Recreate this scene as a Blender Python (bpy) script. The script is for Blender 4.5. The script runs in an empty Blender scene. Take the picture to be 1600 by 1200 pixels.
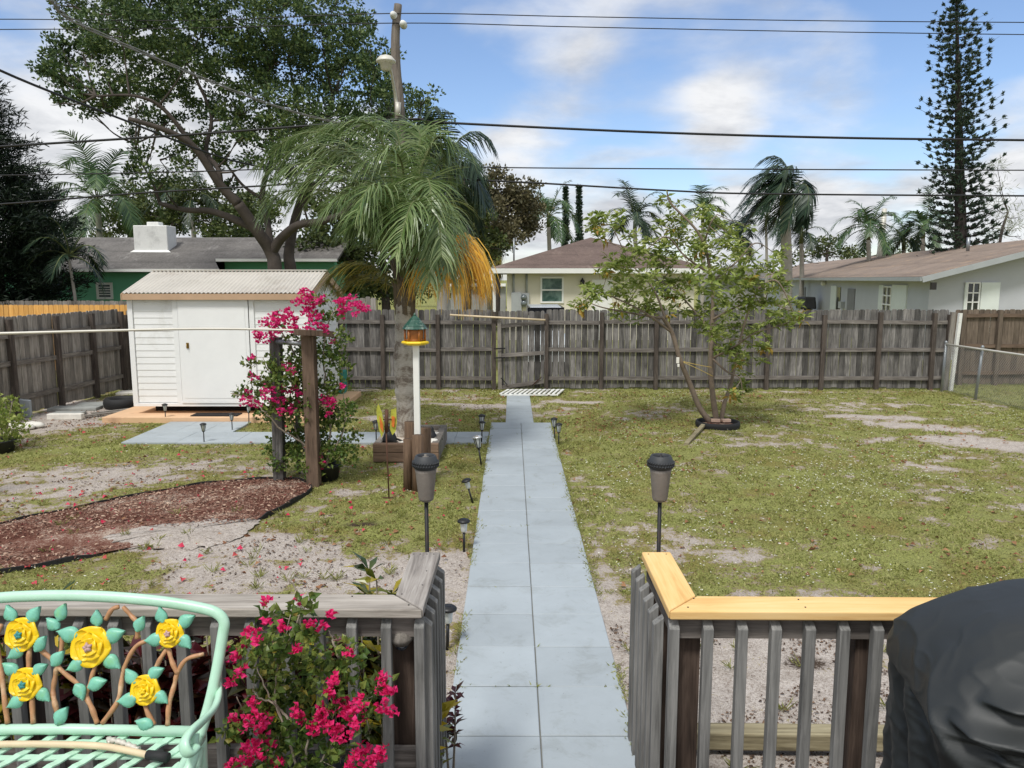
import bpy, math, random
import numpy as np
from mathutils import Vector, Matrix, noise as mnoise
rng = random.Random(11)
nrg = np.random.default_rng(5)
S = bpy.context.scene
COL = S.collection
FPX = 1200.0; PIT = math.atan(164/1200); CH = 2.52
cP, sP = math.cos(PIT), math.sin(PIT)
CAM = Vector((0, 0, CH))
def ray(px, py):
    a = (px-800)/FPX; b = (py-600)/FPX
    return Vector((a, cP-b*sP, -sP-b*cP))
def G(px, py, z=0.0):
    d = ray(px, py); t = (z-CH)/d.z
    return CAM + d*t
def A(px, py, Y):
    d = ray(px, py); return CAM + d*(Y/d.y)
def V(*a): return Vector(a)

# ---------------------------------------------------------------- meshes
class MB:
    def __init__(s): s.vb=[]; s.fb=[]; s.n=0; s.att=[]
    def add(s, verts, faces, smooth=False):
        s.vb.append(np.asarray([tuple(v) for v in verts], dtype=np.float64).reshape(-1,3))
        by={}
        for f in faces: by.setdefault(len(f),[]).append(f)
        for k,l in by.items(): s.fb.append((np.asarray(l,dtype=np.int64)+s.n, smooth))
        s.n += len(s.vb[-1])
    def addnp(s, v, f, smooth=False):
        s.vb.append(v.reshape(-1,3)); s.fb.append((f+s.n, smooth)); s.n += len(s.vb[-1])
    def box(s, c, size, rot=None, taper=1.0):
        hx,hy,hz=[q/2 for q in size]
        vs=[]
        for z,t in ((-hz,1),(hz,taper)):
            for x,y in ((-hx,-hy),(hx,-hy),(hx,hy),(-hx,hy)): vs.append(Vector((x*t,y*t,z)))
        if rot is not None: vs=[rot@v for v in vs]
        c=Vector(c); vs=[v+c for v in vs]
        s.add(vs,[(3,2,1,0),(4,5,6,7),(0,1,5,4),(1,2,6,5),(2,3,7,6),(3,0,4,7)])
    def b2(s, x0,x1,y0,y1,z0,z1): s.box(((x0+x1)/2,(y0+y1)/2,(z0+z1)/2),(abs(x1-x0),abs(y1-y0),abs(z1-z0)))
    def bar(s, p, q, w, h, up=(0,0,1), ext=0):
        p=Vector(p); q=Vector(q); d=(q-p); L=d.length; d.normalize()
        x=d.cross(Vector(up)); 
        if x.length<1e-6: x=d.cross(Vector((0,1,0)))
        x.normalize(); u=x.cross(d)
        m=Matrix((x,d,u)).transposed()
        s.box((p+q)/2,(w,L+2*ext,h),m)
    def tube(s, pts, r, n=8, cap=True, smooth=True, squash=1.0):
        pts=[Vector(p) for p in pts]
        if not isinstance(r,(list,tuple)): r=[r]*len(pts)
        vs=[]; fs=[]
        ref=None
        for i,p in enumerate(pts):
            d=(pts[min(i+1,len(pts)-1)]-pts[max(i-1,0)])
            if d.length<1e-9: d=Vector((0,0,1))
            d.normalize()
            if ref is None:
                ref=Vector((0,1,0)) if abs(d.y)<.9 else Vector((1,0,0))
            x=d.cross(ref); 
            if x.length<1e-6: x=d.orthogonal()
            x.normalize(); y=x.cross(d); ref=-y if ref.dot(-y)>0 else y
            ref = y if y.dot(ref)>0 else -y
            for k in range(n):
                a=2*math.pi*k/n
                vs.append(p+x*(math.cos(a)*r[i])+y*(math.sin(a)*r[i]*squash))
        for i in range(len(pts)-1):
            for k in range(n):
                a=i*n+k; b=i*n+(k+1)%n
                fs.append((a,b,b+n,a+n))
        if cap:
            fs.append(tuple(reversed(range(n)))); fs.append(tuple((len(pts)-1)*n+k for k in range(n)))
        s.add(vs,fs,smooth)
    def lathe(s, prof, c=(0,0,0), n=20, smooth=True, axis=None, cap=True):
        vs=[]; fs=[]; c=Vector(c)
        m=axis.to_track_quat('Z','Y').to_matrix() if axis is not None else Matrix.Identity(3)
        for r,z in prof:
            for k in range(n):
                a=2*math.pi*k/n; vs.append(c+m@Vector((math.cos(a)*r,math.sin(a)*r,z)))
        for i in range(len(prof)-1):
            for k in range(n):
                a=i*n+k; b=i*n+(k+1)%n; fs.append((a,b,b+n,a+n))
        if cap:
            fs.append(tuple(reversed(range(n)))); fs.append(tuple((len(prof)-1)*n+k for k in range(n)))
        s.add(vs,fs,smooth)
    def grid(s, fn, nu, nv, smooth=True, closed=False):
        vs=[fn(i/nu,j/nv) for j in range(nv+1) for i in range(nu+1)]
        fs=[(j*(nu+1)+i,j*(nu+1)+i+1,(j+1)*(nu+1)+i+1,(j+1)*(nu+1)+i) for j in range(nv) for i in range(nu)]
        s.add(vs,fs,smooth)
    def poly(s, pts, h=0.0, down=(0,0,-1)):
        pts=[Vector(p) for p in pts]; n=len(pts)
        if h==0: s.add(pts,[tuple(range(n))]); return
        d=Vector(down)*h
        s.add(pts+[p+d for p in pts],[tuple(range(n)),tuple(reversed(range(n,2*n)))]+[(i,i+n,(i+1)%n+n,(i+1)%n) for i in range(n)])
    def leaves(s, p, d, L, W, fold=.25, up=None):
        """numpy leaves: p,d (n,3); diamond of 2 quads folded on the midrib, tip drooping"""
        n=len(p)
        r=nrg.normal(size=(n,3)) if up is None else up+nrg.normal(size=(n,3))*.5
        sd=np.cross(d,r); sd/=np.linalg.norm(sd,axis=1,keepdims=True)+1e-9
        nn=np.cross(sd,d)
        L=np.broadcast_to(np.asarray(L,float).reshape(-1,1),(n,1)); W=np.broadcast_to(np.asarray(W,float).reshape(-1,1),(n,1))
        v=np.empty((n,6,3))
        v[:,0]=p; v[:,1]=p+d*L*.55+nn*L*.04
        v[:,2]=p+d*L*.45+sd*W*.5+nn*W*fold; v[:,3]=p+d*L-nn*L*.12
        v[:,4]=p+d*L*.45-sd*W*.5+nn*W*fold
        v[:,5]=p+d*L*.8
        f=np.empty((n,2,4),int); b=(np.arange(n)*6)[:,None]
        f[:,0]=b+np.array([0,1,3,2]); f[:,1]=b+np.array([0,4,3,1])
        s.addnp(v.reshape(-1,3),f.reshape(-1,4))
    def cards(s, p, d, L, W):
        n=len(p); r=nrg.normal(size=(n,3))
        sd=np.cross(d,r); sd/=np.linalg.norm(sd,axis=1,keepdims=True)+1e-9
        L=np.broadcast_to(np.asarray(L,float).reshape(-1,1),(n,1)); W=np.broadcast_to(np.asarray(W,float).reshape(-1,1),(n,1))
        v=np.empty((n,4,3)); v[:,0]=p; v[:,1]=p+d*L*.45+sd*W*.5; v[:,2]=p+d*L; v[:,3]=p+d*L*.45-sd*W*.5
        s.addnp(v.reshape(-1,3),(np.arange(n)*4)[:,None]+np.array([0,1,2,3]))
    def build(s, name, mat, parent=None, origin=None, **tags):
        me=bpy.data.meshes.new(name)
        v=np.concatenate(s.vb)
        if parent is not None: org=np.array(WORG[parent.name])
        elif origin is not None: org=np.array(tuple(origin),float)
        else:
            lo=v.min(0); hi=v.max(0); org=np.array([(lo[0]+hi[0])/2,(lo[1]+hi[1])/2,lo[2]])
        vv=v-org
        me.vertices.add(len(vv)); me.vertices.foreach_set('co',vv.astype(np.float32).ravel())
        loops=np.concatenate([f.ravel() for f,_ in s.fb]); tot=np.concatenate([np.full(len(f),f.shape[1]) for f,_ in s.fb])
        sm=np.concatenate([np.full(len(f),bool(q)) for f,q in s.fb])
        me.loops.add(len(loops)); me.loops.foreach_set('vertex_index',loops.astype(np.int32))
        me.polygons.add(len(tot)); st=np.concatenate([[0],np.cumsum(tot)[:-1]])
        me.polygons.foreach_set('loop_start',st.astype(np.int32)); me.polygons.foreach_set('loop_total',tot.astype(np.int32))
        me.polygons.foreach_set('use_smooth',sm)
        me.update(calc_edges=True); me.validate()
        o=bpy.data.objects.new(name,me); COL.objects.link(o)
        me.materials.append(MT[mat] if isinstance(mat,str) else mat)
        if parent is not None: o.parent=parent
        else: o.location=tuple(org)
        WORG[o.name]=tuple(org)
        if tags: tag(o,**tags)
        return o
WORG={}
def tag(o, label=None, cat=None, group=None, kind=None):
    if label: o['label']=label
    if cat: o['category']=cat
    if group: o['group']=group
    if kind: o['kind']=kind
    return o
def empty(name, loc, label, cat, group=None, kind=None):
    o=bpy.data.objects.new(name,None); COL.objects.link(o); o.location=loc; o.empty_display_size=.1
    WORG[o.name]=tuple(loc); return tag(o,label,cat,group,kind)
def bevel(o, w, seg=2):
    m=o.modifiers.new('bevel','BEVEL'); m.width=w; m.segments=seg; m.limit_method='ANGLE'; m.angle_limit=.6; return o
def copy_tree(o, parent=None, **kw):
    c=o.copy(); COL.objects.link(c)
    if parent is not None: c.parent=parent
    for ch in list(o.children): copy_tree(ch,c)
    for k,v in kw.items(): c[k]=v
    return c
def catmull(P, n=8):
    P=[Vector(p) for p in P]; Q=[P[0]*2-P[1]]+P+[P[-1]*2-P[-2]]; out=[]
    for i in range(1,len(Q)-2):
        for k in range(n):
            t=k/n; a,b,c,d=Q[i-1],Q[i],Q[i+1],Q[i+2]
            out.append(.5*((2*b)+(c-a)*t+(2*a-5*b+4*c-d)*t*t+(3*b-a-3*c+d)*t**3))
    out.append(P[-1]); return out
def lerp(a,b,t): return a+(b-a)*t

# ---------------------------------------------------------------- materials
MT={}
def lin(c):
    c=c/255; return c/12.92 if c<.04045 else ((c+.055)/1.055)**2.4
def C(r,g,b,k=1.0): return (lin(r)*k,lin(g)*k,lin(b)*k,1)
class NT:
    def __init__(s,name):
        s.m=bpy.data.materials.new(name); s.m.use_nodes=True; s.t=s.m.node_tree; s.t.nodes.clear(); MT[name]=s.m
    def n(s,typ,**k):
        x=s.t.nodes.new(typ)
        for a,b in k.items():
            if a.startswith('i_'): x.inputs[a[2:]].default_value=b
            else: setattr(x,a,b)
        return x
    def l(s,a,ao,b,bi): s.t.links.new(a.outputs[ao],b.inputs[bi])
    def ramp(s,stops,src,out=0,interp='LINEAR'):
        r=s.n('ShaderNodeValToRGB'); r.color_ramp.interpolation=interp; e=r.color_ramp.elements
        while len(e)>1: e.remove(e[-1])
        e[0].position=stops[0][0]; e[0].color=stops[0][1]
        for p,c in stops[1:]:
            q=e.new(p); q.color=c
        s.l(src,out,r,'Fac'); return r
    def noise(s,scale,detail=4,rough=.6,vec=None,stretch=None,dist=0,seed=None):
        nz=s.n('ShaderNodeTexNoise'); nz.inputs['Scale'].default_value=scale; nz.inputs['Detail'].default_value=detail
        nz.inputs['Roughness'].default_value=rough; nz.inputs['Distortion'].default_value=dist
        if vec is None:
            tc=s.n('ShaderNodeTexCoord'); vec=(tc,'Object')
        if stretch is not None:
            mp=s.n('ShaderNodeMapping'); mp.inputs['Scale'].default_value=stretch; s.l(vec[0],vec[1],mp,'Vector'); vec=(mp,'Vector')
        s.l(vec[0],vec[1],nz,'Vector'); return nz
    def mix(s,fac,a,b,blend='MIX'):
        x=s.n('ShaderNodeMix'); x.data_type='RGBA'; x.blend_type=blend
        for idx,v in ((0,fac),(6,a),(7,b)):
            if isinstance(v,tuple) and hasattr(v[0],'outputs'): s.t.links.new(v[0].outputs[v[1]],x.inputs[idx])
            else: x.inputs[idx].default_value=v
        return x
    def math(s,op,a,b=None,clamp=False):
        x=s.n('ShaderNodeMath'); x.operation=op; x.use_clamp=clamp
        for i,v in enumerate((a,b)):
            if v is None: continue
            if isinstance(v,tuple): s.t.links.new(v[0].outputs[v[1]],x.inputs[i])
            else: x.inputs[i].default_value=v
        return x
    def out(s,col,rough=.7,metal=0,spec=.5,bump=None,bstr=.3,bdist=.01,transl=0,coat=0,alpha=None,sheen=0):
        b=s.n('ShaderNodeBsdfPrincipled'); o=s.n('ShaderNodeOutputMaterial')
        if isinstance(col,tuple) and hasattr(col[0],'outputs'): s.l(col[0],col[1],b,'Base Color')
        else: b.inputs['Base Color'].default_value=col
        if isinstance(rough,tuple): s.l(rough[0],rough[1],b,'Roughness')
        else: b.inputs['Roughness'].default_value=rough
        b.inputs['Metallic'].default_value=metal; b.inputs['Specular IOR Level'].default_value=spec
        b.inputs['Coat Weight'].default_value=coat
        if bump is not None:
            bp=s.n('ShaderNodeBump'); bp.inputs['Strength'].default_value=bstr; bp.inputs['Distance'].default_value=bdist
            s.l(bump[0],bump[1],bp,'Height'); s.l(bp,'Normal',b,'Normal')
        if transl:
            tr=s.n('ShaderNodeBsdfTranslucent'); mx=s.n('ShaderNodeMixShader'); mx.inputs[0].default_value=transl
            if isinstance(col,tuple) and hasattr(col[0],'outputs'): s.l(col[0],col[1],tr,'Color')
            else: tr.inputs['Color'].default_value=col
            s.l(b,0,mx,1); s.l(tr,0,mx,2); s.l(mx,0,o,0)
        else: s.l(b,0,o,0)
        return b
def island(t):
    g=t.n('ShaderNodeNewGeometry'); return (g,'Random Per Island')
def wood(name,c1,c2,c3,axis='Z',var=.5,fine=60,bstr=.5):
    """grain along axis; every board gets its own tone and pattern"""
    t=NT(name); isl=island(t); tc=t.n('ShaderNodeTexCoord')
    off=t.n('ShaderNodeVectorMath',operation='SCALE'); cmb=t.n('ShaderNodeCombineXYZ')
    for i in range(3): t.t.links.new(isl[0].outputs[isl[1]],cmb.inputs[i])
    t.l(cmb,0,off,0); off.inputs['Scale'].default_value=37
    ad=t.n('ShaderNodeVectorMath',operation='ADD'); t.l(tc,'Object',ad,0); t.l(off,0,ad,1)
    st=[1,1,1]; st['XYZ'.index(axis)]=.05
    g=t.noise(fine,5,.7,(ad,0),tuple(st),1.0)
    st2=[1,1,1]; st2['XYZ'.index(axis)]=.12
    g2=t.noise(11,3,.6,(ad,0),tuple(st2),1.5)
    g3=t.noise(2.2,3,.6,(ad,0))
    a=t.math('ADD',(t.math('MULTIPLY',(g,0),.45),0),(t.math('MULTIPLY',(g2,0),.35),0))
    a=t.math('ADD',(a,0),(t.math('MULTIPLY',(g3,0),.2),0))
    rp=t.ramp([(.33,c3),(.5,c2),(.68,c1)],a)
    k=t.n('ShaderNodeMapRange'); k.inputs[3].default_value=1-var; k.inputs[4].default_value=1+var*.55
    t.t.links.new(isl[0].outputs[isl[1]],k.inputs[0])
    m=t.mix(1.0,(rp,0),(k,0),'MULTIPLY')
    t.out((m,2),.85,spec=.2,bump=(a,0),bstr=bstr,bdist=.006)
def flat(name,c,rough=.6,metal=0,spec=.5,var=.12,scale=3,bstr=.12,fine=60,coat=0,dirt=None):
    t=NT(name); n1=t.noise(scale,5,.65); n2=t.noise(fine,3,.6)
    lo=tuple(x*(1-var) for x in c[:3])+(1,); hi=tuple(min(1,x*(1+var)) for x in c[:3])+(1,)
    rp=t.ramp([(.3,lo),(.7,hi)],n1); col=(rp,0)
    if dirt:
        n3=t.noise(scale*.6,6,.75); d=t.ramp([(.52,(0,0,0,1)),(.75,(1,1,1,1))],n3)
        col=(t.mix((d,0),col,dirt),2)
    t.out(col,rough,metal,spec,bump=(n2,0),bstr=bstr,bdist=.004,coat=coat)
def leafm(name,cols,transl=.25,rough=.5,spec=.3,clump=1.5):
    t=NT(name); isl=island(t); nz=t.noise(clump,3,.6)
    a=t.math('ADD',(t.math('MULTIPLY',isl,.55),0),(t.math('MULTIPLY',(nz,0),.6),0))
    n=len(cols); rp=t.ramp([(.15+.7*i/(n-1),c) for i,c in enumerate(cols)],a)
    t.out((rp,0),rough,spec=spec,transl=transl)
# vectorised value-noise fbm for masks
def vnoise(x,y,seed=0):
    xi=np.floor(x).astype(np.int64); yi=np.floor(y).astype(np.int64); fx=x-xi; fy=y-yi
    fx=fx*fx*(3-2*fx); fy=fy*fy*(3-2*fy)
    def h(a,b):
        n=(a*374761393+b*668265263+seed*974634777)&0xffffffff
        n=((n^(n>>13))*1274126177)&0xffffffff
        return ((n^(n>>16))&0xffff)/65535.0
    return (h(xi,yi)*(1-fx)+h(xi+1,yi)*fx)*(1-fy)+(h(xi,yi+1)*(1-fx)+h(xi+1,yi+1)*fx)*fy
def fbm(x,y,sc,oc=4,seed=0):
    s=0;a=1;t=0
    for i in range(oc):
        s=s+a*vnoise(x*sc+13.7*i,y*sc+7.1*i,seed+i); t+=a; a*=.55; sc*=2.1
    return s/t
# ================================================================ materials
wood('fence_grey',C(160,156,151),C(106,103,100),C(44,43,42),'Z',.55)
wood('fence_grey_light',C(178,172,163),C(138,132,124),C(78,73,67),'Z',.4)
wood('rail_grey',C(160,154,147),C(118,112,107),C(66,61,58),'X',.3)
wood('rail_grey_y',C(165,158,148),C(122,116,109),C(70,64,60),'Y',.3)
wood('post_dark',C(118,108,100),C(84,76,70),C(46,41,38),'Z',.3)
wood('fence_brown',C(138,124,110),C(110,98,86),C(66,58,51),'Z',.35)
wood('rail_brown',C(142,122,104),C(112,95,82),C(72,60,52),'X',.25)
wood('fence_orange',C(240,190,120),C(226,170,98),C(190,135,72),'Z',.18)
wood('baluster',C(158,156,152),C(122,121,118),C(70,69,67),'Z',.25,45,.7)
wood('deck_post',C(128,110,98),C(80,67,59),C(32,26,23),'Z',.1,26,.7)
wood('cap_grey',C(205,198,188),C(172,164,154),C(104,97,90),'X',.1,50,.6)
wood('cap_grey_y',C(196,190,182),C(158,151,144),C(92,86,81),'Y',.1,45,.6)
wood('cap_new',C(244,212,156),C(236,196,132),C(210,160,96),'X',.06,40,.15)
wood('cap_new_y',C(244,212,156),C(236,196,132),C(210,160,96),'Y',.06,40,.15)
wood('band_grey',C(158,150,143),C(122,115,109),C(66,61,58),'X',.2)
wood('band_grey_y',C(158,150,143),C(122,115,109),C(66,61,58),'Y',.2)
wood('arbor_wood',C(142,120,102),C(108,90,76),C(62,51,43),'Z',.15)
wood('log_wood',C(140,116,94),C(108,88,71),C(64,51,42),'Z',.2)
wood('planter_wood',C(165,138,115),C(135,112,94),C(88,72,60),'X',.2)
wood('timber',C(190,180,150),C(150,140,112),C(70,62,50),'X',.2,40)
wood('deck_board',C(110,102,96),C(82,75,70),C(44,40,37),'X',.2)
wood('pole_wood',C(150,140,128),C(118,110,102),C(78,72,66),'Z',.1,24)
flat('shed_white',C(238,238,236),.45,var=.04,scale=1.5,bstr=.05,dirt=C(206,204,196))
flat('shed_trim',C(240,240,238),.4,var=.03,bstr=.04)
flat('shed_roof',C(202,196,186),.4,var=.06,scale=2,bstr=.05,dirt=C(170,160,148))
flat('fascia_tan',C(190,158,128),.6,var=.08)
flat('dark_gap',C(24,22,22),.9)
flat('chrome',C(150,150,150),.25,metal=1)
flat('brass',C(150,120,60),.35,metal=1)
flat('slab',C(222,184,146),.85,var=.08,scale=2.5,bstr=.3,dirt=C(176,140,112))
flat('mat_black',C(30,29,30),.95,bstr=.6,fine=200)
flat('black_plastic',C(26,26,27),.45,var=.1)
flat('black_rubber',C(32,32,33),.75,var=.2,bstr=.3)
flat('lamp_clear',C(205,208,205),.15,var=.1,spec=.7)
flat('lamp_silver',C(215,215,212),.25,metal=.8)
flat('solar_cell',C(46,50,60),.2,var=.1,spec=.8)
flat('torch_bowl',C(128,120,112),.7,var=.14,scale=9,bstr=.35,dirt=C(104,92,80))
flat('torch_rim',C(54,56,58),.6,var=.15,bstr=.3)
flat('post_iron',C(34,33,33),.55,metal=.3,dirt=C(92,52,34))
flat('rust_iron',C(88,58,42),.8,var=.3,scale=12)
flat('white_plastic',C(236,235,228),.4,var=.04,bstr=.05)
flat('yellow_plastic',C(242,205,28),.4,var=.05,bstr=.04)
flat('feeder_green',C(40,80,66),.35,var=.25,scale=14,dirt=C(170,180,168))
flat('feeder_amber',C(170,104,44),.35,var=.3,scale=18,spec=.6)
flat('glass_green',C(176,176,74),.2,var=.25,scale=16,spec=.7)
flat('glass_orange',C(214,120,56),.2,var=.25,scale=16,spec=.7)
flat('teal_plastic',C(40,140,128),.5)
flat('stone_white',C(222,218,208),.9,var=.15,scale=8,bstr=.4)
flat('stone_grey',C(150,152,148),.9,var=.2,scale=5,bstr=.5)
flat('brick_orange',C(206,176,156),.9,var=.15,bstr=.4)
flat('cover_black',C(36,39,39),.55,var=.08,scale=6,bstr=.08,fine=300,spec=.55)
flat('bench_mint',C(184,222,198),.36,var=.06,scale=5,bstr=.08,spec=.5,dirt=C(160,206,172))
flat('bench_leaf',C(122,190,166),.42,var=.14,scale=30,bstr=.1,dirt=C(130,190,120))
flat('bench_yellow',C(244,202,20),.42,var=.08,scale=30,bstr=.1,dirt=C(220,180,40))
flat('bench_brown',C(180,132,94),.5,var=.25,scale=22,bstr=.2,dirt=C(222,192,156))
flat('bench_pink',C(186,152,146),.5,var=.1)
flat('bench_teal',C(60,140,138),.5,var=.15)
flat('bamboo',C(214,194,160),.5,var=.1,scale=12)
flat('wire_black',C(22,22,24),.6)
flat('wire_grey',C(120,118,112),.6)
flat('galv',C(150,154,156),.4,metal=.6,var=.1)
flat('galv_rail',C(206,202,190),.5,metal=.2,var=.1)
flat('paint_peel',C(228,228,222),.7,var=.1,scale=6,dirt=C(110,104,96))
flat('house_cream',C(224,218,200),.85,var=.05,scale=1,bstr=.2,fine=30)
flat('house_green',C(116,188,152),.85,var=.06,scale=1,bstr=.2,fine=30)
flat('house_grey',C(190,192,196),.85,var=.05,scale=.7,bstr=.2,fine=30)
flat('trim_white',C(236,236,232),.6,var=.03)
flat('shutter_white',C(222,228,222),.6,var=.04)
flat('soffit',C(120,116,108),.8)
flat('door_grey',C(130,130,132),.7)
flat('chimney_white',C(232,232,228),.85,var=.05,bstr=.3,dirt=C(196,196,192))
flat('meter_box',C(168,172,172),.5,var=.06)
flat('lamp_dark',C(40,36,34),.5)
flat('car_white',C(222,228,232),.25,coat=.4,var=.02)
flat('car_dark',C(30,32,36),.15,spec=.8)
flat('far_grey_wall',C(150,150,148),.8)
flat('pot_black',C(28,29,30),.55,var=.15)
flat('joint_dirt',C(124,122,114),.95,bstr=.5)
flat('sand_pile',C(206,194,178),.95,bstr=.5)
flat('twig_white',C(232,228,218),.7)
flat('cloth_tag',C(236,232,222),.8)
flat('rope_yellow',C(196,170,96),.8)
def shingle(name,c1,c2,dirt,row=.14):
    t=NT(name); tc=t.n('ShaderNodeTexCoord'); n1=t.noise(.9,5,.7); n2=t.noise(14,4,.7,stretch=(1,.5,2))
    wv=t.n('ShaderNodeTexWave',wave_type='BANDS',bands_direction='Z',wave_profile='SAW'); wv.inputs['Scale'].default_value=1/row*.05*2; wv.inputs['Distortion'].default_value=.6
    wv.inputs['Detail'].default_value=2; t.l(tc,'Object',wv,'Vector')
    a=t.math('ADD',(t.math('MULTIPLY',(n1,0),.5),0),(t.math('MULTIPLY',(n2,0),.5),0))
    rp=t.ramp([(.35,c2),(.65,c1)],a); n3=t.noise(1.3,5,.8,stretch=(1,.4,.4)); d=t.ramp([(.55,(0,0,0,1)),(.72,(1,1,1,1))],n3)
    m=t.mix((d,0),(rp,0),dirt); k=t.ramp([(0,(.8,.8,.8,1)),(.25,(1,1,1,1))],wv)
    m2=t.mix(1.0,(m,2),(k,0),'MULTIPLY'); t.out((m2,2),.9,spec=.15,bump=(n2,0),bstr=.4)
shingle('roof_brown',C(124,107,99),C(94,81,76),C(136,120,110))
shingle('roof_grey',C(126,122,118),C(90,87,84),C(148,144,140))
shingle('roof_tan',C(154,138,124),C(122,108,98),C(182,154,126))
def glass(name,c1,c2):
    t=NT(name); n1=t.noise(2.5,3,.6); rp=t.ramp([(.4,c1),(.6,c2)],n1); t.out((rp,0),.08,spec=.8)
glass('glass_dark',C(30,34,38),C(58,64,66)); glass('glass_teal',C(62,88,82),C(110,134,126)); glass('glass_jal',C(70,80,84),C(110,118,120))

leafm('oak_leaf',[C(36,54,36),C(60,82,50),C(84,106,62),C(120,134,78)],.22,clump=.5)
leafm('bg_leaf',[C(44,56,32),C(72,86,46),C(104,112,60)],.2,clump=.4)
leafm('bg_leaf_brown',[C(70,74,50),C(98,94,66),C(124,116,86)],.2,clump=.5)
leafm('dark_needle',[C(14,24,18),C(24,38,26),C(40,54,36)],.1,clump=.6)
leafm('pine_needle',[C(34,52,42),C(52,70,56),C(78,94,72)],.1,clump=.6)
leafm('casuarina',[C(92,102,76),C(122,130,98),C(140,146,114)],.25)
leafm('young_leaf',[C(82,100,42),C(116,134,60),C(142,156,78),C(178,184,112)],.35,.5,clump=1.2)
leafm('young_leaf_old',[C(190,170,70),C(160,120,60)],.3)
leafm('palm_leaf',[C(62,88,42),C(100,124,66),C(154,168,116)],.25,.35,.6,clump=.8)
leafm('palm_leaf_far',[C(40,62,42),C(62,88,56),C(98,122,76)],.2,.4,clump=.5)
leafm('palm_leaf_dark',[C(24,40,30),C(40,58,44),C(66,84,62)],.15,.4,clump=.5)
leafm('palm_leaf_yellow',[C(208,140,50),C(238,184,66),C(242,212,110)],.35,.4,clump=1)
leafm('palm_leaf_olive',[C(110,100,44),C(150,136,60),C(120,124,60)],.3,.4,clump=1)
leafm('boug_leaf',[C(50,72,32),C(84,108,48),C(124,136,66)],.3,.4,clump=3)
leafm('boug_leaf_young',[C(150,120,60),C(140,150,70),C(96,120,54)],.3,.4,clump=3)
leafm('bract',[C(196,24,96),C(224,42,128),C(240,80,156)],.35,.6,clump=4)
leafm('bract_deep',[C(196,18,76),C(222,32,104),C(238,60,132)],.35,.6,clump=4)
leafm('croton_leaf',[C(30,48,26),C(52,72,34),C(108,116,40),C(206,176,40)],.2,.3,.6,clump=4)
leafm('croton_red',[C(52,22,24),C(96,26,32),C(60,60,30)],.2,.3,.6,clump=4)
leafm('grass_blade',[C(136,112,78),C(124,126,72),C(152,158,84),C(182,178,118)],.35,.6,clump=.6)
leafm('dead_leaf',[C(96,66,48),C(140,98,70),C(168,128,92)],.15,.8)
leafm('dark_litter',[C(52,42,36),C(84,66,54),C(128,104,84)],0,.9)
leafm('petal',[C(196,40,70),C(224,64,104),C(206,100,92)],.3,.7)
leafm('weed_flower',[C(238,238,220),C(248,246,236)],.3,.7)
leafm('mulch_chip',[C(66,40,34),C(98,62,52),C(138,104,88),C(196,170,148)],.0,.9,clump=2)
flat('oak_bark',C(78,70,64),.95,var=.35,scale=3,bstr=.9,fine=22)
flat('grey_bark',C(128,118,106),.95,var=.25,scale=5,bstr=.7,fine=24)
flat('pine_bark',C(58,52,48),.95,var=.3,scale=3)
flat('young_bark',C(122,108,94),.9,var=.3,scale=8,bstr=.6,fine=40)
flat('stem_grey',C(158,146,130),.9,var=.2,scale=14)
flat('palm_grey',C(168,162,152),.9,var=.15,scale=4,bstr=.4)
flat('rachis',C(170,172,104),.6); flat('rachis_dark',C(96,104,60),.6)
flat('boot_fibre',C(112,100,84),.95,var=.3,scale=20,bstr=1,fine=60)
def palm_bark():
    t=NT('palm_bark'); n1=t.noise(3,5,.7,dist=1.2); n2=t.noise(22,4,.7,stretch=(1,1,2.5)); tc=t.n('ShaderNodeTexCoord')
    wv=t.n('ShaderNodeTexWave',wave_type='BANDS',bands_direction='Z'); wv.inputs['Scale'].default_value=1.5; wv.inputs['Distortion'].default_value=5; wv.inputs['Detail'].default_value=3
    t.l(tc,'Object',wv,'Vector')
    a=t.math('ADD',(t.math('MULTIPLY',(n1,0),.65),0),(t.math('MULTIPLY',(n2,0),.25),0)); a=t.math('ADD',(a,0),(t.math('MULTIPLY',(wv,0),.05),0))
    rp=t.ramp([(.30,C(84,74,64)),(.41,C(132,120,108)),(.48,C(178,170,158)),(.64,C(208,202,192))],a)
    t.out((rp,0),.95,bump=(a,0),bstr=.9,bdist=.02)
palm_bark()
def concrete(name,c):
    t=NT(name); isl=island(t); n1=t.noise(1.6,5,.7); n2=t.noise(70,3,.6); n3=t.noise(9,5,.75)
    rp=t.ramp([(.3,tuple(x*.9 for x in c[:3])+(1,)),(.7,tuple(x*1.06 for x in c[:3])+(1,))],n1)
    d=t.ramp([(.6,(1,1,1,1)),(.74,(.88,.88,.86,1))],n3); m=t.mix(1.0,(rp,0),(d,0),'MULTIPLY')
    n6=t.noise(26,5,.8); d2=t.ramp([(.28,(.55,.53,.50,1)),(.36,(1,1,1,1))],n6); n7=t.noise(3.2,6,.75,dist=.8); d3=t.ramp([(.30,(.84,.83,.80,1)),(.46,(1,1,1,1))],n7); m=t.mix(1.0,(m,2),(d2,0),'MULTIPLY'); m=t.mix(1.0,(m,2),(d3,0),'MULTIPLY')
    k=t.n('ShaderNodeMapRange'); k.inputs[3].default_value=.93; k.inputs[4].default_value=1.04; t.t.links.new(isl[0].outputs[isl[1]],k.inputs[0])
    m2=t.mix(1.0,(m,2),(k,0),'MULTIPLY'); t.out((m2,2),.6,spec=.35,bump=(n2,0),bstr=.15,bdist=.003)
concrete('paver',C(166,174,178))
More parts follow.
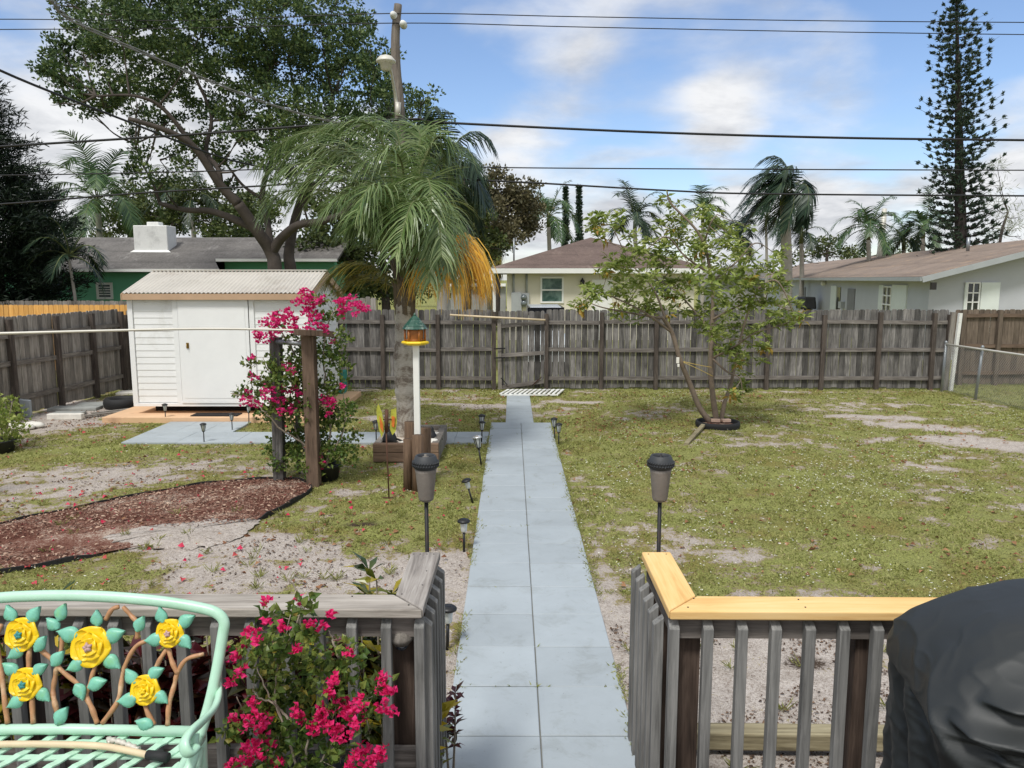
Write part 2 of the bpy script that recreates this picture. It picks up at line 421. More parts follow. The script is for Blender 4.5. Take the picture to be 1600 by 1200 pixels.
# ---------------------------------------------------------------- ground
def ground_mat():
    t=NT('ground'); at=t.n('ShaderNodeAttribute',attribute_name='soil'); sp=t.n('ShaderNodeSeparateColor'); t.l(at,'Color',sp,0)
    n1=t.noise(7,6,.7); n2=t.noise(45,5,.7); n3=t.noise(1.1,4,.6); n4=t.noise(140,3,.6)
    mm=t.math('ADD',(n2,0),(n4,0)); mm=t.math('MULTIPLY',(mm,0),.5)
    sand=t.ramp([(.36,C(112,96,82)),(.43,C(170,158,148)),(.53,C(206,197,188)),(.66,C(226,219,211))],mm); sv=t.ramp([(.35,(.74,.72,.70,1)),(.6,(1,1,1,1))],n1); sand=t.mix(1.0,(sand,0),(sv,0),'MULTIPLY')
    gr=t.ramp([(.37,C(78,70,50)),(.45,C(116,116,72)),(.54,C(148,152,88)),(.66,C(190,184,128))],mm)
    gv=t.ramp([(.38,(.92,.80,.74,1)),(.5,(1,1,1,1)),(.65,(1.08,1.1,1.0,1))],n3); gr2=t.mix(1.0,(gr,0),(gv,0),'MULTIPLY')
    dry=t.ramp([(.4,C(112,92,64)),(.6,C(152,132,96))],n2)
    n5=t.noise(2.6,4,.65); a=t.math('ADD',(sp,0),(t.math('MULTIPLY',(t.math('SUBTRACT',(n1,0),.5),0),1.9),0)); a=t.math('ADD',(a,0),(t.math('MULTIPLY',(t.math('SUBTRACT',(n2,0),.5),0),1.6),0)); a=t.math('ADD',(a,0),(t.math('MULTIPLY',(t.math('SUBTRACT',(n5,0),.5),0),1.0),0))
    f1=t.ramp([(.26,(0,0,0,1)),(.46,(1,1,1,1))],a); f2=t.ramp([(.36,(0,0,0,1)),(.62,(1,1,1,1))],a)
    m=t.mix((f1,0),(sand,2),(dry,0)); m=t.mix((f2,0),(m,2),(gr2,2))
    b=t.math('ADD',(sp,1),(t.math('MULTIPLY',(t.math('SUBTRACT',(n2,0),.5),0),1.6),0)); f3=t.ramp([(.5,(0,0,0,1)),(.62,(1,1,1,1))],b)
    m=t.mix((f3,0),(m,2),C(122,86,62))
    c=t.math('ADD',(sp,2),(t.math('MULTIPLY',(t.math('SUBTRACT',(n2,0),.5),0),1.4),0)); f4=t.ramp([(.5,(0,0,0,1)),(.7,(1,1,1,1))],c)
    m=t.mix((f4,0),(m,2),C(78,66,56))
    t.out((m,2),.95,spec=.1,bump=(mm,0),bstr=.8,bdist=.03)
ground_mat()
PX0,PX1=-.37,.68   # main path
def ell(x,y,cx,cy,rx,ry,rot=0):
    c,s=math.cos(rot),math.sin(rot); dx=(x-cx)*c+(y-cy)*s; dy=-(x-cx)*s+(y-cy)*c
    return np.exp(-((dx/rx)**2+(dy/ry)**2))
def gp(px,py): g=G(px,py); return g.x,g.y
def masks(x,y):
    n=fbm(x,y,.55,4,3)-.5; n2=fbm(x,y,2.6,3,9)-.5
    n3=fbm(x,y,1.2,4,21)-.5; g=.74+n*.75+n2*.55+n3*.7
    def sub(px,py,rx,ry,k,rot=0):
        nonlocal g
        cx,cy=gp(px,py); g=g-k*ell(x,y,cx,cy,rx,ry,rot)
    sub(150,740,2.0,.8,.42,.1); sub(60,775,1.4,.7,.35); sub(330,720,1.2,.35,.12); sub(480,900,1.4,.5,.5,.1); sub(330,890,1.3,.5,.18); sub(640,900,.7,.6,.25); sub(380,860,1.3,.45,.4)
    sub(240,845,1.1,.35,.9); sub(560,770,.5,.3,.4); sub(530,690,.7,.4,.3); sub(700,960,.3,1.4,.4)
    sub(1200,1060,1.35,1.0,1.4); sub(1500,1080,1.6,1.0,1.3); sub(1050,1000,.4,.5,.5); sub(1120,1150,1.2,.8,1.4); sub(1400,1000,.8,.35,.9)
    sub(1380,652,1.0,.28,1.0,-.15); sub(1450,668,1.0,.35,1.2,-.4); sub(1530,692,1.05,.42,1.4,-.45); sub(1470,632,1.3,.15,.5); sub(740,633,1.2,.22,.9,-.1); sub(660,622,1.6,.35,.5); sub(900,628,.6,.2,.9)
    sub(90,655,1.1,1.1,.9); sub(150,630,1.2,.8,.7); sub(30,680,.8,.6,.4); sub(945,880,.10,1.0,.2); sub(905,745,.10,.4,.35); sub(960,960,.12,.7,.3); sub(1300,612,4.5,.22,.45); sub(560,608,1.2,.25,.4)
    sub(1150,860,.7,.2,.12); sub(590,655,.6,.3,.5)
    b=.08+.5*(fbm(x,y,1.1,3,31)-.5)
    def addb(px,py,rx,ry,k):
        nonlocal b
        cx,cy=gp(px,py); b=b+k*ell(x,y,cx,cy,rx,ry)
    addb(980,660,1.9,1.3,.28); addb(700,620,2.2,.5,.3); addb(1100,618,2.6,.3,.35); addb(170,662,1.0,.2,.4); addb(1200,640,1.5,.8,.1)
    d=np.zeros_like(x)
    for px,py,rx,ry,k in ((565,819,.28,.09,1.0),(450,835,.3,.1,.5),(320,828,.5,.12,.45),(1260,1035,.22,.14,.9),(1240,965,.2,.12,.6),(1180,1075,.2,.1,.4),(1400,800,.1,.06,.5)):
        cx,cy=gp(px,py); d=d+k*ell(x,y,cx,cy,rx,ry)
    g=g-.0; g=g+.9*(fbm(x,y,6,3,61)-.5); far=(y>18.4)|(x>9.95)|(x<-9.2)
    g=np.where(far,.85+n*.5,g); b=np.where(far,0,b); d=np.where(far,0,d)
    return np.clip(g,0,1),np.clip(b,0,1),np.clip(d,0,1)
def gheight(x,y):
    return (fbm(x,y,1.3,3,77)-.55)*.05
RECTS=[(PX0-.02,PX1+.02,-2,13.27),(-.13,.42,13.2,16.9),(-6.1,PX0,11.62,12.52),(-6.1,-4.62,12.5,13.5),(-7.35,-3.25,13.3,16.7),(-1.95,-1.0,10.35,11.95)]
def free(x,y):
    ok=np.ones(x.shape,bool)
    for a,b,c,d in RECTS: ok&=~((x>a)&(x<b)&(y>c)&(y<d))
    return ok
MUL=[G(*p) for p in ((-120,850),(0,822),(100,800),(250,770),(330,757),(410,751),(465,752),(487,765),(470,778),(440,795),(390,820),(330,838),(240,852),(130,873),(26,893),(-120,920))]
def in_poly(x,y,P):
    c=np.zeros(x.shape,bool); n=len(P)
    for i in range(n):
        x1,y1,x2,y2=P[i].x,P[i].y,P[i-1].x,P[i-1].y
        with np.errstate(all='ignore'):
            c^=((y1>y)!=(y2>y))&(x<(x2-x1)*(y-y1)/((y2-y1) or 1e-9)+x1)
    return c
def make_ground():
    xs=np.concatenate([-np.geomspace(10.6,600,22)[::-1],np.arange(-10.4,10.7,.085),np.geomspace(10.9,600,22)])
    ys=np.concatenate([[-60,-20,-6,0,1.5],np.arange(2.4,18.6,.085),np.geomspace(18.9,1500,30)])
    X,Y=np.meshgrid(xs,ys); Z=gheight(X,Y); inyard=(np.abs(X)<11)&(Y<19)&(Y>2.3)
    Z=np.where(inyard,Z,0)
    for a,b,c,d in RECTS:   # ground tucks under paving
        dist=np.maximum(np.maximum(a-X,X-b),np.maximum(c-Y,Y-d)); Z=np.where(dist<.3,Z*np.clip(dist/.3,0,1)-.012,Z)
    v=np.stack([X,Y,Z],-1).reshape(-1,3); nx=len(xs); ny=len(ys)
    i=np.arange(nx-1)[None,:]+np.arange(ny-1)[:,None]*nx; f=np.stack([i,i+1,i+nx+1,i+nx],-1).reshape(-1,4)
    mb=MB(); mb.addnp(v,f,True); o=mb.build('ground','ground',origin=(0,0,0),kind='structure')
    g,b,d=masks(v[:,0],v[:,1]); at=o.data.color_attributes.new('soil','FLOAT_COLOR','POINT')
    at.data.foreach_set('color',np.stack([g,b,d,np.ones_like(g)],-1).astype(np.float32).ravel())
make_ground()
def scatter(n,x0,x1,y0,y1,pw=1.0):
    u=nrg.random(n); y=y0+(y1-y0)*u**pw; x=nrg.uniform(-1,1,n)*(y*.70+.6); ok=(x>x0)&(x<x1); return x[ok],y[ok]
def blades():
    mb=MB(); x,y=scatter(430000,-9.0,13,2.9,18.2,1.35); x=x+0
    g,b,d=masks(x,y); k=np.clip((g-.30)*2.6,0,1)*np.where(d>.5,.1,1)
    cl=fbm(x,y,5,2,55); ok=(nrg.random(len(x))<k*np.clip((cl-.28)*3.2,0.05,1))&free(x,y)&~in_poly(x,y,MUL); x=x[ok]; y=y[ok]
    n=len(x); h=nrg.uniform(.010,.026,n)*(1+.03*y); w=nrg.uniform(.004,.009,n)*(.6+y*.11)
    tall=nrg.random(n)<.012; h=np.where(tall,h*1.9,h)
    a=nrg.uniform(0,2*np.pi,n); t=nrg.uniform(.4,1.6,n); b2=nrg.uniform(0,2*np.pi,n); z=gheight(x,y)-.004
    v=np.empty((n,3,3)); v[:,0]=np.stack([x-np.cos(a)*w,y-np.sin(a)*w,z],-1); v[:,1]=np.stack([x+np.cos(a)*w,y+np.sin(a)*w,z],-1)
    v[:,2]=np.stack([x+np.cos(b2)*h*t,y+np.sin(b2)*h*t,z+h],-1)
    mb.addnp(v.reshape(-1,3),(np.arange(n)*3)[:,None]+np.array([0,1,2])); mb.build('grass','grass_blade',origin=(0,0,0),kind='stuff',label='short patchy weedy grass covering the sandy back yard',cat='grass')
blades()
def bits(name,mat,label,cat,x,y,size,lift=.012,tilt=.35,L=1.6):
    n=len(x); mb=MB(); a=nrg.uniform(0,2*np.pi,n); d=np.stack([np.cos(a),np.sin(a),nrg.uniform(-tilt,tilt,n)],-1); d/=np.linalg.norm(d,axis=1,keepdims=True)
    p=np.stack([x,y,gheight(x,y)+lift],-1); s=nrg.uniform(*size,n)
    up=np.zeros((n,3)); up[:,2]=1.3; mb.leaves(p,d,s*L,s,.35,up=up); mb.build(name,mat,origin=(0,0,0),kind='stuff',label=label,cat=cat)
x,y=scatter(26000,-9,9.7,6,17.6,1.0); g,b,d=masks(x,y); ok=(nrg.random(len(x))<np.clip((b-.10)*2.2,.03,1))&free(x,y); bits('dead_leaves','dead_leaf','brown dead leaves scattered over the lawn and along the fence','leaf litter',x[ok],y[ok],(.02,.05))
x,y=scatter(60000,-9,9.7,3.2,17.5,1.4); g,b,d=masks(x,y); cl=fbm(x,y,1.0,3,91); ok=(nrg.random(len(x))<np.clip((cl-.42)*1.6,0,1)*np.clip(g*1.4-.3,0,1)*np.where(x>0,1,.45))&free(x,y)&~in_poly(x,y,MUL)
x=x[ok]; y=y[ok]; n=len(x); mb=MB(); p=np.stack([x,y,gheight(x,y)+.022],-1); a=nrg.uniform(0,6.28,n); up=np.zeros((n,3)); up[:,2]=2
for q in range(2):
    d=np.stack([np.cos(a+q*2),np.sin(a+q*2),np.full(n,.3)],-1); mb.leaves(p,d,nrg.uniform(.008,.017,n)*(.8+y*.04),nrg.uniform(.008,.014,n)*(.8+y*.04),.2,up=up)
mb.build('weed_flowers','weed_flower',origin=(0,0,0),kind='stuff',label='tiny white weed flowers dotted through the lawn',cat='flowers')
x,y=scatter(2000,-9,-.6,4.8,14.5,1.2); ok=free(x,y)&(nrg.random(len(x))<np.clip(1.1-np.abs(x+4.2)/5,.1,1)*.55); bits('fallen_petals','petal','pink bougainvillea petals fallen on the left side of the yard','petals',x[ok],y[ok],(.025,.06),.02,.5,1.1)
# bare-soil weeds and twigs behind the right railing
x=nrg.uniform(.7,3.6,9000); y=nrg.uniform(3.0,5.6,9000); cl=fbm(x,y,3,3,12); ok=(cl>.50)&free(x,y); bits('ground_litter','dark_litter','dark bits of bark and dry leaves on the bare sand','litter',x[ok],y[ok],(.006,.018),.006,.3,1.8)
mb=MB()
for _ in range(170):
    cx=rng.uniform(-5.5,3.4); cy=rng.uniform(3.3,8.5)
    if cx>.7 and cy>5.6: continue
    if not free(np.array([cx]),np.array([cy]))[0]: continue
    n=rng.randint(10,26); a=nrg.uniform(0,6.28,n); d=np.stack([np.cos(a)*.7,np.sin(a)*.7,nrg.uniform(.3,1.1,n)],-1); d/=np.linalg.norm(d,axis=1,keepdims=True)
    mb.leaves(np.tile([cx,cy,0.],(n,1))+nrg.normal(0,.012,(n,3))*[1,1,0],d,nrg.uniform(.05,.13,n),.007,.1)
mb.build('grass_tufts','grass_blade',origin=(0,0,0),kind='stuff',label='loose taller grass tufts standing on bare sand',cat='grass')
# mulch bed
def mulch():
    mb=MB(); c=sum(MUL,Vector())/len(MUL); xs=np.arange(-8,-1.8,.07); ys=np.arange(5.5,10,.07); X,Y=np.meshgrid(xs,ys)
    pts=catmull(MUL,4); mb.poly([Vector((p.x,p.y,.022)) for p in pts]); o=mb.build('mulch_bed','mulch_ground',origin=(0,0,0),kind='structure')
    n=30000; x=nrg.uniform(-8.5,-2,n); y=nrg.uniform(5.6,9.8,n); sx,sy=gp(270,838); e=ell(x,y,sx,sy,1.3,.38,.1)+.7*ell(x,y,*gp(120,850),1.2,.25,.1)
    ok=in_poly(x,y,MUL)&(nrg.random(n)>e*1.1-.12*fbm(x,y,4,2,5)); x=x[ok]; y=y[ok]; n=len(x)
    mb=MB(); a=nrg.uniform(0,6.28,n); d=np.stack([np.cos(a),np.sin(a),nrg.uniform(-.3,.4,n)],-1); s=nrg.uniform(.012,.028,n)
    up=np.zeros((n,3)); up[:,2]=1.2; mb.leaves(np.stack([x,y,.03+nrg.uniform(0,.012,n)],-1),d,s*1.9,s*.8,.3,up=up)
    mb.build('mulch','mulch_chip',origin=(0,0,0),kind='stuff',label='red brown bark mulch chips filling the edged bed',cat='mulch')
    mb=MB(); pts=[Vector((p.x,p.y,.03)) for p in catmull(MUL,6)]
    for i in range(len(pts)-1):
        if pts[i].x<-9: continue
        bz=lambda p:-.05*max(0,min(1,(p.x+4.0)*3))*max(0,min(1,(-2.5-p.x)*3))*(p.y<7.9)
        mb.bar(pts[i]+Vector((0,0,math.sin(i*.9)*.008-.012+bz(pts[i]))),pts[i+1]+Vector((0,0,math.sin((i+1)*.9)*.008-.012+bz(pts[i+1]))),.014,.05,ext=.004)
    mb.build('lawn_edging','black_rubber',label='black plastic lawn edging strip around the red mulch bed',cat='edging')
t=NT('mulch_ground'); n1=t.noise(50,5,.7); n2=t.noise(1.7,4,.7); a=t.math('ADD',(t.math('MULTIPLY',(n1,0),.5),0),(t.math('MULTIPLY',(n2,0),.5),0))
rp=t.ramp([(.40,C(84,48,40)),(.52,C(128,92,78)),(.6,C(190,174,158))],a); t.out((rp,0),.95,spec=.1,bump=(n1,0),bstr=.8,bdist=.02)
mulch()
# ---------------------------------------------------------------- paving
def tiles(name,xs,ys,z,gap=.007,th=.05):
    mb=MB()
    for i in range(len(xs)-1):
        for j in range(len(ys)-1):
            dz=rng.uniform(-.003,.003); x0,x1=xs[i]+gap/2,xs[i+1]-gap/2; y0,y1=ys[j]+gap/2,ys[j+1]-gap/2; c=.004; zt=z+dz
            top=[(x0+c,y0+c,zt),(x1-c,y0+c,zt),(x1-c,y1-c,zt),(x0+c,y1-c,zt)]; mid=[(x0,y0,zt-c),(x1,y0,zt-c),(x1,y1,zt-c),(x0,y1,zt-c)]; bo=[(x0,y0,z-th),(x1,y0,z-th),(x1,y1,z-th),(x0,y1,z-th)]
            rot=rng.uniform(-.005,.005); cx,cy=(x0+x1)/2,(y0+y1)/2
            vs=[(cx+(a-cx)*math.cos(rot)-(b-cy)*math.sin(rot),cy+(a-cx)*math.sin(rot)+(b-cy)*math.cos(rot),c_) for a,b,c_ in top+mid+bo]
            mb.add(vs,[(0,1,2,3)]+[(k+4,(k+1)%4+4,(k+1)%4,k) for k in range(4)]+[(k+8,(k+1)%4+8,(k+1)%4+4,k+4) for k in range(4)])
    return mb.build(name,'paver',origin=(0,0,0),kind='structure')
r=.519; y0=3.94-.519*4
tiles('path',[PX0,.157,PX1],[y0+r*k for k in range(23)],.022)
tiles('path',[-.115,.385],[13.29+.455*k for k in range(8)]+[16.75],.02)
tiles('path',[-6.05,-5.2,-4.3,-3.4,-2.5,-1.65,-.9,PX0-.01],[11.65,12.06,12.48],.018,.004)
tiles('path',[-6.05,-5.57,-5.1,-4.62],[12.484,12.95,13.40],.018,.004)
mb=MB(); mb.b2(-7.28,-3.30,13.42,16.62,-.05,.09); bevel(mb.build('shed_slab','slab',origin=(-5.3,15,0),kind='structure'),.012)
mb=MB(); mb.b2(PX0+.01,PX1-.01,1.9,13.1,-.05,.008); mb.build('path_base','joint_dirt',origin=(0,0,0),kind='structure')

def edge_blades():
    xs=[];ys=[]
    for _ in range(5200):
        y=2.9+10.3*rng.random()**1.3; x=rng.choice((PX0,PX1))+rng.gauss(0,.022); xs.append(x); ys.append(y)
    for k in range(23):
        yy=y0+r*k
        for _ in range(rng.choice((0,0,3,10,26))): xs.append(rng.choice((PX0+.05,.157,PX1-.06,rng.uniform(PX0,PX1)))+rng.gauss(0,.03)); ys.append(yy+rng.gauss(0,.005))
    x=np.array(xs); y=np.array(ys); cl=fbm(x*3,y,1.6,3,44); ok=cl>.47; x=x[ok]; y=y[ok]; n=len(x)
    a=nrg.uniform(0,6.28,n); d=np.stack([np.cos(a)*.7,np.sin(a)*.7,nrg.uniform(.2,1,n)],-1); d/=np.linalg.norm(d,axis=1,keepdims=True)
    mb=MB(); mb.leaves(np.stack([x,y,np.full(n,.012)],-1),d,nrg.uniform(.025,.055,n),.008,.1); mb.build('edge_grass','grass_blade',origin=(0,0,0),kind='stuff',label='grass creeping over the edges and joints of the path',cat='grass')
edge_blades()

x=nrg.uniform(-8.5,-.4,42000); y=nrg.uniform(4.2,17.3,42000); g,b,d=masks(x,y); cl=fbm(x,y,2.2,3,17); ok=(nrg.random(len(x))<np.clip(.62-g,0,1)*1.1)&(cl>.45)&free(x,y)&~in_poly(x,y,MUL); bits('soil_litter','dark_litter','dark bits of leaf and bark lying on the sandy left yard','litter',x[ok],y[ok],(.008,.022),.008,.3,1.8)

DR=[(118,850),(165,838),(205,822),(255,815),(310,812),(365,800),(405,806),(430,800),(420,818),(385,846),(330,868),(260,876),(190,872),(140,862)]
dp=[G(*p) for p in DR]; cc=sum(dp,Vector())/len(dp); loop=catmull(dp+[dp[0]],7)[:-1]; mb=MB(); rings=[]
for k,(sc_,z_) in enumerate(((.86,.012),(.78,.026),(.55,.033),(.3,.036))):
    rings.append([Vector((cc.x+(p.x-cc.x)*sc_*(1+.10*mnoise.noise(Vector((i*.55,k*.3,2)))+.05*mnoise.noise(Vector((i*1.7,k,5)))),cc.y+(p.y-cc.y)*sc_*(.74+.3*mnoise.noise(Vector((i*.6,4,k*.3)))+.16*mnoise.noise(Vector((i*2.1,8,k)))),z_)) for i,p in enumerate(loop)])
n=len(loop); vs=[v for r_ in rings for v in r_]+[Vector((cc.x,cc.y,.037))]
fs=[(k*n+i,k*n+(i+1)%n,(k+1)*n+(i+1)%n,(k+1)*n+i) for k in range(3) for i in range(n)]+[(3*n+i,3*n+(i+1)%n,4*n) for i in range(n)]
mb.add(vs,fs,True); mb.build('sand_drift','ground',origin=(0,0,0),kind='structure')
# ================================================================ fences
def pickets(mb, p, q, z0, z1, w=.14, th=.017, gap=.009, dog=True, jit=.012, under=None):
    p=Vector(p); q=Vector(q); d=(q-p); L=d.length; d.normalize(); nrm=Vector((-d.y,d.x,0)); s=0
    while s<L-.02:
        ww=min(w*rng.uniform(.9,1.04),L-s); t=z1+rng.uniform(-jit,jit); b=z0+rng.uniform(-.01,.02); tl=rng.uniform(-.006,.006); k=rng.uniform(0,.006)
        a=p+d*(s+gap/2); c=p+d*(s+ww-gap/2); e=.022 if dog else .002
        prof=[(a,b),(c,b),(c+d*tl,t-e),(c-d*e+d*tl,t),(a+d*e+d*tl,t),(a+d*tl,t-e)]
        fr=[Vector((v.x,v.y,0))+nrm*k+Vector((0,0,z)) for v,z in prof]; bk=[v+nrm*th for v in fr]
        mb.add(fr+bk,[(5,4,3,2,1,0),(6,7,8,9,10,11)]+[(i,(i+1)%6,(i+1)%6+6,i+6) for i in range(6)])
        s+=ww
def fence_run(root, pts, top, rails, mats, face=1, pw=.09, bottom=.03, railw=.085, bayz=None, ptop=None, skip=()):
    """posts at pts; rails and posts on the face side, pickets behind. face=-1: rails on -normal side"""
    pk,rl,ps=mats
    for i,p in enumerate(pts):
        p=Vector(p); pt=(ptop[i] if ptop else top-rng.uniform(.04,.12))
        if i+1<len(pts): d=(Vector(pts[i+1])-p).normalized()
        else: d=(p-Vector(pts[i-1])).normalized()
        nrm=Vector((-d.y,d.x,0))
        if i not in skip:
            mb=MB(); ln=rng.uniform(-.012,.012); mb.bar(p+nrm*(.06*-1)+Vector((0,0,-.1)),p+nrm*(.06*-1)+Vector((ln,0,pt)),pw,pw,up=nrm); mb.build('post',ps,root)
        if i+1<len(pts):
            q=Vector(pts[i+1]); mb=MB(); pickets(mb,p,q,bottom,top); mb.build('picket_panel',pk,root)
            for z in rails:
                mb=MB(); o=-nrm*.035; a=p+d*(pw/2+.002)+o; b=q-d*(pw/2+.002)+o; dz=rng.uniform(-.012,.012)
                mb.bar(a+V(0,0,z+dz),b+V(0,0,z+dz+rng.uniform(-.012,.012)),.04,railw); mb.build('rail',rl,root)
YF=17.55
def fx(px): return (px-800)/1200*(YF*cP+.35)
bk=empty('back_fence',(0,YF,0),'long weathered grey picket fence with posts and rails closing the back of the yard','fence')
lp=[fx(p) for p in (205,262,340,430,515,600,686,772)]
fence_run(bk,[(x,YF,0) for x in lp],1.83,(.27,.92,1.55),('fence_grey','rail_grey','post_dark'))
rp_=[fx(p) for p in (853,938,1023,1110,1195,1280,1366,1450,1474)]
fence_run(bk,[(x,YF,0) for x in rp_],1.83,(.27,.92,1.55),('fence_grey','rail_grey','post_dark'))
# gate, sagging a little
x0,x1=fx(779),fx(850); gt=empty('gate',(x0,YF-.05,0),'sagging grey picket gate standing at the end of the narrow path','gate')
mb=MB(); pickets(mb,(x0,YF-.04,0),(x1,YF+.0,0),.03,1.80); mb.build('picket_panel','fence_grey',gt)
for a,b in ((1.44,1.55),(.77,.85),(.03,.19)):
    mb=MB(); mb.bar((x0+.05,YF-.075,a+.02),(x1-.01,YF-.06,b),.038,.085); mb.build('rail','rail_grey',gt)
mb=MB(); mb.bar((x0+.035,YF-.10,.02),(x0+.02,YF-.10,1.6),.038,.085,up=(1,0,0)); mb.build('frame_upright','fence_grey_light',gt)
for z in (.95,.74):
    mb=MB(); mb.bar((x0-.1,YF-.17,z),(x0+.16,YF-.15,z+.01),.012,.03); mb.build('hinge','post_iron',gt)
mb=MB(); mb.bar((x0+.06,YF-.12,.28),(x0+.2,YF-.12,.12),.012,.02); mb.bar((x1-.28,YF-.1,.1),(x1-.06,YF-.1,.3),.012,.02); mb.build('brace','post_iron',gt)
mb=MB(); mb.tube([A(703,492,YF-.16),A(775,496,YF-.17),A(852,500,YF-.16)],.022,8); mb.build('bamboo_pole','bamboo',label='long thin bamboo pole resting across the top of the gate',cat='pole')
# left fence: runs towards the camera along x=-9.1
lf=empty('side_fence',(-9.05,12,0),'grey picket fence along the left side of the yard in front of orange pickets','fence')
py=[YF-.02]+[17.0-1.22*k for k in range(12)]
ly=[7.9,9.1,10.3,11.5,12.7,13.85,15.1,16.25,17.3]
LFX=lambda y: -8.85-(17.3-y)*.075
fence_run(lf,[(LFX(y),y,0) for y in ly],1.85,(.35,1.0,1.5),('fence_grey_light','rail_grey_y','post_dark'),ptop=[1.8]*9)
# neighbours' fences behind on the left
of=empty('orange_fence',(-14,20.6,0),'new orange wood picket fence showing above the side fence on the left','fence')
mb=MB(); pickets(mb,(-19,20.6,0),(-10.2,20.9,0),.05,1.83,jit=.004); mb.build('picket_panel','fence_orange',of)
for z in (.3,1.0,1.6):
    mb=MB(); mb.bar((-19,20.66,z),(-10.2,20.96,z),.04,.085); mb.build('rail','fence_orange',of)
gf=empty('far_fence',(-14,23,0),'old grey picket fence standing behind the orange fence by the green house','fence')
mb=MB(); pickets(mb,(-22,22.2,0),(-8.0,22.2,0),.05,1.90); mb.build('picket_panel','fence_grey_light',gf)
for z in (.3,1.0,1.6):
    mb=MB(); mb.bar((-22,22.26,z),(-8,22.26,z),.04,.085); mb.build('rail','rail_grey',gf)
# small grey screen left of palm behind fence
sf=empty('grey_screen',(-3.8,19.4,0),'short grey picket screen behind the fence right of the shed','fence')
mb=MB(); pickets(mb,(fx(548)*1.1,19.4,0),(fx(592)*1.1,19.4,0),.05,2.06,jit=.03); mb.build('picket_panel','fence_grey_light',sf)
# right neighbour's brown fence
bf=empty('brown_fence',(13,18.3,0),'brown picket fence beyond the chain link at the right edge','fence')
bx=[(p-800)/1200*18.3 for p in (1489,1500,1556,1612,1670,1725)]
fence_run(bf,[(x,18.25,0) for x in bx],1.80,(.3,.95,1.66),('fence_brown','rail_brown','fence_brown'),skip=(0,),ptop=[1.80]*6)
# end post and white peeling post
mb=MB(); mb.bar((fx(1471),YF-.09,-.1),(fx(1476),YF-.09,1.78),.10,.10,up=(0,1,0)); mb.build('wood_post','fence_grey_light',label='light grey wood post at the right end of the back fence',cat='post')
mb=MB(); mb.bar((fx(1477),YF-.2,-.1),(fx(1483),YF-.2,1.76),.07,.07,up=(0,1,0)); mb.build('white_post','paint_peel',label='slim white post with peeling paint beside the chain link fence',cat='post')
# chain-link
cl=empty('chain_link_fence',(9.9,15,0),'low chain link fence with pale top rail on the right side','fence')
ya=[17.2,16.0,14.0,12.0,10.0]; CX=lambda y: 9.72+(17.2-y)*.035
for i,y in enumerate(ya):
    mb=MB(); mb.tube([(CX(y),y,-.1),(CX(y)+(.07 if i==1 else .02),y,1.09)],.028,10); mb.lathe([(.03,1.09),(.034,1.1),(.03,1.13),(.012,1.15)],(CX(y)+(.07 if i==1 else .02),y,0),10); mb.build('post','galv',cl)
mb=MB(); mb.tube([(CX(y)+.02,y,1.07) for y in ya],.022,8); mb.build('top_rail','galv_rail',cl)
mb=MB(); p=.06; L=ya[0]-ya[-1]; H0,H1=.05,1.05; st=p; r=.0023
n=int(L/st)
for i in range(-int((H1-H0)/st),n):
    for sgn in (1,-1):
        # diagonal wire from (s,H0) to (s+H,H1) clipped
        s0=i*st; s1=s0+(H1-H0); za,zb=H0,H1
        if s0<0: za=H0-s0; s0=0
        if s1>L: zb=H1-(s1-L); s1=L
        if s1<=s0: continue
        if sgn<0: za,zb=H1+H0-za,H1+H0-zb
        ye=ya[0]-s0; yf=ya[0]-s1
        mb.tube([(CX(ye)-.01,ye,za),(CX(yf)-.01,yf,zb)],r,3,cap=False)
mb.build('wire_mesh','galv',cl)
# ================================================================ shed
SX0,SX1,SY0,SY1=-6.88,-3.66,13.8,16.1; SZ0,SZ1,SZR=.235,2.26,2.62
sh=empty('garden_shed',((SX0+SX1)/2,SY0,.09),'white garden shed with lap siding, sliding door and ribbed metal roof','shed')
mb=MB(); mb.b2(SX0+.02,SX1-.02,SY0+.03,SY1-.02,SZ0,SZ1-.01); mb.add([(SX1-.02,SY0+.03,SZ1),(SX1-.02,SY1-.02,SZ1),(SX1-.02,(SY0+SY1)/2,SZR-.04),(SX0+.02,SY0+.03,SZ1),(SX0+.02,SY1-.02,SZ1),(SX0+.02,(SY0+SY1)/2,SZR-.04)],[(0,1,2),(5,4,3)]); mb.build('wall','shed_white',sh)
mb=MB(); mb.b2(SX0+.25,SX1-.2,SY0+.3,SY1-.2,.09,SZ0); mb.build('skid','dark_gap',sh)
def lap(mb,x0,x1,y,z0,z1,h=.118,along='x',sgn=1,peak=None):
    z=z0
    while z<z1-.01:
        t=min(z+h,z1); 
        if along=='x':
            pr=[(y-.006,z),(y-.015,z),(y-.016,z+.008),(y-.008,t),(y-.006,t)]
            mb.add([(x0,a,b) for a,b in pr]+[(x1,a,b) for a,b in pr],[(0,1,6,5),(1,2,7,6),(2,3,8,7),(3,4,9,8),(4,3,2,1,0),(5,6,7,8,9)])
        else:
            a0,a1=x0,x1
            if peak and t>SZ1: 
                k=(t-SZ1)/(SZR-.05-SZ1); mid=(x0+x1)/2; a0=x0+(mid-x0)*k; a1=x1-(x1-mid)*k
                if a1-a0<.05: break
            pr=[(y+.002,z),(y+.015,z),(y+.016,z+.008),(y+.006,t),(y+.002,t)]
            mb.add([(a,a0,b) for a,b in pr]+[(a,a1,b) for a,b in pr],[(5,6,1,0),(6,7,2,1),(7,8,3,2),(8,9,4,3),(0,1,2,3,4),(9,8,7,6,5)])
        z=t
DX0,DX1=-5.96,-4.73
mb=MB(); lap(mb,SX0+.09,DX0-.1,SY0+.028,SZ0+.06,SZ1-.12); mb.build('siding','shed_white',sh)
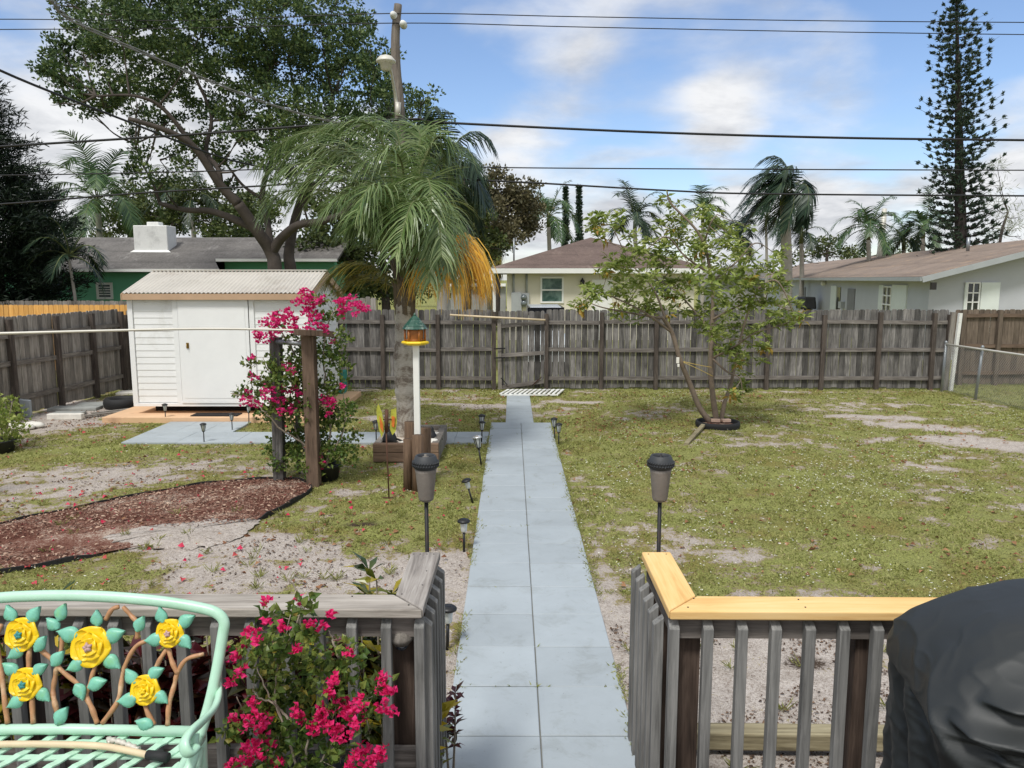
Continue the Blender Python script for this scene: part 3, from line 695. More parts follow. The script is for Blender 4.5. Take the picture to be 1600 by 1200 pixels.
mb=MB(); lap(mb,DX1+.09,SX1-.05,SY0+.028,SZ0+.06,SZ1-.12); mb.build('siding','shed_white',sh)
mb=MB(); lap(mb,SY0+.10,SY1-.06,SX1-.018,SZ0+.06,SZR-.1,along='y',peak=1); mb.build('siding','shed_white',sh)
mb=MB()
for x0,x1 in ((SX0-.005,SX0+.085),(DX0-.12,DX0-.03),(DX1+.02,DX1+.11),(SX1-.045,SX1+.012)): mb.b2(x0,x1,SY0-.012,SY0+.035,SZ0+.05,SZ1-.10)
mb.b2(SX0,SX1+.01,SY0-.016,SY0+.04,SZ0-.01,SZ0+.047); mb.b2(SX0,SX1,SY0-.014,SY0+.04,SZ1-.097,SZ1-.04); mb.b2(SX1-.02,SX1+.012,SY0+.037,SY0+.09,SZ0+.05,SZ1-.02); mb.b2(SX1-.02,SX1+.012,SY1-.055,SY1,SZ0+.05,SZ1-.04); mb.b2(SX1-.02,SX1+.014,SY0+.042,SY1,SZ0-.01,SZ0+.047)
bevel(mb.build('corner_trim','shed_trim',sh),.004)
mb=MB(); mb.b2(DX0-.02,DX1+.01,SY0-.026,SY0+.02,SZ0+.09,SZ1-.105); mb.b2(DX0+.03,DX1-.05,SY0-.031,SY0-.0275,SZ0+.14,SZ1-.2); mb.b2(DX0-.03,DX1+.015,SY0-.034,SY0,SZ0+.052,SZ0+.087); d=bevel(mb.build('door','shed_trim',sh),.004)
mb=MB(); mb.b2(DX1+.0115,DX1+.0175,SY0-.0175,SY0-.0135,SZ0+.09,SZ1-.1); mb.b2(DX0-.02,DX1+.01,SY0-.0175,SY0-.0135,SZ1-.1035,SZ1-.098); mb.build('door_gap_shade','lamp_dark',sh)  # dark strips standing in for the shaded gap at the door's right and top
mb=MB(); hx=A(293,540,SY0-.04); mb.b2(hx.x-.022,hx.x+.022,SY0-.045,SY0-.0265,hx.z-.05,hx.z+.05); mb.tube([(hx.x,SY0-.045,hx.z+.02),(hx.x,SY0-.075,hx.z+.015),(hx.x,SY0-.075,hx.z-.03)],.009,8); mb.build('handle','brass',d)
# roof: ribbed sheets
ov=.10; ym=(SY0+SY1)/2
def roof_sheet(ya,yb,za,zb):
    nx=int((SX1-SX0+.14)/.0095); mb=MB(); Lx=SX1-SX0+.2
    xs=np.linspace(SX0-.04,SX1+.1,nx); z=.012*np.sin(xs*2*np.pi/.076)
    v=np.concatenate([np.stack([xs,np.full(nx,ya),za+z],-1),np.stack([xs,np.full(nx,yb),zb+z],-1)]); i=np.arange(nx-1)
    mb.addnp(v,np.stack([i,i+1,i+1+nx,i+nx],-1),True); v2=v.copy(); v2[:,2]-=.004; mb.addnp(v2,np.stack([i+nx,i+1+nx,i+1,i],-1),True)
    return mb
sl_=(SZR-SZ1)/(ym-SY0); zr=SZR+.055
r1=roof_sheet(SY0-.12,ym,zr-sl_*(ym-SY0+.12),zr).build('roof','shed_roof',sh)
roof_sheet(SY1+.12,ym,zr-sl_*(ym-SY0+.12),zr).build('roof','shed_roof',sh)
mb=MB(); mb.b2(SX0-.04,SX1+.1,ym-.06,ym+.06,zr+.004,zr+.024); mb.build('ridge_cap','shed_roof',r1)
ze=zr-sl_*(ym-SY0+.12)
mb=MB(); mb.b2(SX0-.03,SX1+.085,SY0-.115,SY0-.085,ze-.125,ze-.014); bevel(mb.build('fascia','fascia_tan',sh),.004)
mb=MB(); mb.b2(SX0-.03,SX1+.085,SY1+.085,SY1+.115,ze-.125,ze-.014); mb.build('fascia','fascia_tan',sh)
for X in (SX1+.09,SX0-.055):
    mb=MB()
    for ya in (SY0-.115,SY1+.115):
        vs=[(X+dx,y,z) for dx in (0,.02) for y,z in ((ya,ze-.02),(ym,zr-.02),(ym,zr-.15),(ya,ze-.13))]
        mb.add(vs,[(0,1,2,3),(7,6,5,4),(0,4,5,1),(1,5,6,2),(2,6,7,3),(3,7,4,0)])
    mb.build('barge_board','fascia_tan',sh)
# mat and bits by the shed
mb=MB(); a=G(300,648,.1); mb.b2(G(297,650,.1).x,G(370,650,.1).x,13.5,13.9-.12,.094,.108); bevel(mb.build('doormat','mat_black',label='black rubber doormat on the orange slab before the shed door',cat='doormat'),.003)
g=G(183,640); mb=MB(); mb.lathe([(.30,0),(.33,.03),(.34,.10),(.33,.17),(.29,.20),(.24,.19),(.21,.15),(.21,.03)],(g.x-.02,g.y+.25,0),28); mb.build('tire','black_rubber',label='black tire planter lying flat left of the shed',cat='tire')
for k,(px,py_,w,d_,rz,mt_,lb) in enumerate(((118,640,.9,.34,.1,'stone_grey','flat grey stepping stone nearest the side fence'),(108,648,.55,.2,.05,'stone_grey','small grey paving slab behind the white concrete bar'),(152,634,.7,.35,.15,'stone_grey','grey stepping stone between the side fence and tire'),(215,615,.8,.4,.2,'stone_white','pale slab lying against the shed left wall behind tire'))):
    g=G(px,py_); mb=MB(); mb.box((g.x,g.y,.025),(w,d_,.06),Matrix.Rotation(rz,3,'Z')); bevel(mb.build('stepping_stone',mt_,label=lb,cat='paving stone',group='loose paving stones beside the shed'),.01)
g=G(103,655); mb=MB(); mb.box((g.x,g.y,.05),(.62,.12,.11),Matrix.Rotation(.03,3,'Z')); bevel(mb.build('concrete_bar','stone_white',label='white concrete edging bar lying in grass near the side fence',cat='edging block'),.012)
for k,(px,py_,lb) in enumerate(((140,652,'thin wood plank beside the orange slab, left one'),(152,648,'thin wood plank touching the orange slab corner'))):
    g=G(px,py_); mb=MB(); mb.box((g.x+.2,g.y+.25,.03),(.09,.8,.03),Matrix.Rotation(-.75,3,'Z')); mb.build('plank','fence_grey_light',label=lb,cat='plank',group='planks by the slab')
g=G(38,652); mb=MB(); mb.box((g.x+.02,g.y,.17),(.24,.06,.34),Matrix.Rotation(.2,3,'X')@Matrix.Rotation(.12,3,'Y')); bevel(mb.build('paver_block','paver',label='pale blue paver leaning upright against the side fence',cat='paver'),.01)
for i,(px,py_) in enumerate(((18,668),(52,668),(36,671))):
    g=G(px,py_); mb=MB(); mb.lathe([(.01,0),(.13,.01),(.15,.05),(.10,.10),(.01,.12)],(g.x,g.y,0),9); o=mb.build('white_rock','stone_white',label=['white rock half hidden under the left bush','white rock at the right end of the row by the left bush','white rock in the middle of the row by the left bush'][i],cat='rock',group='white rocks by the left bush'); o.scale=(1.4,.8,.9)
g=G(536,600); mb=MB(); mb.box((-3.78,16.4,.32),(.36,.34,.5),taper=1.12); bevel(mb.build('storage_bin','teal_plastic',label='teal plastic bin peeking out behind the shed right corner',cat='bin'),.02)
g=G(770,640)
# white slatted rack on ground by the gate
rk=empty('slatted_rack',(G(825,614).x,G(825,614).y,.02),'white slatted rack lying flat on the ground before the gate','rack')
a=G(782,617,.04); b=G(872,617,.04); c=G(880,609.5,.04); d_=G(795,609.5,.04)
mb=MB(); mb.bar(a,b,.04,.03); mb.bar(d_,c,.04,.03); mb.build('frame','paint_peel',rk)
for k in range(13):
    t=k/12; p=a.lerp(b,t); q=d_.lerp(c,t); mb=MB(); mb.bar(p+V(0,.02,.02),q+V(0,-.02,.02),.055,.018); mb.build('slat','paint_peel',rk)
# ================================================================ houses
def win(root,cx,y,z0,z1,w,pane='glass_dark',mull=0,cols=1,fr=.07,rows=2):
    f=MB(); f.b2(cx-w/2-fr,cx-w/2,y-.05,y+.02,z0-fr,z1+fr); f.b2(cx+w/2,cx+w/2+fr,y-.05,y+.02,z0-fr,z1+fr); f.b2(cx-w/2,cx+w/2,y-.05,y+.02,z1,z1+fr); f.b2(cx-w/2,cx+w/2,y-.05,y+.02,z0-fr,z0)
    for k in range(1,rows): z=z0+(z1-z0)*k/rows; t=.03 if rows==2 else .018; f.b2(cx-w/2,cx+w/2,y-.045,y+.015,z-t,z+t)
    for k in range(1,cols): x=cx-w/2+w*k/cols; f.b2(x-.018,x+.018,y-.043,y+.014,z0,z1)
    o=f.build('window','trim_white',root); p=MB(); p.b2(cx-w/2,cx+w/2,y-.02,y+.01,z0,z1); p.build('pane',pane,o); return o
# cream house
HY=32.0; ch=empty('cream_house',(3.7,HY,0),'cream stucco house with brown hip roof and white fascia beyond the back fence','house')
def hx_(px,Y=HY): return A(px,450,Y).x
def hz(py,Y=HY): return A(800,py,Y).z
wx0,wx1=hx_(792),hx_(1085)
mb=MB(); mb.b2(wx0,wx1,HY,HY+8.4,0,2.78); mb.build('wall','house_cream',ch)
ez=2.80; x0,x1,y0_,y1_=hx_(766),hx_(1108),HY-.55,HY+8.6; 
ax=(x0+x1)/2; ay=(y0_+y1_)/2; hw=min((x1-x0),(y1_-y0_))/2; pz=hz(371,ay)
mb=MB(); r0=(x0+hw,ay,pz); r1_=(x1-hw+.01,ay,pz); e=[(x0,y0_,ez+.16),(x1,y0_,ez+.16),(x1,y1_,ez+.16),(x0,y1_,ez+.16)]
mb.add(e+[r0,r1_],[(0,1,5,4),(1,2,5),(2,3,4,5),(3,0,4)]); rf=mb.build('roof','roof_brown',ch)
mb=MB(); 
for a,b in (((x0,y0_),(x1,y0_)),((x1,y0_),(x1,y1_)),((x1,y1_),(x0,y1_)),((x0,y1_),(x0,y0_))): mb.bar((a[0],a[1],ez+.05),(b[0],b[1],ez+.05),.03,.2,ext=.014)
mb.build('fascia','trim_white',ch)
mb=MB(); mb.b2(x0+.02,x1-.02,y0_+.02,y1_-.02,ez-.03,ez-.005); mb.build('soffit','soffit',ch)
mb=MB(); mb.tube([A(803,416,HY+1),A(803,372,HY+1)],.035,8); mb.build('vent_pipe','galv',rf)
win(ch,hx_(862.5),HY,hz(471),hz(435),hx_(878)-hx_(847),'glass_teal'); win(ch,hx_(1033),HY,hz(458),hz(438),hx_(1048)-hx_(1018),'glass_dark')
mb=MB(); mb.b2(hx_(925),hx_(957),HY-.04,HY+.02,0,hz(437)); mb.build('door','trim_white',ch)
mb=MB(); mb.lathe([(.02,-.16),(.07,-.12),(.10,.05),(.04,.12),(.02,.18)],A(910,441,HY-.14),10); mb.bar(A(910,436,HY-.12),A(910,436,HY),.03,.03); mb.build('wall_lamp','lamp_dark',ch)
bx_=MB(); bx_.b2(hx_(799),hx_(815),HY-.16,HY,hz(487),hz(457)); bx_.b2(hx_(815)+.004,hx_(827),HY-.12,HY,hz(480),hz(458)); eb=bevel(bx_.build('electric_box','meter_box',ch),.01)
for zc in (464.5,474): 
    mb=MB(); mb.lathe([(.12,0),(.13,.05),(.10,.13),(.02,.15)],A(818.5,zc,HY-.12),14,axis=Vector((0,-1,0))); mb.build('meter','glass_jal',eb)
mb=MB()
for px in (802.5,823): mb.tube([A(px,457,HY-.06),A(px,428,HY-.06)],.045,8)
mb.build('conduit','meter_box',ch)
# porch at left
mb=MB(); mb.b2(x0+.1,x0+.22,HY+.1,HY+.22,0,2.77); mb.build('porch_post','trim_white',ch)
# car behind fence
cr_=empty('parked_car',(hx_(855,21),21,0),'white car with dark glass whose roof shows over the back fence','car')
xa,xb=A(824,485,21).x,A(885,485,21).x; zt=A(800,480,21).z
mb=MB(); prof=[(0,.35),(0,.8),(.25,1.0),(.85,1.1),(1.3,1.5),(1.6,zt-.02),(3.2,zt),(3.9,zt-.15),(4.5,1.05),(4.55,.4)]
vs=[];m_=len(prof)
for w_ in (-1,-.93,.93,1):
    for y,z in prof: vs.append(((xa+xb)/2+w_*(xb-xa)/2*(1 if z<1.1 else .88),20.2+y,z if abs(w_)==1 and z<1.05 or abs(w_)<1 else z-.03))
fs=[]
for j in range(3):
    for i in range(m_-1): fs.append((j*m_+i,(j+1)*m_+i,(j+1)*m_+i+1,j*m_+i+1))
fs+=[tuple(range(m_)),tuple(reversed(range(3*m_,4*m_)))]+[(0,m_,2*m_,3*m_)[::-1]]
mb.add(vs,fs,False); bevel(mb.build('body','car_white',cr_),.05)
mb=MB(); mb.box(((xa+xb)/2,22.55,zt-.14),((xb-xa)*.97,1.9,.22)); mb.build('side_glass','car_dark',cr_)
mb=MB(); mb.add([(xa+.1,20.2+.86,1.12),(xb-.1,20.2+.86,1.12),(xb-.16,20.2+1.52,zt-.06),(xa+.16,20.2+1.52,zt-.06)],[(0,1,2,3)]); mb.build('windscreen','car_dark',cr_)
for sx in (xa+.05,xb-.05):
    for yy in (20.9,23.9):
        mb=MB(); mb.lathe([(.2,-.1),(.32,-.09),(.34,0),(.32,.09),(.2,.1)],(sx,yy,.33),18,axis=Vector((1,0,0))); mb.build('wheel','black_rubber',cr_)
# green house
gh=empty('green_house',(-14,24,0),'green stucco house with worn grey shingle roof beyond the left fences','house')
gy=27.0; gz=lambda py,Y=gy: A(800,py,Y).z; gx=lambda px,Y=gy: A(px,430,Y).x
gl,gr_=-20.0,gx(343)
mb=MB(); mb.b2(gl,gr_-.5,gy+.5,gy+8,0,2.86); mb.b2(gr_-.5,-6.6,gy+1.9,gy+7.6,0,3.2); mb.build('wall','house_green',gh)
def slopez(y): return gz(421,gy)+(y-gy)*((gz(371,gy+3.6)-gz(421,gy))/3.6)
yr=gy+3.6; yb=gy+1.05; th=.1
mb=MB(); 
a=[(gl,gy,slopez(gy)),(gr_,gy,slopez(gy)),(gr_-.55,yb,slopez(yb)),(-6.3,yb,slopez(yb)),(-6.3,yr,slopez(yr)),(gl,yr,slopez(yr))]
mb.poly([V(*p) for p in a],th); b=[(gl,yr,slopez(yr)-.001),(-6.3,yr,slopez(yr)-.001),(-6.3,gy+8.4,2.6),(gl,gy+8.4,2.6)]; mb.poly([V(*p) for p in b],th); rf=mb.build('roof','roof_grey',gh)
mb=MB(); mb.bar((gl,gy-.015,slopez(gy)-.03),(gr_,gy-.015,slopez(gy)-.03),.03,.10); mb.bar((gr_-.5,yb-.015,slopez(yb)-.03),(-6.3,yb-.015,slopez(yb)-.03),.03,.10); mb.build('fascia','trim_white',gh)
cy=gy+1.9; ca=A(209,380,cy).x; cb=A(262,380,cy).x
mb=MB(); mb.b2(ca,cb,cy,cy+.8,2.4,A(800,352,cy).z); mb.b2(ca+.42,cb-.38,cy+.2,cy+.6,A(800,352,cy).z,A(800,346,cy).z); ck=bevel(mb.build('chimney','chimney_white',rf),.03)
mb=MB(); zz_=slopez(cy)+.03; mb.add([(ca-.12,cy-.1,slopez(cy-.1)+.012),(cb+.15,cy-.12,slopez(cy-.12)+.012),(cb+.01,cy-.003,slopez(cy)+.06),(ca-.01,cy-.003,slopez(cy)+.06)],[(0,1,2,3)]); mb.build('flashing','chimney_white',rf)
win(gh,A(164,454,gy+.5).x,gy+.5,A(164,464,gy+.5).z,A(164,445,gy+.5).z,.42,'glass_jal',fr=.08,rows=5)
# grey house on the right
rh=empty('grey_house',(16,28,0),'long pale grey house with low tan shingle roof beyond the right fence','house')
cx0,cy0=12.95,24.0; dx,dy=4.9/25*1.0,1.0; LN=50
def wp(s,o=0): return (cx0+dx*s-o,cy0+s)
mb=MB(); q=wp(LN); vs=[(cx0,cy0,0),(cx0+9.4,cy0,0),(q[0]+9.4,q[1],0),(q[0],q[1],0)]; tz=[2.62,2.62,2.62,2.62]
mb.add(vs+[(v[0],v[1],2.6) for v in vs],[(0,1,5,4),(1,2,6,5),(2,3,7,6),(3,0,4,7)]); pkx=cx0+4.35
mb.add([(cx0,cy0,2.599),(cx0+9.4,cy0,2.599),(cx0+4.7,cy0,3.88)],[(0,1,2)]); mb.build('wall','house_grey',rh)
ex,ez2=cx0-.55,2.50; rz_=3.78; ey=cy0-.55; f2=(ex+dx*LN,ey+LN)
mb=MB(); R0=(ex+5.25,ey,3.93); R1=(ex+5.25+dx*(LN+.0),ey+LN,3.93); E0=(ex,ey,2.60); E1=(f2[0],f2[1],2.60); K0=(ex+10.5,ey,2.60); K1=(f2[0]+10.5,f2[1],2.6)
mb.poly([V(*p) for p in (E0,R0,R1,E1)],.06); mb.poly([V(*p) for p in (R0,K0,K1,R1)],.06); rf=mb.build('roof','roof_tan',rh)
mb=MB(); mb.bar((ex,ey-.02,2.50),(ex+5.25,ey-.02,3.83),.04,.17,up=(0,0,1)); mb.bar((ex+10.5,ey-.02,2.50),(ex+5.25,ey-.02,3.83),.04,.17); mb.bar((ex-.02,ey,2.52),(f2[0]-.02,f2[1],2.52),.04,.13); mb.build('fascia','meter_box',rh)
mb=MB(); mb.poly([V(ex,ey,2.47),V(cx0+.05,cy0-.05+.1,2.47),V(*wp(LN),2.47),V(f2[0],f2[1],2.47)],.02); mb.build('soffit','soffit',rh)
mb=MB(); g=A(1513,379,27.5); mb.tube([g-V(0,0,.3),g+V(0,0,.18)],.06,8); mb.build('vent_pipe','galv',rf)
# gable-wall window with one open shutter
Yg=cy0; X=lambda px:A(px,460,Yg).x; Z=lambda py:A(1500,py,Yg).z
win(rh,(X(1511)+X(1528))/2,Yg,.95,Z(443),X(1528)-X(1511),'glass_dark',cols=2,rows=5,fr=.04)
for a,b in ((1505.5,1508.5),(1531,1560)):
    mb=MB(); mb.b2(X(a),X(b),Yg-.07,Yg-.01,.85,Z(441)); bevel(mb.build('shutter','shutter_white',rh),.01)
mb=MB(); mb.b2(X(1437)+.03,X(1446),Yg-.6,Yg-.5,2.2,2.42); mb.build('gutter_end','lamp_dark',rh)
# openings in the long wall: s measured along the wall
def wpx(px): # s where the wall crosses this pixel column
    k=(px-800)/1200*1.0; return (cx0-k*cy0)/(k-dx)
def wall_box(pa,pb,z0,z1,mat,name,out=.05,root=None):
    sa,sb=wpx(pa),wpx(pb); mb=MB(); A0=V(*wp(sa),0); B0=V(*wp(sb),0); n=V(-1,dx,0).normalized()*out
    vs=[A0,B0,B0+n,A0+n]; vs=[V(v.x,v.y,z0) for v in vs]+[V(v.x,v.y,z1) for v in vs]
    mb.add(vs,[(0,1,2,3),(7,6,5,4),(0,4,5,1),(1,5,6,2),(2,6,7,3),(3,7,4,0)]); return mb.build(name,mat,root or rh)
def grille(pa,pb,z0,z1,root,nc,nr):
    sa,sb=wpx(pa),wpx(pb); mb=MB(); n=V(-1,dx,0).normalized()*.045
    for k in range(nc+1): s=lerp(sa,sb,k/nc); p=V(*wp(s),0)+n; mb.bar(p+V(0,0,z0),p+V(0,0,z1),.04,.05,up=(0,1,0))
    for k in range(nr+1): z=lerp(z0,z1,k/nr); mb.bar(V(*wp(sa),z)+n,V(*wp(sb),z)+n,.04,.05)
    mb.build('frame','trim_white',root)
w_=wall_box(1391,1378,.95,2.24,'glass_dark','window',.02); grille(1391,1378,.95,2.24,w_,2,4)
wall_box(1414,1391.5,.85,2.32,'shutter_white','shutter'); wall_box(1377.5,1371,.85,2.30,'shutter_white','shutter')
wall_box(1333,1322,0,2.10,'door_grey','door',.04); wall_box(1310.5,1305,.2,2.15,'glass_dark','window',.03); wall_box(1304.5,1296,.2,2.2,'shutter_white','shutter'); wall_box(1256,1247,0,2.05,'door_grey','door',.04)
w_=wall_box(1230,1224,.9,2.0,'glass_dark','window',.03)
mb=MB(); p=V(*wp(wpx(1286)),2.32)+V(-.12,0,0); mb.lathe([(.02,-.15),(.12,-.09),(.14,0),(.08,.1),(.02,.16)],p,10); mb.build('wall_lamp','trim_white',rh)
mb=MB(); p=V(*wp(wpx(1316)),1.35)+V(-.12,0,0); mb.box(p,(.16,.3,.3)); mb.build('meter_box','meter_box',rh)
s=wpx(1278); mb=MB(); p=wp(s,.7); mb.box((p[0],p[1],1.28),(.7,1.2,.62),taper=.85); mb.box((p[0],p[1],.55),(.5,.9,.8)); bevel(mb.build('covered_grill','pot_black',label='black covered grill standing against the grey house wall',cat='grill'),.06)
# small far buildings
mb=MB(); a=A(1128,430,64).x; b=A(1215,430,64).x; mb.b2(a,b,64,72,0,2.6); fh=empty('far_house',((a+b)/2,64,0),'distant small house with blue grey roof seen through the young tree','house'); mb.build('wall','far_grey_wall',fh)
mb=MB(); zt=A(800,414,68).z; mb.add([(a-.6,63.4,2.6),(b+.6,63.4,2.6),(b+.6,72.6,2.6),(a-.6,72.6,2.6),(a+2,68,zt),(b-2,68,zt)],[(0,1,5,4),(1,2,5),(2,3,4,5),(3,0,4)]); mb.build('roof','roof_grey',fh)
fw=empty('low_white_building',(-3,66,0),'low white flat roofed building far away left of the cream house','building')
mb=MB(); mb.b2(A(705,450,66).x,A(790,450,66).x,66,70,0,1.9); mb.build('wall','far_grey_wall',fw); mb=MB(); mb.b2(A(702,450,66).x,A(790,450,66).x,65.6,70.4,1.9,2.1); mb.build('roof','trim_white',fw)
mb=MB(); mb.b2(A(700,450,52).x,A(790,450,52).x,52,52.08,0,1.15)
for k in range(5): mb.b2(-4.3+k,-4.2+k,51.9,51.99,0,1.2)
mb.build('far_wall_fence','far_grey_wall',label='low grey fence far across the neighbour lawn',cat='fence')
# ================================================================ utility pole and wires
YP=19.6
up_=empty('utility_pole',(A(632,600,YP).x,YP,0),'tall weathered wood utility pole with street lamp rising behind the big palm','utility pole')
pts=[V(A(632,600,YP).x,YP,-.2),A(630,400,YP),A(625,185,YP),A(619,110,YP),A(618,55,YP),A(622,7,YP)]
mb=MB(); mb.tube(catmull(pts,5),[.15-.055*i/25 for i in range(26)],12); pl=mb.build('pole','pole_wood',up_)
mb=MB(); mb.tube(catmull([A(622,178,YP-.2),A(618,150,YP-.25),A(610,108,YP-.8),A(605,99,YP-1.3)],5),.035,8); mb.tube([A(622,181,YP-.22),A(622,160,YP-.22)],.07,8); mb.build('lamp_arm','galv_rail',up_)
mb=MB(); g=A(603,97,YP-1.5); mb.lathe([(.02,.16),(.14,.12),(.22,.03),(.23,0),(.14,-.03),(.12,-.16),(.03,-.2)],g,16); mb.build('lamp_head','galv_rail',up_)
for px,py_ in ((615,24),(630,38)):
    mb=MB(); mb.lathe([(.03,-.12),(.09,-.1),(.05,-.04),(.09,0),(.05,.05),(.07,.1),(.03,.14)],A(px,py_,YP-.12),12,axis=Vector((0,-1,0))); mb.build('insulator','chimney_white',up_)
def wire(name,pts,r,label,mat='wire_black',n=8,group='overhead power lines'):
    mb=MB(); mb.tube(catmull(pts,n),r,6); mb.build(name,mat,label=label,cat='power line',group=group)
def AY(l): return [A(px,py_,Y) for px,py_,Y in l]
wire('power_line',AY([(-250,34,21),(0,30,20.5),(300,32,20),(612,21,19.5),(900,26,20),(1250,32,20.5),(1600,35,21),(1850,36,22)]),.012,'thin wire at the very top of the sky, uppermost of all')
wire('power_line',AY([(-250,48,21),(0,46,20.5),(300,44,20),(626,36,19.5),(900,42,20),(1250,49,20.5),(1600,54,21),(1850,56,22)]),.012,'second thin wire from the top, just under the uppermost')
wire('power_line',AY([(-250,245,20),(0,229,19.8),(300,210,19.6),(620,187,19.45),(700,192,19.45),(1000,206,19.6),(1300,215,19.8),(1600,219,20),(1850,221,20.4)]),.029,'thickest dark cable crossing the whole sky in its middle')
wire('power_line',AY([(-250,276,20),(0,274,19.8),(300,268,19.6),(620,258,19.45),(800,262,19.6),(1200,264.5,19.8),(1600,266,20),(1850,266,20.4)]),.015,'thin wire halfway between the two thicker lower cables')
wire('power_line',AY([(-250,330,20),(0,319,19.8),(200,303,19.6),(400,291,19.55),(620,278,19.45),(800,284,19.6),(1050,298,19.7),(1200,303,19.8),(1600,306,20),(1850,306,20.4)]),.022,'lowest dark cable, passing just above the far palms')
wire('service_wire',AY([(-160,20,9),(0,110,11),(200,190,14),(360,250,17),(500,275,18.8),(622,285,19.4)]),.02,'black drop cable slanting down from the left edge below the oak','wire_black',8,'service drop cables')
pts=catmull(AY([(30,-40,7.5),(80,0,8.5),(150,50,10),(400,155,15),(520,190,17.5),(622,205,19.4)]),14)
mb=MB()
for ph in (0,2.1,4.2): mb.tube([p+V(.018*math.cos(i*.7+ph),0,.018*math.sin(i*.7+ph)) for i,p in enumerate(pts)],.009,5)
mb.build('service_wire','wire_grey',label='twisted grey drop cable slanting across the oak crown from the top',cat='power line',group='service drop cables')
fp=empty('street_pole',(A(1373,400,46).x,46,0),'distant leaning concrete pole with small lamp beyond the grey house','utility pole')
mb=MB(); mb.tube([V(A(1370,400,46).x,46,0),A(1376,390,46),A(1382,326,46)],[.22,.2,.15],8); mb.build('pole','galv_rail',fp)
mb=MB(); mb.tube([A(1382,334,46),A(1390,333,46)],.04,6); mb.lathe([(.05,-.1),(.25,-.05),(.2,.08),(.03,.12)],A(1393,335,46),8); mb.build('lamp_head','galv',fp)
# ================================================================ deck, railings
ROT=-.012
def yl(x): return 2.79+ (x)*ROT      # centre line of the front rail
DZ=.55; CAPZ=1.30
dk=MB()
y=2.62
while y>-1.6:
    dk.b2(-4.2,4.2,y-.138,y,DZ-.03,DZ); y-=.144
deck=empty('wooden_deck',(0,0,0),'weathered wooden deck floor under the bench and covered grill','deck'); dk.build('boards','deck_board',deck)
mb=MB(); mb.b2(-4.2,4.2,2.625,2.66,.28,DZ-.002); mb.b2(-4.2,4.2,-1.6,-1.56,.2,DZ-.04)
for x in (-4,-2,2,4): mb.b2(x-.05,x+.05,-1.5,2.6,.2,DZ-.032)
mb.build('joists','deck_post',deck)
def baluster(root,x,y,z0,z1,side,mat='baluster',tw=0):
    """square picket whose top is cut on a slant that faces 'side'"""
    h=.019; mb=MB(); sl=.03
    vs=[]
    for (a,b) in ((-h,-h),(h,-h),(h,h),(-h,h)): vs.append((x+a,y+b,z0))
    for (a,b) in ((-h,-h),(h,-h),(h,h),(-h,h)):
        k=(a*side[0]+b*side[1])/h; vs.append((x+a+tw,y+b,z1-(sl if k>0 else 0)))
    mb.add(vs,[(3,2,1,0),(4,5,6,7),(0,1,5,4),(1,2,6,5),(2,3,7,6),(3,0,4,7)]); return bevel(mb.build('baluster',mat,root),.002,1)
def prism(name,pts,z,th,mat,root,bv=.006):
    mb=MB(); mb.poly([V(x,y_,z) for x,y_ in pts],th); return bevel(mb.build(name,mat,root),bv,3)
# ---- left railing
lr=empty('deck_railing',(-1.8,2.79,DZ),'weathered grey wooden deck railing to the left of the path','railing')
xa,xo,xi=-4.2,-.335,-.455; yn,yf_=2.715,3.33
bk_=2.855
prism('cap_board',[(xa,yl(xa)-.075),(xo,yl(xo)-.075),(xi-.005,yl(xi)+.066),(xa,yl(xa)+.066)],CAPZ,.036,'cap_grey',lr)
prism('cap_board',[(xo+.003,yl(xo)-.072),(xo+.012,yf_),(xi+.002,yf_),(xi+.0,yl(xi)+.07)],CAPZ+.001,.036,'cap_grey_y',lr)
mb=MB(); mb.bar((xa,yl(xa)-.01,CAPZ-.085),(xo-.03,yl(xo)-.01,CAPZ-.085),.036,.088); mb.build('rail','band_grey',lr)
mb=MB(); mb.bar((xo-.045,yl(xo)+.03,CAPZ-.085),(xo-.04,yf_-.01,CAPZ-.085),.036,.088); mb.build('rail','band_grey_y',lr)
mb=MB(); mb.bar((xa,yl(xa)-.01,.66),(xo-.03,yl(xo)-.01,.66),.036,.088); mb.bar((xo-.045,yl(xo)+.03,.6),(xo-.04,yf_-.01,.6),.036,.088); mb.build('rail','band_grey',lr)
mb=MB(); mb.box((-.425,2.86,.75),(.088,.088,.97)); pp=bevel(mb.build('post','deck_post',lr),.004)
mb=MB(); mb.box((-.385,yf_-.06,.62),(.085,.085,1.22)); bevel(mb.build('post','deck_post',lr),.004)
mb=MB(); mb.box((-1.9,2.84,.62),(.088,.088,1.2)); bevel(mb.build('post','deck_post',lr),.004); mb=MB(); mb.box((-3.4,2.86,.62),(.088,.088,1.2)); mb.build('post','deck_post',lr)
xs=[A(px,985,2.75).x for px in (655,603,551,500,449,392,338)]
xs+=[xs[-1]-.13*k for k in range(1,17)]
for x in xs: baluster(lr,x,yl(x)-.05,.40,CAPZ-.045,(0,-1),tw=rng.uniform(-.003,.003))
for k in range(6): baluster(lr,xo+.012-.003*k*0,2.78+k*.105,.40,CAPZ-.055+.0*k,(1,0))
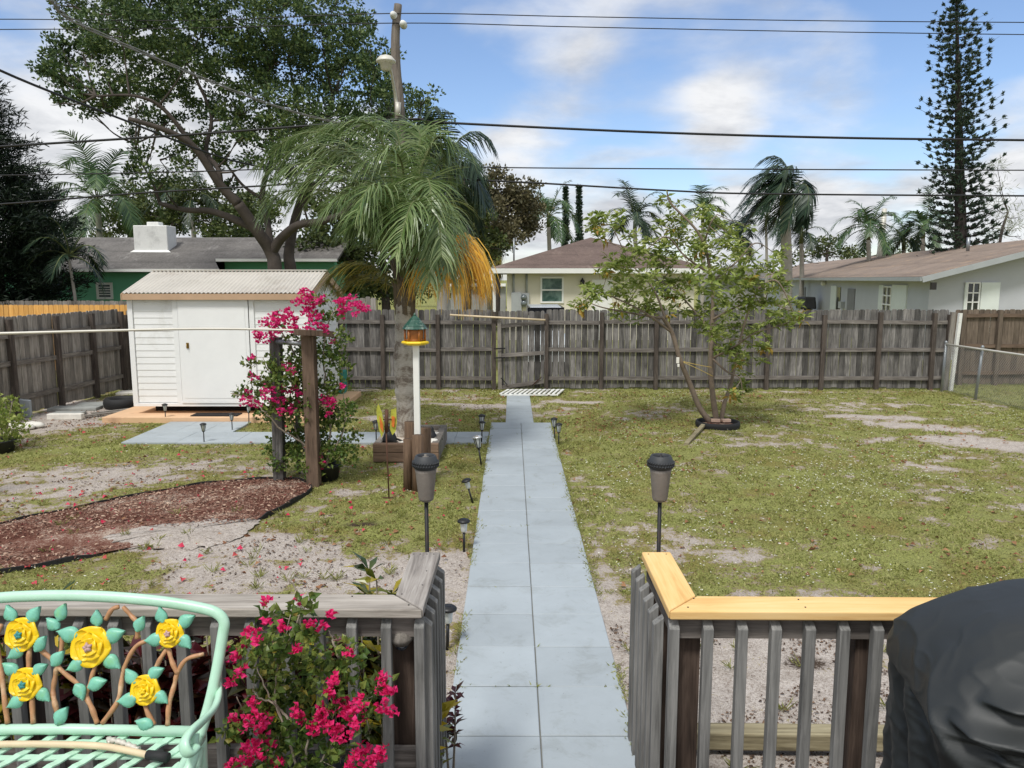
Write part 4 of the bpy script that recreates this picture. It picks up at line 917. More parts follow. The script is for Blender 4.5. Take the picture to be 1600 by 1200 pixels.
# ---- right railing
rr=empty('deck_railing',(2.2,2.76,DZ),'deck railing with new yellow pine cap to the right of the path','railing')
xb,xo,xi=4.2,.585,.715
prism('cap_board',[(xo,yl(xo)-.075),(xb,yl(xb)-.075+.0),(xb,yl(xb)+.066),(xi+.003,yl(xi)+.066)],CAPZ,.036,'cap_new',rr)
prism('cap_board',[(xo-.002,yl(xo)-.072),(xi,yl(xi)+.07),(xi+.0,yf_),(xo+.0,yf_)],CAPZ+.001,.036,'cap_new_y',rr)
mb=MB(); mb.bar((xo+.03,yl(xo)-.01,CAPZ-.085),(xb,yl(xb)-.01,CAPZ-.085),.036,.088); mb.build('rail','band_grey',rr)
mb=MB(); mb.bar((xo+.04,yl(xo)+.03,CAPZ-.085),(xo+.04,yf_-.01,CAPZ-.085),.036,.088); mb.build('rail','band_grey_y',rr)
mb=MB(); mb.box((.685,2.85,.72),(.088,.088,1.03)); bevel(mb.build('post','deck_post',rr),.004)
mb=MB(); mb.box((.655,yf_-.06,.62),(.085,.085,1.22)); bevel(mb.build('post','deck_post',rr),.004)
mb=MB(); mb.box((A(1343,1060,2.83).x,2.83,.62),(.09,.09,1.18)); bevel(mb.build('post','deck_post',rr),.004)
xs=[A(px,985,2.72).x for px in (1054,1107,1161,1213,1266,1320,1372)]; xs+=[xs[-1]+.13*k for k in range(1,20)]
for x in xs: baluster(rr,x,yl(x)-.05,.40,CAPZ-.045,(0,-1),tw=rng.uniform(-.003,.003))
for k in range(6): baluster(rr,xo-.026,2.79+k*.105,.40,CAPZ-.055,(-1,0))
# nail heads
mb=MB()
for x,y_ in [(-.44+i*.03,3.3) for i in range(0,4)]+[(-.36,3.1),(-.36,2.95),(-.43,2.86),(-.39,2.76),(-.62,2.84),(-.9,2.75),(-.9,2.83),(-1.3,2.77)]+[(.61,3.3),(.69,3.3),(.7,2.82),(.66,2.74),(1.1,2.74),(1.1,2.81),(1.9,2.74),(1.9,2.81)]:
    mb.lathe([(.0035,CAPZ),(.0035,CAPZ+.0022),(.001,CAPZ+.0025)],(x,y_,0),6)
mb.build('nail','post_iron',lr)
# steps between the rails
st=empty('deck_steps',(.13,2.9,0),'short wooden step at the deck opening where the path begins','steps')
mb=MB(); mb.b2(-.29,.54,2.67,2.95,.25,.285); mb.b2(-.29,.54,2.67,2.70,.05,.25); mb.build('tread','deck_board',st)
# post light on left post
mb=MB(); c=V(-.425,2.80,A(630,992,2.8).z); mb.lathe([(.03,-.03),(.045,-.012),(.048,0),(.038,.018),(.012,.032)],c+V(0,-.01,0),18); pl_=empty('post_light',tuple(c),'small grey solar deck light fixed to the left railing post','light'); mb.build('hood','fence_grey_light',pl_)
mb=MB(); mb.lathe([(.008,-.055),(.022,-.045),(.028,-.03)],c+V(0,-.01,-.002),14); mb.build('lens','solar_cell',pl_)
# landscape timber
mb=MB(); mb.bar((.82,3.83,.09),(3.8,3.78,.09),.11,.10); o=bevel(mb.build('landscape_timber','timber',label='long weathered landscape timber lying behind the right railing',cat='timber'),.012)
mb=MB(); mb.bar((-3.8,3.78,.07),(-.6,3.83,.07),.11,.10); o=bevel(mb.build('landscape_timber','timber',label='landscape timber half hidden behind the bougainvillea and left railing',cat='timber'),.012)
# ================================================================ torches
def torch(px,label,first=None):
    x=A(px,780,3.42).x; y=3.42
    root=empty('garden_torch',(x,y,0),label,'torch','torches at the rail ends')
    zt=A(px,711,y).z; zb=A(px,781,y).z; H_=zt-zb; R_=.054
    mb=MB(); mb.tube([(x,y,-.1),(x+.002,y,.9),(x,y,zb+.01)],[.0095]*3,10); mb.build('pole','post_iron',root)
    mb=MB(); mb.lathe([(.018,zb-.008),(.032,zb),(.035,zb+.01),(.047,zb+H_*.62),(.050,zb+H_*.70)],(x,y,0),28); bw=mb.build('bowl','torch_bowl',root)
    mb=MB(); pr=[(.048,zb+H_*.70),(.056,zb+H_*.73),(.059,zb+H_*.78),(.058,zb+H_*.86),(.054,zb+H_*.90),(.046,zb+H_*.99),(.043,zt),(.038,zt-.004),(.036,zt-.02)]; mb.lathe(pr,(x,y,0),32,cap=False); mb.lathe([(.036,zt-.02),(.012,zt-.022),(.001,zt-.022)],(x,y,0),24,cap=False)
    for k in range(30):   # braided band
        for row in (0,1):
            a=2*math.pi*(k+.5*row)/30; z=zb+H_*(.765+.06*row); r_=.060
            c1=V(x+math.cos(a)*r_,y+math.sin(a)*r_,z); a2=a+.13; z2=z+H_*.045*(1 if row else 1); c2=V(x+math.cos(a2)*r_,y+math.sin(a2)*r_,z2)
            mb.tube([c1,c2],[.0032,.0026],5)
    mb.build('rim','torch_rim',bw)
    mb=MB(); mb.lathe([(.014,zt-.024),(.015,zt-.008),(.006,zt-.004),(.006,zt+.004)],(x,y,0),12); mb.build('wick_cap','fence_grey_light' if px<800 else 'post_iron',bw)
torch(666,'grey cone torch on thin black pole behind the left railing end')
torch(1031,'taupe cone torch on rusty pole behind the right railing end')
# ================================================================ solar lights
def solar(kind,name):
    r=empty(name,(0,0,0),'','light'); h=.30 if kind=='cap' else .36
    if kind=='cap':
        mb=MB(); mb.tube([(0,0,-.05),(0,0,.19)],.0105,10); mb.build('stake','black_plastic',r)
        mb=MB(); mb.lathe([(.018,.18),(.026,.19),(.030,.275),(.028,.28)],(0,0,0),14); mb.build('lens','lamp_clear',r)
        mb=MB(); mb.lathe([(.046,.272),(.053,.276),(.054,.288),(.042,.300),(.020,.306)],(0,0,0),22); c=mb.build('cap','black_plastic',r)
        mb=MB(); mb.box((0,0,.3065),(.034,.034,.003)); mb.build('solar_panel','solar_cell',c)
    else:
        mb=MB(); mb.tube([(0,0,-.05),(0,0,.22)],.009,8); mb.build('stake','black_plastic',r)
        mb=MB(); mb.lathe([(.016,.225),(.026,.23),(.036,.335),(.036,.34)],(0,0,0),12); mb.build('lens','lamp_clear',r)
        mb=MB()
        for k in range(6):
            a=math.pi*k/3; ca,sa=math.cos(a),math.sin(a); mb.bar((ca*.022,sa*.022,.222),(ca*.043,sa*.043,.345),.006,.006)
        mb.lathe([(.010,.205),(.024,.218),(.024,.226)],(0,0,0),12); mb.build('cage','black_plastic',r)
        mb=MB(); mb.lathe([(.052,.343),(.055,.350),(.046,.362),(.022,.375),(.010,.378)],(0,0,0),16); mb.build('cap','black_plastic' if kind=='cage' else 'lamp_silver',r)
    return r
pc=solar('cap','path_light'); pg=solar('cage','path_light'); ps=solar('silver','path_light')
used=set()
def put(pr,px,py_,sc,label,tilt=(0,0),rz=0):
    g=G(px,py_)
    if pr.name in used:
        o=copy_tree(pr)
    else: o=pr; used.add(pr.name)
    o.location=(g.x,g.y,.0); o.scale=(sc*1.12,sc*1.12,sc); o.rotation_euler=(tilt[0],tilt[1],rz); o['label']=label; o['category']='light'; o['group']='solar stake lights'
put(pg,259,659,.88,'black solar stake light at the front edge of the orange slab'); put(pg,363,673,.82,'black solar stake light in the grey pad corner right of the doormat',(0,0),.4)
put(pg,389,662,.9,'black solar stake light under the bougainvillea left edge, before the shed',(0,.03),.9); put(pg,319,692,.84,'flared black solar stake light standing alone on the pad lower edge',(0,0),.2)
put(pg,588,692,.95,'dark solar stake light left of the butterfly stake'); put(pg,753,683,1.0,'farther of two overlapping black lights left of the wide path',(.02,0),.3)
put(pg,752.5,692,.92,'nearer of two overlapping black lights left of the wide path',(0,.04),.7); put(ps,752,727,1.12,'silver topped stake light at the path left edge below the cross path',(-.03,-.14),.1)
put(pc,738,784,.92,'cap light leaning left at the path left edge halfway down',(0,-.26),.2); put(pc,725,860,1.0,'upright round capped light by the path, near the left torch',(0,0),0)
put(pc,699,1012,1.0,'round capped stake light just outside the left railing corner',(0,.03),0); put(pg,867,687,.95,'farther light of the pair at the path right edge',(0,-.05),.2); put(pg,873,696,.93,'nearer light of the pair at the path right edge',(0,0),.5)
# ================================================================ arbor posts and clothes pole
ab=empty('clothesline_frame',(-2.7,9.3,0),'weathered wooden post frame with crossbeam wrapped in bougainvillea','post frame')
def post2(pxb,pyb,pxt,pyt,w,mat='arbor_wood'):
    g=G(pxb,pyb); t=A(pxt,pyt,g.y); mb=MB(); mb.bar(g-V(0,0,.2),t,w,w,up=(0,1,0)); bevel(mb.build('post',mat,ab),.008); return g,t
g1,t1=post2(491,758,482,519,.15); g2,t2=post2(437,752,431,527,.13,'fence_grey')
mb=MB(); mb.bar(A(462,519,9.0),A(519,522,9.3),.12,.07); bevel(mb.build('crossbeam','arbor_wood',ab),.006)
mb=MB(); mb.tube([A(433,534,9.35),A(474,537,9.2)],.03,10); mb.build('crossbar','galv',ab)
g=G(466,740); mb=MB(); mb.bar(g-V(0,0,.1),A(464,600,g.y),.05,.05); mb.build('stake','fence_grey',ab)
mb=MB(); a=A(475,516,9.1); b=A(300,514,8.9); c=A(0,521,8.4); d=c+(c-b)*.5; mb.tube(catmull([a,b,c,d],8),[.0125+.004*i/24 for i in range(25)],10)
o=mb.build('clothes_pole','galv_rail',label='long pale metal pole running left from the bougainvillea post frame',cat='pole')
mb=MB(); mb.bar((d.x,d.y,-.2),(d.x,d.y,d.z),.14,.14,up=(0,1,0)); mb.build('wood_post','arbor_wood',label='wood post holding the far left end of the long pale pole',cat='post')
# ================================================================ planter, bird feeder
pt=empty('timber_planter',(-1.47,11.1,0),'square raised timber planter box around the big palm trunk','planter')
X0,X1,Y0,Y1=-1.93,-1.02,10.42,11.85
for k,z in enumerate((.065,.195)):
    mb=MB(); mb.b2(X0,X1,Y0,Y0+.1,z-.063,z+.063); bevel(mb.build('board','planter_wood',pt),.008)
    mb=MB(); mb.b2(X1-.1,X1,Y0+.102,Y1,z-.063,z+.063); mb.b2(X0,X0+.1,Y0+.102,Y1,z-.063,z+.063); mb.b2(X0+.102,X1-.102,Y1-.1,Y1,z-.063,z+.063); bevel(mb.build('board','fence_grey_light',pt),.008)
mb=MB(); mb.b2(X0+.1,X1-.1,Y0+.1,Y1-.1,.02,.19); mb.build('soil','sand_pile',pt)
for i,(x,y_,s,lb) in enumerate(((-1.72,10.75,.1,'white stone at the front left inside the timber planter'),(-1.55,10.7,.08,'white stone in front of the palm trunk in the planter'),(-1.12,10.7,.12,'white stone beside the dark ornament in the planter'),(-1.25,11.0,.09,'white stone right of the palm trunk in the planter'),(-1.14,11.2,.11,'larger white stone at the back right of the planter'))):
    mb=MB(); mb.lathe([(.3,0),(.9,.15),(1,.5),(.6,.9),(.1,1)],(0,0,0),8); o=mb.build('stone','stone_white',origin=(0,0,0),label=lb,cat='stone',group='white stones in the planter'); o.location=(x,y_,.18); o.scale=(s,s*.8,s*.8); o.rotation_euler=(0,0,i)
for i,(px,py_,y_,s,lb) in enumerate(((609,690,10.7,1.0,'dark resting bird ornament on the planter left side'),(675,692,10.95,.7,'dark hooded ornament on the planter right side behind the posts'))):
    r=empty('bird_ornament',(A(px,py_,y_).x,y_,.19),lb,'ornament'); c=r.location
    mb=MB(); pr=[(.03,0),(.12,.02),(.135,.10),(.09,.2),(.05,.27),(.052,.31),(.03,.345),(.006,.36)]; mb.lathe([(a*s*.8,b_*s*.85) for a,b_ in pr],c,14); mb.build('body','black_plastic',r)
    mb=MB(); mb.bar(c+V(-.03*s,0,.27*s),c+V(-.13*s,-.02,.24*s),.025,.02); mb.bar(c+V(.05*s,0,.1*s),c+V(.2*s,.04,.03*s),.07,.02); mb.build('beak','black_plastic',r)
for i,(pb,pt_,yy,w,lb) in enumerate((((637.5,763),686,9.1,.055,'shortest wood log stake, front left of the white feeder post'),((638.5,740),659,9.45,.06,'tallest wood log stake behind the front left one'),((652,765),680,9.02,.065,'middle log stake directly under the white feeder post'),((663.5,750),669,9.35,.07,'thick wood log stake to the right of the white feeder post'))):
    g=G(*pb); t=A(pb[0]+(1 if i else 0),pt_,g.y); mb=MB(); mb.tube([g-V(0,0,.1),t],w*1.05,12,smooth=True); o=mb.build('log_stake','log_wood',label=lb,cat='wood stake',group='upright log stakes around the feeder post')
bfz=A(650,539,9.18)
bd=empty('bird_feeder',(bfz.x,9.18,0),'gazebo bird feeder with green roof and yellow tray on white post','bird feeder')
mb=MB(); mb.bar((bfz.x,9.18,.5),(bfz.x-.0,9.18,bfz.z),.072,.072,up=(0,1,0)); bevel(mb.build('post','white_plastic',bd),.006)
z=bfz.z; c=V(bfz.x-.01,9.18,0)
mb=MB(); mb.lathe([(.04,z),(.12,z),(.165,z+.02),(.168,z+.035),(.15,z+.05),(.12,z+.045)],c,6,smooth=False); bevel(mb.build('tray','yellow_plastic',bd),.004)
mb=MB(); mb.lathe([(.095,z+.046),(.098,z+.18)],c,6,smooth=False); mb.build('seed_box','feeder_amber',bd)
mb=MB()
for k in range(6):
    a=math.pi*k/3; mb.tube([c+V(math.cos(a)*.12,math.sin(a)*.12,z+.045),c+V(math.cos(a)*.12,math.sin(a)*.12,z+.20)],.012,8)
    mb.tube([c+V(math.cos(a)*.12,math.sin(a)*.12,z+.065),c+V(math.cos(a+1.05)*.12,math.sin(a+1.05)*.12,z+.065)],.006,6)
mb.build('column','feeder_amber',bd)
mb=MB(); prev=.155
for k,(ra,rb,za,zb_) in enumerate(((.155,.125,.195,.235),(.135,.09,.228,.275),(.10,.055,.268,.315),(.065,.02,.308,.35))): mb.lathe([(ra,z+za),(rb,z+zb_)],c,12,smooth=False)
mb.lathe([(.02,z+.345),(.012,z+.37),(.003,z+.385)],c,8); mb.build('roof','feeder_green',bd)
# butterfly stake
g=G(608,779); bs=empty('butterfly_stake',(g.x,g.y,0),'rusty garden stake carrying a yellow and orange glass butterfly','garden stake')
zt=A(606,656,g.y).z; mb=MB(); mb.tube([g-V(0,0,.05),V(g.x-.02,g.y,zt)],.0085,8); mb.bar(g+V(-.09,0,.012),g+V(.07,0,.012),.02,.008); mb.build('stake','rust_iron',bs)
mb=MB(); mb.tube([A(596,656,g.y),A(616,655,g.y)],.008,6); mb.tube([A(596,656,g.y),A(596,668,g.y)],.006,6); mb.tube([A(616,655,g.y),A(616,667,g.y)],.006,6); mb.tube([A(604,640,g.y),A(604,675,g.y)],.022,8); mb.build('holder','rust_iron',bs)
def blade_shape(pts,mat,dy):
    mb=MB(); mb.poly([A(px,py_,g.y+dy) for px,py_ in pts],.01,down=(0,1,0)); mb.build('wing',mat,bs)
blade_shape([(591,630),(597,645),(600,665),(600,675),(596,684),(592,670),(589,655),(588,640)],'glass_green',-.03)
blade_shape([(593,650),(598,662),(599,676),(594,668)],'glass_orange',-.045)
blade_shape([(611,640),(619,638),(620,660),(618,674),(613,680),(609,670)],'glass_green',.0); blade_shape([(612,650),(617,652),(616,668),(612,666)],'glass_orange',-.02)
# ================================================================ bench
B0=V(0,2.33,1.055); B1=V(0,2.46,1.49)
bn=V(0,-(B1.z-B0.z),(B1.y-B0.y)).normalized()
def BP(px,py_,off=0.0):
    d=ray(px,py_); t=(B0-CAM).dot(bn)/d.dot(bn); return CAM+d*t+bn*off
bc=BP(95,1100).x
be=empty('garden_bench',(bc,2.3,DZ),'mint green cast metal bench with yellow roses and brown vines in its back','bench')
BS=[(-162,1150),(-172,1100),(-180,1040),(-178,985),(-158,958),(-100,944),(0,934),(60,931),(95,930.5),(130,931),(190,934),(260,941),(318,951),(340,959),(350,972),(348,992),(339,1045),(327,1100),(312,1150)]
left=[BP(*p) for p in BS[:5]]; right=[BP(*p) for p in BS[-5:]]
path=catmull([BP(*p) for p in BS],8)
mb=MB(); mb.tube(path,.0182,12,squash=.85); mb.build('back_frame','bench_mint',be)
mb=MB(); mb.tube([BP(-162,1143),BP(0,1140),BP(95,1139),BP(312,1143)],.017,10); mb.build('back_rail','bench_mint',be)
def vine(pts,r=.0078):
    mb=MB(); P=catmull([BP(*p,.004*math.sin(i*2)) for i,p in enumerate(pts)],6); mb.tube(P,[r*(1.0-.10*math.sin(i*1.1))*(1.1-.25*i/len(P)) for i in range(len(P))],8); mb.build('vine','bench_brown',be)
VN=[[(52,1130),(51,1088),(50,1050)],[(45,1046),(47,1018),(51,1008),(78,1028),(98,1048),(122,1070),(135,1088)],[(90,1115),(86,1095),(82,1080),(86,1058),(90,1040),(95,1015),(97,990)],
    [(152,1130),(144,1105),(134,1087),(140,1070),(148,1045),(150,1035)],[(160,1130),(185,1095),(190,1060),(196,1038),(213,1010),(232,1000)],[(214,998),(216,975),(204,962),(192,948)],[(165,968),(176,952),(186,948)],
    [(241,1132),(231,1112),(226,1098)],[(262,1133),(265,1100),(272,1070),(277,1052),(292,1030),(318,1022)],[(277,1052),(269,1032),(262,1010)],[(243,1045),(252,1028),(262,1012)],
    [(12,1130),(8,1090),(0,1040),(-6,1000),(4,975)],[(-2,1130),(-20,1095),(-45,1060),(-60,1030)],[(-60,1130),(-75,1080),(-100,1040),(-130,1020)]]
for v in VN: vine(v)
def bleaf(px,py_,ang,L,W=.36,root=be):
    """cast leaf: centre px,py ; ang degrees in the back plane"""
    c=BP(px,py_,.012); a=math.radians(ang); ux=V(1,0,0); uz=(B1-B0).normalized(); d=ux*math.cos(a)+uz*math.sin(a); s=ux*(-math.sin(a))+uz*math.cos(a)
    mb=MB(); n=13; L=L*.98/1200*2.6; Wd=L*W
    rows=[]
    for i in range(n+1):
        t=i/n; w=Wd*math.sin(math.pi*min(1,t**.8))*(1-.15*t)+.0008
        cen=c+d*(t-.5)*L+s*math.sin(t*3)*.06*L+bn*(.004*math.sin(math.pi*t)+.0035*(1 if i%2 else 0))
        rows.append([cen-s*w+bn*(-.002-.002*(i%2)),cen-s*w*.5+bn*.003,cen+bn*.0045,cen+s*w*.5+bn*.003,cen+s*w+bn*(-.002-.002*(i%2))])
    vs=[v for r_ in rows for v in r_]; fs=[(i*5+j,i*5+j+1,(i+1)*5+j+1,(i+1)*5+j) for i in range(n) for j in range(4)]
    k=len(vs); vs+=[v-bn*.008 for v in vs]; fs+=[tuple(reversed([q+k for q in f])) for f in fs]
    for i in range(n):
        fs+=[(i*5,(i+1)*5,(i+1)*5+k,i*5+k),(i*5+4+k,(i+1)*5+4+k,(i+1)*5+4,i*5+4)]
    mb.add(vs,fs,True)
    mb.build('leaf','bench_leaf',root)
LF=[(20,957,120,28),(57,960,60,30),(67,1005,60,28),(27,1018,-140,28),(20,1042,150,28),(66,1045,35,26),(70,1086,-35,28),(27,1095,-145,28),
    (100,956,75,28),(86,973,140,26),(110,988,170,36),(155,965,100,26),(182,993,25,34),(94,1028,55,28),(177,1035,-30,32),(120,1038,-150,28),(155,1068,20,30),(127,1080,-60,28),(100,1117,60,30),
    (222,974,70,26),(255,960,110,26),(294,970,35,30),(243,997,-170,30),(290,1003,-40,28),(208,1055,130,28),(246,1051,30,28),(202,1091,-170,32),(253,1090,-30,28),(228,1128,165,28),
    (-20,985,150,28),(-45,960,60,26),(-70,1010,170,30),(-35,1045,40,26),(-100,1070,120,28),(-85,1095,20,28),(-125,985,60,28)]
for l in LF: bleaf(*l)
def rose(px,py_,rad,cen,sc=1):
    c=BP(px,py_,.012); ux=V(1,0,0); uz=(B1-B0).normalized(); R_=rad/1200*2.6
    r=MB()
    def petal(a,r0,r1,w,h0,h1):
        d=ux*math.cos(a)+uz*math.sin(a); s=ux*(-math.sin(a))+uz*math.cos(a); n=6; vs=[]
        for i in range(n+1):
            t=i/n; rr_=r0+(r1-r0)*t; ww=w*(.45+.75*math.sin(math.pi*(t*.62+.12)))
            for j in range(7):
                u=-1+j/3; q=c+d*(rr_*(1-.16*abs(u)**2.5*t))+s*(u*ww)+bn*(h0+(h1-h0)*t+.0035*math.cos(u*3.1+a)*t+.004*t*(1-u*u)); vs.append(q)
        k=len(vs); fs=[(i*7+j,i*7+j+1,(i+1)*7+j+1,(i+1)*7+j) for i in range(n) for j in range(6)]
        vs+=[v-bn*.005 for v in vs]; fs+=[tuple(reversed([q+k for q in f])) for f in fs]
        fs+=[(n*7+j,n*7+j+1,n*7+j+1+k,n*7+j+k) for j in range(6)]+[(i*7,i*7+k,(i+1)*7+k,(i+1)*7) for i in range(n)]+[(i*7+6,(i+1)*7+6,(i+1)*7+6+k,i*7+6+k) for i in range(n)]
        r.add(vs,fs,True)
    for k in range(5): petal(.5+k*2*math.pi/5,0,R_,R_*.62,.004,.003)
    for k in range(5): petal(1.1+k*2*math.pi/5,0,R_*.68,R_*.45,.010,.011)
    for k in range(4): petal(.3+k*math.pi/2,0,R_*.44,R_*.3,.015,.018)
    fl=r.build('rose','bench_yellow',be)
    m_=MB(); 
    for k in range(5):
        a=k*1.2566+.6; d=ux*math.cos(a)+uz*math.sin(a); m_.tube([c+bn*.018,c+d*R_*.13+bn*.024,c+d*R_*.26+bn*.020],[R_*.10,R_*.11,R_*.03],8)
    m_.build('centre',cen,fl)
for p in ((38,990,25,'bench_teal'),(145,1009,30,'bench_pink'),(268,988,21,'bench_pink'),(44,1067,24,'bench_teal'),(230,1076,22,'bench_yellow'),(-60,1000,29,'bench_pink'),(-115,1045,22,'bench_teal')): rose(*p)
# seat of woven straps
sx0,sx1=BP(-162,1150).x,BP(312,1150).x; sy0,sy1=1.90,2.335; sz=1.035
mb=MB(); mb.tube(catmull([(sx0,sy1,sz),(sx0-.01,sy0,sz),(sx0+.1,sy0-.03,sz-.01),(sx1-.1,sy0-.03,sz-.01),(sx1+.01,sy0,sz),(sx1,sy1,sz)],5),.017,10); mb.build('seat_frame','bench_mint',be)
mb=MB()
def strap(p,q,dz):
    n=24; P=[p.lerp(q,i/n) for i in range(n+1)]; d=(q-p).normalized(); s=d.cross(V(0,0,1)).normalized()*.0125
    vs=[]
    for i,v in enumerate(P):
        z=V(0,0,dz+.002*math.sin(i*2.2)); vs+=[v+s+z,v-s+z,v-s+z-V(0,0,.005),v+s+z-V(0,0,.005)]
    mb.add(vs,[(i*4+a,i*4+(a+1)%4,i*4+4+(a+1)%4,i*4+4+a) for i in range(n) for a in range(4)],False)
W_=sx1-sx0; D_=sy1-sy0
k=-9
for k in range(-4,16):
    xa_=sx0+k*.078
    # strap leaning right and strap running across
    x_a,x_b=xa_,xa_+.20
    ya_,yb_=sy0,sy1
    if x_b<sx0 or x_a>sx1: continue
    ta=max(0,(sx0-x_a)/(x_b-x_a)); tb=min(1,(sx1-x_a)/(x_b-x_a))
    strap(V(lerp(x_a,x_b,ta),lerp(ya_,yb_,ta),sz),V(lerp(x_a,x_b,tb),lerp(ya_,yb_,tb),sz),.008)
for k in range(6):
    yy=sy0+.02+k*.076; strap(V(sx0,yy-.014,sz),V(sx1,yy+.014,sz),.002)
mb.build('seat','bench_mint',be)
for sx,sg in ((sx0,-1),(sx1,1)):
    mb=MB(); Q=[A(*q) for q in ((337,1052,2.43),(342,1080,2.37),(335,1106,2.27),(315,1128,2.17),(296,1146,2.09),(288,1163,2.05),(294,1177,2.04),(304,1168,2.07))]
    if sg<0: Q=[V(2*bc-q.x,q.y,q.z) for q in Q]
    P=catmull(Q,6); mb.tube(P,[.011+.011*min(1,i/20) for i in range(len(P))],12,squash=.6); e=Q[5]; mb.tube(catmull([Q[4]+V(0,.03,-.02),e+V(0,.02,-.09),V(sx,1.97,sz),V(sx,1.94,.8),V(sx,1.88,DZ)],5),.016,10); am=mb.build('arm','bench_mint',be)
    mb=MB(); mb.tube(catmull([V(sx,2.34,1.04),V(sx,2.34,.8),V(sx,2.42,DZ)],6),.017,10); mb.build('leg','bench_mint',be)
    mb=MB(); mb.tube(catmull([V(sx,1.98,1.0),V(sx,2.1,.86),V(sx,2.24,.9),V(sx,2.33,1.0)],6),.012,8); mb.build('side_scroll','bench_mint',be)
# things on the seat
cn=empty('walking_cane',(-1.45,2.25,sz+.02),'pale wood cane with black rubber tip lying across the bench seat','cane')
def SP(px,py_,z=sz+.028): return G(px,py_,z)
mb=MB(); mb.tube(catmull([SP(-90,1166),SP(0,1163),SP(90,1163),SP(160,1166),SP(205,1174),SP(232,1180)],6),.0105,10); mb.build('shaft','bamboo',cn)
mb=MB(); mb.tube([SP(230,1179),SP(247,1181),SP(262,1184)],[.0135,.015,.0155],12); mb.tube([SP(251,1173),SP(252,1184)],[.009,.012],8); mb.build('rubber_tip','black_rubber',cn)
mb=MB(); P=[SP(168,1155,sz+.03),SP(178,1157,sz+.034),SP(190,1160,sz+.034),SP(203,1165,sz+.032),SP(216,1171,sz+.03)]; mb.tube(catmull(P,4),[.004+.007*abs(math.sin(i*1.25)) for i in range(17)],10); mb.tube([SP(168,1153,sz+.03),SP(171,1161,sz+.03)],.005,6); o=mb.build('hose_nozzle','galv_rail',label='small ribbed silver grey hose fitting beside the cane on the seat',cat='hose fitting')
# ================================================================ grill under its cover
gc=empty('grill_cover',(1.88,2.02,DZ),'black fabric cover draped over a barbecue grill at the lower right','grill cover')
cxg,cyg=1.89,2.02; A_,B_=.74,.34
def cov(u,v):
    a=2*math.pi*u
    # v: 0 floor .. .55 shelf level .. 1 top
    ca,sa=math.cos(a),math.sin(a)
    def sup(n): return (abs(ca)**n+abs(sa)**n)**(-1/n)
    if v<.5:
        t=v/.5; z=lerp(DZ+.06,1.40,t); ax=A_*(1-.02*math.sin(t*3)); by=B_*(1+.02*t); n=5; k=1.0-.012*t
    else:
        t=(v-.5)/.5; 
        # shoulder then dome
        th=t*math.pi/2; k=math.cos(th)**.66 if t<1 else 0.0; z=1.40+.28*math.sin(th)**.95; ax=A_*(1 if t<.01 else 1); by=B_; n=5-2.6*t
    s_=sup(n); x=ca*s_*ax*k; y=sa*s_*by*k
    # drape folds
    f=0.0
    w=mnoise.noise(Vector((x*3.0+5,y*3+2,z*2.2)))*.020+mnoise.noise(Vector((x*8+1,y*8,z*5)))*.006
    r_=V(ca,sa,0)
    zz=z
    ad=math.degrees(a); wdw=lambda lo,hi,e=14: max(0,min(1,(ad-lo)/e))*max(0,min(1,(hi-ad)/e))
    def fold(zc,w,amp): 
        d_=(z-zc)/w; return amp*(math.exp(-abs(d_)**1.4) if d_>0 else math.exp(-(d_/.45)**2)-.35*math.exp(-((d_+1.6)/.7)**2))
    f+=fold(1.545+.012*math.sin(ad*.13)-.0005*(ad-240),.028,.055)*wdw(228,335,9)
    f+=fold(1.485+.02*math.sin((ad-205)*.06),.028,.052)*wdw(218,330,9)
    f+=fold(1.425-.0007*(ad-232),.026,.042)*wdw(214,300,8)
    f+=fold(1.36-.0014*(ad-240),.022,.040)*wdw(224,300,8)
    f+=.028*math.exp(-abs((ad-(226+16*(1.46-z)))/4.5))*(z<1.48)*min(1,(1.48-z)*12)
    f+=.009*math.sin(z*260+ad*.6)*math.exp(-((ad-(228+16*(1.46-z)))/5)**2)*(1.15<z<1.43)
    f+=.016*math.sin((ad+z*60)*.22)*wdw(150,330,30)*(z<1.4)
    rq=lambda s_,o:(1-min(1,abs(mnoise.noise(Vector((x*s_+o,y*s_,z*s_*1.6+o))))*3.2))**2
    f+=.007*rq(4.5,1.3)+.0035*rq(10,6.1)
    f+=.030*math.exp(-abs((ad-(196+130*(1.52-z)))/8))*(z>1.2)*(z<1.56)*min(1,(z-1.2)*8)*min(1,(1.56-z)*12)
    f+=.012*mnoise.noise(Vector((ad*.06,z*9,4)))*wdw(170,330,30)
    vert=.012*math.sin(a*14+z*3)*max(0,1-(z-DZ)/.7)
    return V(cxg+x,cyg+y,zz)+r_*(w+f+vert)+V(0,0,(mnoise.noise(Vector((x*4,y*4,3)))*.018 if v>.5 else 0))
cov0=cov
def cov(u,v):
    p=cov0(u,v); c0=V(1.15,2.02,0); r9=Matrix.Rotation(-.15,3,'Z'); return r9@(p-c0)+c0+V(-.04,0,0)
mb=MB(); mb.grid(cov,360,240,True); o=mb.build('fabric','cover_black',gc)
mb=MB(); P=[]
for i in range(26):
    z=1.33-i*.03; q=cov(.622+.0012*i,max(0,(z-DZ-.06)/(1.40-DZ-.06)*.5)); P.append(q+V(0,-.004,0))
mb.tube(P,.0035,6); mb.build('seam','cover_black',gc)
